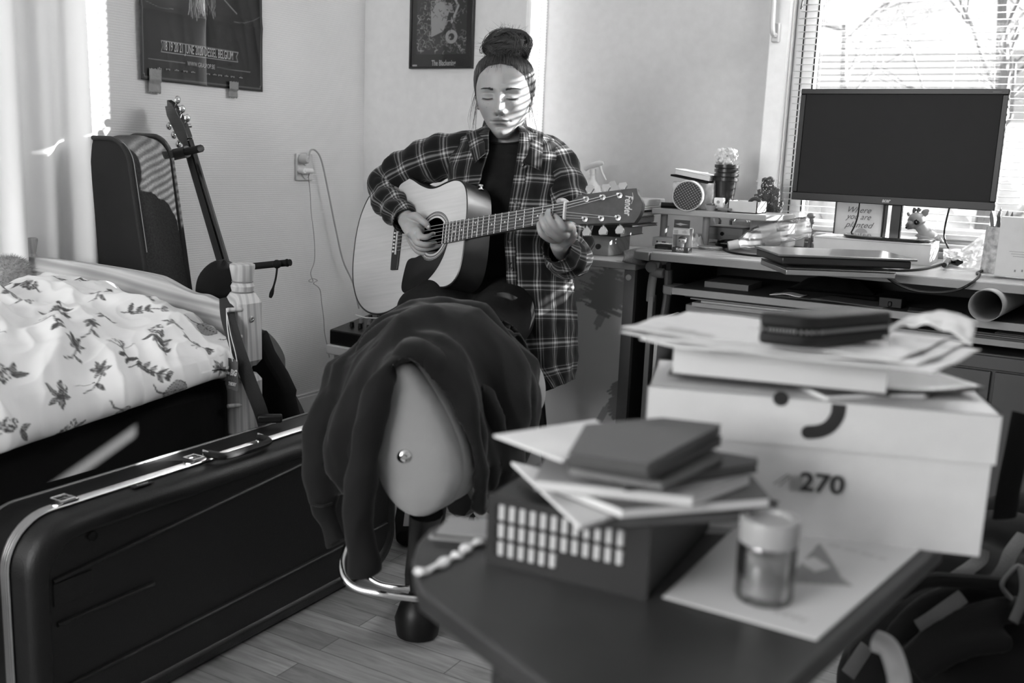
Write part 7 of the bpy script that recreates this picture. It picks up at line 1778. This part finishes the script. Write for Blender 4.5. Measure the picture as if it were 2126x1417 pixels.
# arms
limb([(960, 315, 2.82), (885, 340, 2.85), (805, 385, 2.885)], [.046, .040, .029]); limb([(805, 385, 2.885), (820, 420, 2.82), (846, 455, 2.745)], [.030, .030, .0225])
limb([(1140, 318, 2.82), (1172, 400, 2.76), (1186, 520, 2.63)], [.046, .038, .030]); limb([(1186, 525, 2.63), (1172, 520, 2.53), (1160, 505, 2.43)], [.031, .029, .022])
# right hand (picking)
def fing(pts, rad, n=12):
    P = catmull([PC(*p) for p in pts], 5); R_ = list(np.interp(np.linspace(0, 1, len(P)), np.linspace(0, 1, len(rad)), rad)); bm_.tube(P, R_, n); bm_.ball(P[-1], R_[-1]*.98, 12, 8)
limb([(846, 455, 2.745), (856, 470, 2.715), (863, 484, 2.695)], [.0225, .0240, .021], flat=(1.25, .8), up=RTc)
fing([(859, 472, 2.705), (868, 480, 2.685), (873, 490, 2.670), (886, 492, 2.670), (900, 485, 2.700)], [.0115, .0100, .0092, .0082, .0064])
fing([(854, 479, 2.705), (860, 492, 2.682), (867, 504, 2.662), (886, 508, 2.664), (903, 503, 2.698)], [.0115, .0100, .0092, .0082, .0064])
fing([(850, 482, 2.715), (857, 499, 2.702), (872, 515, 2.690), (898, 514, 2.690), (918, 509, 2.708)], [.0110, .0095, .0086, .0074, .0058])
fing([(847, 480, 2.722), (853, 502, 2.716), (868, 522, 2.708), (888, 526, 2.710), (904, 524, 2.722)], [.0100, .0084, .0076, .0066, .0052])
fing([(852, 452, 2.725), (864, 449, 2.700), (876, 458, 2.688), (884, 464, 2.684), (890, 472, 2.690)], [.0140, .0125, .0100, .0094, .0070])
# left hand (fretting): from the wrist below the neck, fingers curl up over the front
limb([(1160, 505, 2.43), (1172, 492, 2.405), (1180, 478, 2.39)], [.022, .0235, .020], flat=(1.25, .8), up=RTc)
fing([(1180, 476, 2.385), (1182, 472, 2.350), (1170, 471, 2.318), (1160, 458, 2.314), (1153, 449, 2.330)], [.0115, .0104, .0098, .0088, .0068])
fing([(1174, 486, 2.385), (1172, 487, 2.345), (1152, 470, 2.312), (1138, 450, 2.312), (1139, 438, 2.338)], [.0115, .0104, .0096, .0087, .0066])
fing([(1168, 492, 2.395), (1160, 494, 2.352), (1136, 476, 2.320), (1126, 458, 2.322), (1125, 448, 2.345)], [.0110, .0100, .0092, .0082, .0062])
fing([(1162, 496, 2.405), (1146, 498, 2.370), (1126, 486, 2.342), (1120, 472, 2.342), (1119, 463, 2.358)], [.0100, .0090, .0080, .0072, .0055])
fing([(1178, 478, 2.400), (1184, 456, 2.410), (1180, 432, 2.405), (1170, 420, 2.388), (1161, 418, 2.370)], [.0150, .0130, .0115, .0105, .0080])
nails = []
# legs
limb([(1000, 610, 2.88), (930, 630, 2.74), (868, 655, 2.62)], [.085, .075, .058]); limb([(1065, 625, 2.87), (1040, 660, 2.65), (1005, 700, 2.46)], [.085, .075, .058])
kR = PC(868, 655, 2.62); kL = PC(1005, 700, 2.46)
fR = np.array([kR[0]-.03, kR[1]+.05, .09]); fL = np.array([kL[0]-.02, kL[1]+.08, .09])
fdir = -bk_
for kk, ff_ in ((kR, fR), (kL, fL)):
    bm_.tube([kk, kk*.55+ff_*.45, ff_], [.058, .052, .036], 18); bm_.ball(kk, .058); bm_.tube([ff_+np.array([0, 0, -.03]), ff_+fdir*.10+np.array([0, 0, -.045]), ff_+fdir*.17+np.array([0, 0, -.055])], [.038, .034, .026], 14, flat=(.8, 1.1), up=(0, 0, 1)); bm_.ball(ff_+np.array([0, 0, -.035]), .038)
q = N('skin'); a_ = q.n('ShaderNodeAttribute', attribute_name='ink')
q.l(q.ramp(a_.outputs['Fac'], [(0, .33), (1, .10)]), q.b.inputs['Base Color']); q.b.inputs['Roughness'].default_value = .48; q.b.inputs['Subsurface Weight'].default_value = .12; q.b.inputs['Subsurface Scale'].default_value = .006
cN = q.coord(); tn = q.n('ShaderNodeTexNoise', i_Scale=900., i_Detail=2.); q.l(cN, tn.inputs[0]); q.bump(tn.outputs['Fac'], .12, .0006)
M_skin = q.m
body = remeshed('body_low', bm_, M_skin, pe, .0021, 2)
import bmesh
bb_ = bmesh.new(); bb_.from_mesh(body.data)
hv = [bb_.verts.new(Vector(p-np.array([HC[0], HC[1], 0]))) for p in head_mb.v]
for f in head_mb.f: bb_.faces.new([hv[i] for i in f]).smooth = True
bmesh.ops.remove_doubles(bb_, verts=hv, dist=1e-5)
bb_.to_mesh(body.data); bb_.free(); body.name = 'body'; body.data.name = 'body'
co_ = np.empty(len(body.data.vertices)*3, dtype=np.float32); body.data.vertices.foreach_get('co', co_); co_ = co_.reshape(-1, 3)+np.array([HC[0], HC[1], 0]); lc = (co_-HC) @ RHD
x_, y_, z_ = lc[:, 0], lc[:, 1], lc[:, 2]; fr_ = (z_ > .04) & (np.abs(x_) < .04)
lips_and_crease = np.exp(-((x_)/.021)**4-((y_+.0595)/.0040)**4)+np.exp(-((x_)/.018)**4-((y_+.0700)/.0045)**4)+1.1*np.exp(-((x_)/.026)**4-((y_+.0648)/.0014)**2)
ink = np.clip(lips_and_crease*.60, 0, 1)*fr_; ink = np.maximum(ink, fr_*1.0*np.exp(-((x_)/.0235)**6-((y_+.0650+.0009*np.cos(x_*260))/.00075)**2)); ink = np.maximum(ink, fr_*1.0*np.exp(-((np.abs(x_)-.0068)/.0028)**2-((y_+.0495)/.0016)**2))  # mouth crease and nostrils painted dark in place of their shade
rr = random.Random(44)
for k in range(26):
    fx_, fy_ = rr.uniform(-.05, .05), rr.uniform(-.09, .02); ink = np.maximum(ink, (z_ > .02)*rr.uniform(.15, .35)*np.exp(-((x_-fx_)**2+(y_-fy_)**2)/(.0013**2)))
ink = np.maximum(ink, (z_ > .02)*.7*np.exp(-((x_+.037)**2+(y_+.029)**2)/.0011**2)); ink = np.maximum(ink, (z_ > .02)*.10*np.exp(-((np.abs(x_)-.033)/.014)**2-((y_-.001)/.007)**2))  # mole, then eyelids painted darker as socket shade
set_ink(body, ink)
for (a, d_) in (((889, 470, 2.6805), .0055), ((901, 485, 2.694), .0045), ((903, 503, 2.692), .0045)):
    c = PC(*a); MB(RHD, c).ball((0, 0, 0), (d_, d_*.8, .0018), 12, 8).build('fingernail', mat('nail', .40, .25), pe)
# brows and lashes
M_hair = mat('dark_hair', .018, .42, spec=.45); M_hairl = mat('brown_hair', .045, .40, spec=.5)
for s in (-1, 1):
    mb = MB(); rr = random.Random(5+s)
    for k in range(190):
        t = rr.random(); bx_ = s*(.0165+.034*t); by_ = .0170+.0022*math.sin(math.pi*min(1, t*.9))+.0030*t+rr.gauss(0, .0013)*(1.15-t); z0 = facez(bx_, by_)+.0003; L = .005
        ex_ = bx_+s*L*.9; ey_ = by_+.0018-.003*t; mb.tube([HD(bx_, by_, z0), HD(ex_, ey_, facez(ex_, ey_)+.0010)], [.00042, .00012], 4)
    mb.build('eyebrow', M_hairl, pe)
    mb = MB(); L_ = [(s*(.0185+.030*t), -.0048-.0030*math.sin(math.pi*t)+.001*t) for t in np.linspace(0, 1, 14)]
    mb.tube([HD(a, b, facez(a, b)+.0006) for a, b in L_], [.0005+.0009*math.sin(math.pi*i/13) for i in range(14)], 6)
    for k in range(26): t = k/25; a, b = s*(.0185+.030*t), -.0048-.0030*math.sin(math.pi*t)+.001*t; z0 = facez(a, b); mb.tube([HD(a, b, z0), HD(a+s*.0025*(t-.2), b-.0045, z0+.0045)], [.0004, .0001], 3)
    mb.build('eyelashes', M_hair, pe)
# ---------------------------------------------------------------- hair
rr = random.Random(77)
hc_ = thing('hair', '', '', (0, 0, 0)) if False else None
hmb = MB()
def capf(u, v):
    # shell over the skull above the hairline, pulled up and back
    a = u*2*math.pi; s, c = math.sin(a), math.cos(a)
    y0 = ip(abs(((a+math.pi) % (2*math.pi))-math.pi), [0, .5, .9, 1.25, 1.7, 2.4, 3.15], [.084, .078, .056, .012, -.030, -.060, -.070])
    y = y0+(.128-y0)*v; yy = min(y, .1185)
    w_ = ip(yy, KY, KW); f_ = ip(yy, KY, KF); b_ = ip(yy, KY, KB)
    off = .0015+.0055*min(1, v*2)+.0008*abs(s)
    x = (w_+off)*s; z = ((f_ if c > 0 else b_)+off)*c+.10*yy-.010
    k = 1+.006*math.sin(a*38+3*math.sin(v*4))
    return HD(x*k, y+off*.5, z*k)
hmb.grid(capf, 160, 26)
hcap = hmb.build('hair', M_hair, pe, smooth=180)
BN = HD(.010, .130, .008)       # bun centre
smb = MB()
def strand(P, r0, r1=None, n=4):
    r1 = r1 if r1 is not None else r0*.3; m = len(P); smb.tube(P, [r0+(r1-r0)*i/(m-1) for i in range(m)], n, cap=False)
for k in range(1500):     # strands drawn up from the hairline to the bun
    a = rr.uniform(0, 2*math.pi); v0 = rr.uniform(0, .6); u0 = a/(2*math.pi); pts = []; lift = rr.uniform(0, .0022)
    for t in np.linspace(0, 1, 7): q_ = capf(u0 % 1, v0+(1-v0)*t*.97); pts.append(q_+unit(q_-HD(0, .02, -.01))*(.0004+lift*math.sin(math.pi*t)))
    pts.append(BN*.5+pts[-1]*.5); strand(pts, rr.uniform(.0004, .0009), .0005)
for lk in range(46):      # the bun: locks of hair wound over one another
    ax_ = unit([rr.gauss(0, .75), rr.gauss(0, .6), rr.gauss(0, .8)]); t1 = unit(np.cross(ax_, [.3, 1, .2])); t2 = np.cross(ax_, t1); ph0 = rr.uniform(0, 6.28); ln = rr.uniform(1.3, 2.6); off = rr.uniform(-.022, .022); R0 = math.sqrt(max(.0002, .051**2-off**2))*rr.uniform(.92, 1.12); sc = np.array([1.28, .92, .95])
    for k in range(30):
        dr, da = rr.gauss(0, .0022), rr.gauss(0, .0040); e_ = rr.uniform(-.15, .15); P = []
        for t in np.linspace(0, 1, 9):
            a = ph0+e_+ln*t; f_ = math.sin(math.pi*t)**.5; loc = (t1*math.cos(a)+t2*math.sin(a))*(R0*(.86+.14*f_)+dr)+ax_*(off+da*f_); P.append(BN+RHD @ (loc*sc))
        strand(P, rr.uniform(.0004, .0011), .0003)
for k in range(260):      # short flyaway ends sticking out of the bun
    d = unit([rr.gauss(0, 1), rr.gauss(.1, .8), rr.gauss(.2, .8)]); b_ = BN+RHD @ (d*np.array([.060, .044, .044])); L = rr.uniform(.010, .030); c1 = b_+RHD @ (d*L*.5)+RHD @ np.array([rr.gauss(0, .004), rr.gauss(0, .004), 0]); e = b_+RHD @ (d*L+np.array([rr.gauss(0, .010), rr.gauss(-.003, .008), 0]))
    strand([b_, c1, e], .0006, .0001, 3)
for k in range(90):       # fuzzy ends where the fringe is pinned up
    x0 = rr.uniform(-.03, .055); b_ = HD(x0, .112+rr.uniform(-.01, .01), .062-.0*abs(x0)); e = b_+RHD @ np.array([rr.gauss(.002, .010), rr.uniform(-.028, .006), rr.uniform(.002, .016)])
    strand([b_, (b_+e)/2+RHD @ np.array([0, .006, .008]), e], .0007, .0001, 3)
bunc = MB(); bunc.ball(BN, (1, 1, 1), 4, 3) if False else None
core = MB(RHD, BN).ball((0, 0, 0), (.056, .040, .041), 20, 14).build('bun', M_hair, pe, smooth=180)
for side_ in (-1, 1):     # loose wisps beside the face
    for k in range(16):
        x0 = side_*.070; y0 = rr.uniform(-.01, .05); L = rr.uniform(.08, .15); dx = side_*rr.uniform(.004, .030)
        P = [HD(x0, y0, rr.uniform(-.01, .02)), HD(x0+dx*.6, y0-L*.35, .01), HD(x0+dx, y0-L*.7, .012), HD(x0+dx*.5+side_*rr.uniform(-.01, .012), y0-L, .015)]
        strand(catmull(P, 4), .00055, .00015, 3)
for k in range(26):       # baby hair along the forehead
    x0 = rr.uniform(-.05, .045); y0 = .086-.25*x0*x0*20*.1; P = [HD(x0, y0, facez(x0*.9, .08)+.002), HD(x0*1.15, y0-.012, facez(x0, .07)+.004), HD(x0*1.3, y0-.028*rr.random(), facez(x0, .06)+.004)]
    strand(P, .0004, .0001, 3)
smb.build('hair_strands', M_hairl, pe, smooth=180)
# ---------------------------------------------------------------- clothes
M_tee = mat('black_tee', .014, .9, spec=.1, bump=.2, bscale=400, bdist=.001, noise=.25, nscale=20)
tm = MB()
def tee(u, v):
    a = u*2*math.pi; s, c = math.sin(a), math.cos(a); t = v
    cx = ip(t, [0, .06, .15, .35, .6, 1], [1047, 1047, 1050, 1054, 1050, 1042]); cy = ip(t, [0, .06, .15, .35, .6, 1], [287, 297, 325, 385, 480, 620]); D = ip(t, [0, .06, .15, .35, .6, 1], [2.795, 2.80, 2.82, 2.83, 2.855, 2.89])
    hw_ = ip(t, [0, .03, .10, .2, .35, .6, 1], [.058, .066, .125, .158, .160, .135, .160]); hd_ = ip(t, [0, .03, .10, .2, .35, .6, 1], [.056, .060, .078, .095, .108, .100, .112])
    dy = -14*c*(1-min(1, t*6)) if True else 0
    p = PC(cx, cy+20*(c > 0)*c*(1-min(1, t*6)), D)+RTc*hw_*s+FRc*hd_*c
    return p+unit(RTc*s+FRc*c)*(.004*nz(math.sin(a)*3, t*9, 2)+.003*math.sin(t*26+math.cos(a)*3))
tm.grid(tee, 96, 60); tm.build('dark_top', M_tee, pe, smooth=180)
tm = MB().tube([tee(u, .0) for u in np.linspace(0, 1, 60)], .0035, 8); tm.build('neckband', M_tee, pe)
tr_ = MB()
def trs(pts, rad):
    P = catmull([PC(*p) for p in pts], 8); R_ = np.interp(np.linspace(0, 1, len(P)), np.linspace(0, 1, len(rad)), rad)
    tr_.tube(P, [r*(1+.02*math.sin(i*1.1)) for i, r in enumerate(R_)], 28)
M_trs = mat('black_trousers', .012, .85, spec=.1, bump=.2, bscale=300, noise=.3, nscale=12)
trs([(1030, 590, 2.89), (1000, 610, 2.87), (930, 632, 2.74), (868, 655, 2.62), (850, 665, 2.60)], [.10, .095, .088, .070, .045]); trs([(1045, 600, 2.89), (1062, 628, 2.85), (1040, 662, 2.65), (1005, 700, 2.46), (1000, 705, 2.43)], [.10, .095, .088, .070, .045])
for kk, ff_ in ((kR, fR), (kL, fL)): tr_.tube([kk+np.array([0, 0, .02]), kk, kk*.5+ff_*.5, ff_+np.array([0, 0, .03])], [.04, .068, .062, .048], 22)
tr_.ball(PC(1040, 618, 2.89), (.155, .135, .10), 26, 16)
remeshed('trousers', tr_, M_trs, pe, .008, 4)
for ff_ in (fR, fL): MB().tube([ff_+np.array([0, 0, -.035])-fdir*.03, ff_+fdir*.09+np.array([0, 0, -.05]), ff_+fdir*.19+np.array([0, 0, -.062])], [.046, .042, .028], 16, flat=(.8, 1.1), up=(0, 0, 1)).build('sock', M_tee, pe)
# plaid
q = N('plaid_flannel'); uvn = q.n('ShaderNodeUVMap'); sx = q.n('ShaderNodeSeparateXYZ'); q.l(uvn.outputs[0], sx.inputs[0])
def stripes(val, per):
    fr = q.math('FRACT', q.math('MULTIPLY', val, 1/per))
    r = q.n('ShaderNodeValToRGB'); r.color_ramp.interpolation = 'LINEAR'; e = r.color_ramp.elements
    st = [(0, .0), (.34, 0), (.37, .16), (.40, .05), (.415, .62), (.44, .62), (.455, .10), (.52, .18), (.56, .85), (.60, .85), (.64, .20), (.70, .10), (.72, .60), (.745, .60), (.76, .05), (.80, .16), (.83, 0)]
    while len(e) < len(st): e.new(.5)
    for k, (p, v) in enumerate(st): e[k].position = p; e[k].color = (v, v, v, 1)
    q.l(fr, r.inputs[0]); return r.outputs[0]
A1 = stripes(sx.outputs[0], .062); A2 = stripes(sx.outputs[1], .066)
s1 = q.math('MULTIPLY', A1, .5); s2 = q.math('MULTIPLY', A2, .5); sm_ = q.math('ADD', s1, s2); pr2_ = q.math('POWER', sm_, 1.7)
wvn = q.n('ShaderNodeTexNoise', i_Scale=900., i_Detail=2.); q.l(q.coord(), wvn.inputs[0]); tw = q.math('MULTIPLY', pr2_, q.math('ADD', q.math('MULTIPLY', wvn.outputs['Fac'], .9), .55))
q.l(q.ramp(tw, [(0, .008), (1, .62)]), q.b.inputs['Base Color']); q.b.inputs['Roughness'].default_value = .9; q.b.inputs['Specular IOR Level'].default_value = .1; q.b.inputs['Sheen Weight'].default_value = .12
M_plaid = q.m
def sleeve(name, pts, rad, seed, par=None):
    P = catmull([PC(*p) for p in pts], 10); m = len(P); R_ = np.interp(np.linspace(0, 1, m), np.linspace(0, 1, len(rad)), rad); n = 40; T = []
    for i in range(m): T.append(unit(P[min(i+1, m-1)]-P[max(i-1, 0)]))
    u0 = unit(UPc-T[0]*np.dot(UPc, T[0])); vs = []; fs = []; uv = []; L = [0]
    for i in range(m):
        if i: L.append(L[-1]+np.linalg.norm(P[i]-P[i-1]))
        u0 = unit(u0-T[i]*np.dot(u0, T[i])); w0 = np.cross(T[i], u0)
        for k in range(n):
            a = 2*math.pi*k/n; t = i/(m-1); r = R_[i]*(1+.105*math.sin(L[i]*95+2.2*math.sin(a+seed)+seed)*(.3+1.1*t)+.09*nz(math.cos(a)*2, math.sin(a)*2+seed, L[i]*16)+.06*nz(math.cos(a)*5, math.sin(a)*5, L[i]*40+seed))
            vs.append(P[i]+u0*r*math.cos(a)+w0*r*math.sin(a))
    per = 2*math.pi*.048
    for i in range(m-1):
        for k in range(n): fs.append((i*n+k, i*n+(k+1) % n, (i+1)*n+(k+1) % n, (i+1)*n+k)); uv.append([(per*k/n, L[i]), (per*(k+1)/n, L[i]), (per*(k+1)/n, L[i+1]), (per*k/n, L[i+1])])
    o = MB().add(vs, fs, uv).build(name, M_plaid, par or pe, smooth=180, solid=.0025); return o
def shirtp(u, v, off=0):
    TT = [0, .06, .13, .22, .38, .52, .66, .80, .92, 1]
    cx = ip(v, TT, [1048, 1049, 1052, 1056, 1062, 1068, 1073, 1084, 1102, 1118]); cy = ip(v, TT, [266, 274, 292, 330, 420, 505, 590, 680, 765, 812]); D = ip(v, TT, [2.80, 2.80, 2.805, 2.81, 2.81, 2.81, 2.81, 2.79, 2.77, 2.76])
    hw_ = ip(v, TT, [.062, .085, .135, .170, .172, .164, .160, .150, .126, .098]); hd_ = ip(v, TT, [.060, .075, .100, .122, .135, .130, .130, .13, .12, .10])
    aR = ip(v, TT, [.62, .42, .28, .16, .0, -.16, -.16, -.20, -.30, -.10]); aL = ip(v, TT, [-.62, -.48, -.36, -.32, -.62, -.9, -1.2, -1.3, -1.3, -1.3])
    a = aR+(2*math.pi+aL-aR)*u; s, c = math.sin(a), math.cos(a)
    d = .006*nz(s*4, v*14, c*4)+.004*math.sin(a*11+v*5)*(v > .5)*min(1, (v-.5)*3)+.003*nz(s*11, v*30, c*9+3)
    d += .004*math.sin(v*40+s*4)*(.3 < v < .6)
    return PC(cx, cy, D)+RTc*(hw_+d+off)*s+FRc*(hd_+d+off)*c+UPc*(.035*s*max(0, v-.8)/.2)
shb = MB(); NU_, NV_ = 150, 110; vs = []; fs = []; uv = []
cols = [[shirtp(i/NU_, j/NV_) for j in range(NV_+1)] for i in range(NU_+1)]
for i in range(NU_+1):
    for j in range(NV_+1): vs.append(cols[i][j])
for i in range(NU_):
    for j in range(NV_):
        a = i*(NV_+1)+j; fs.append((a, a+1, a+NV_+2, a+NV_+1)); U0, U1 = i/NU_*1.02, (i+1)/NU_*1.02; V0, V1 = j/NV_*.745, (j+1)/NV_*.745; uv.append([(U0, V0), (U0, V1), (U1, V1), (U1, V0)])
sh_o = shb.add(vs, fs, uv).build('plaid_shirt', M_plaid, pe, smooth=180, solid=.0025)
sleeve('sleeve', [(1010, 322, 2.82), (965, 318, 2.82), (905, 330, 2.84), (850, 352, 2.865), (808, 378, 2.885), (800, 402, 2.87), (815, 425, 2.825), (834, 446, 2.775), (845, 456, 2.75)], [.040, .060, .062, .060, .056, .050, .047, .042, .037, .036], 1)
sleeve('sleeve', [(1085, 325, 2.81), (1140, 328, 2.80), (1168, 375, 2.77), (1182, 440, 2.73), (1188, 500, 2.67), (1186, 532, 2.62), (1176, 535, 2.55), (1166, 522, 2.48), (1160, 512, 2.45)], [.040, .060, .060, .058, .055, .052, .052, .046, .040, .038], 5)
# button placket, buttons, pocket, collar
mb = MB(); P = [shirtp(.0, v)+FRc*.003 for v in np.linspace(.12, .97, 50)]
pk = []; pu = []; fk = []
for i, v in enumerate(np.linspace(.12, .97, 60)): pk += [shirtp(-.002, v)+FRc*.0035, shirtp(.030, v)+FRc*.0040]
for i in range(59): fk.append((2*i, 2*i+2, 2*i+3, 2*i+1)); pu.append([(.02, i*.012), (.02, (i+1)*.012), (.05, (i+1)*.012), (.05, i*.012)])
mb.add(pk, fk, pu); mb.build('placket', M_plaid, sh_o, smooth=180, solid=.002)
for v in (.27, .40, .53, .62, .71, .80, .89): c = shirtp(.014, v)+FRc*.0062; MB(RHD, c).lathe([(.0055, 0), (.005, .0015), (.003, .0012), (0, .0012)], 14).build('button', mat('shirt_button', .03, .3), sh_o)
# collar flaps
def flap(pts, D0, nm, seed=0):
    P = [PC(x, y, d) for x, y, d in pts]; mb = MB()
    def f(u, v): return (P[0]*(1-u)+P[1]*u)*(1-v)+(P[3]*(1-u)+P[2]*u)*v+FRc*(.010*math.sin(math.pi*u)*math.sin(math.pi*(v*.8+.1)))
    mb.grid(f, 12, 14, .055, .09); return mb.build(nm, M_plaid, sh_o, smooth=180, solid=.003)
flap([(1089, 262, 2.745), (1128, 276, 2.735), (1124, 354, 2.672), (1086, 338, 2.680)], 0, 'collar_flap'); flap([(1004, 266, 2.745), (968, 278, 2.735), (985, 338, 2.675), (1008, 318, 2.675)], 0, 'collar_flap')
cb_ = MB(); rows_ = []
for i, u in enumerate(np.linspace(.0, 1, 40)):
    a = .62+(2*math.pi-1.24)*u; c0 = PC(1048, 268, 2.80); rows_.append([c0+RTc*(.058+.008*h)*math.sin(a)+FRc*(.055+.008*h)*math.cos(a)+UPc*(.022-.03*h) for h in (0, .5, 1)])
cb_.add([p for r in rows_ for p in r], [(3*i+k, 3*i+k+1, 3*i+k+4, 3*i+k+3) for i in range(39) for k in range(2)], [[(.02*k, i*.01), (.02*k+.02, i*.01), (.02*k+.02, i*.01+.01), (.02*k, i*.01+.01)] for i in range(39) for k in range(2)])
cb_.build('collar_band', M_plaid, sh_o, smooth=180, solid=.003)
# pocket flap on the chest
def pck(u, v):
    p = shirtp(.155+.085*u*1.0, .415+.13*v); return p+FRc*.006+RTc*.002
MB().grid(pck, 14, 14, .09, .09).build('chest_pocket', M_plaid, sh_o, smooth=180, solid=.002)
# stool beneath
hz_ = PC(1040, 618, 2.89); sz_ = hz_[2]-.105
so_ = thing('stool', 'dark padded stool the person sits on, mostly hidden', 'stool', (hz_[0], hz_[1], 0))
MB(np.eye(3), (hz_[0], hz_[1], 0)).lathe([(0, sz_-.06), (.16, sz_-.06), (.175, sz_-.04), (.175, sz_-.015), (.16, sz_), (0, sz_)], 32).build('seat', M_blackm, so_)
for k in range(4): a = .6+k*math.pi/2; MB().tube([(hz_[0]+.11*math.cos(a), hz_[1]+.11*math.sin(a), sz_-.06), (hz_[0]+.17*math.cos(a), hz_[1]+.17*math.sin(a), 0)], .013, 10).build('leg', M_black, so_)
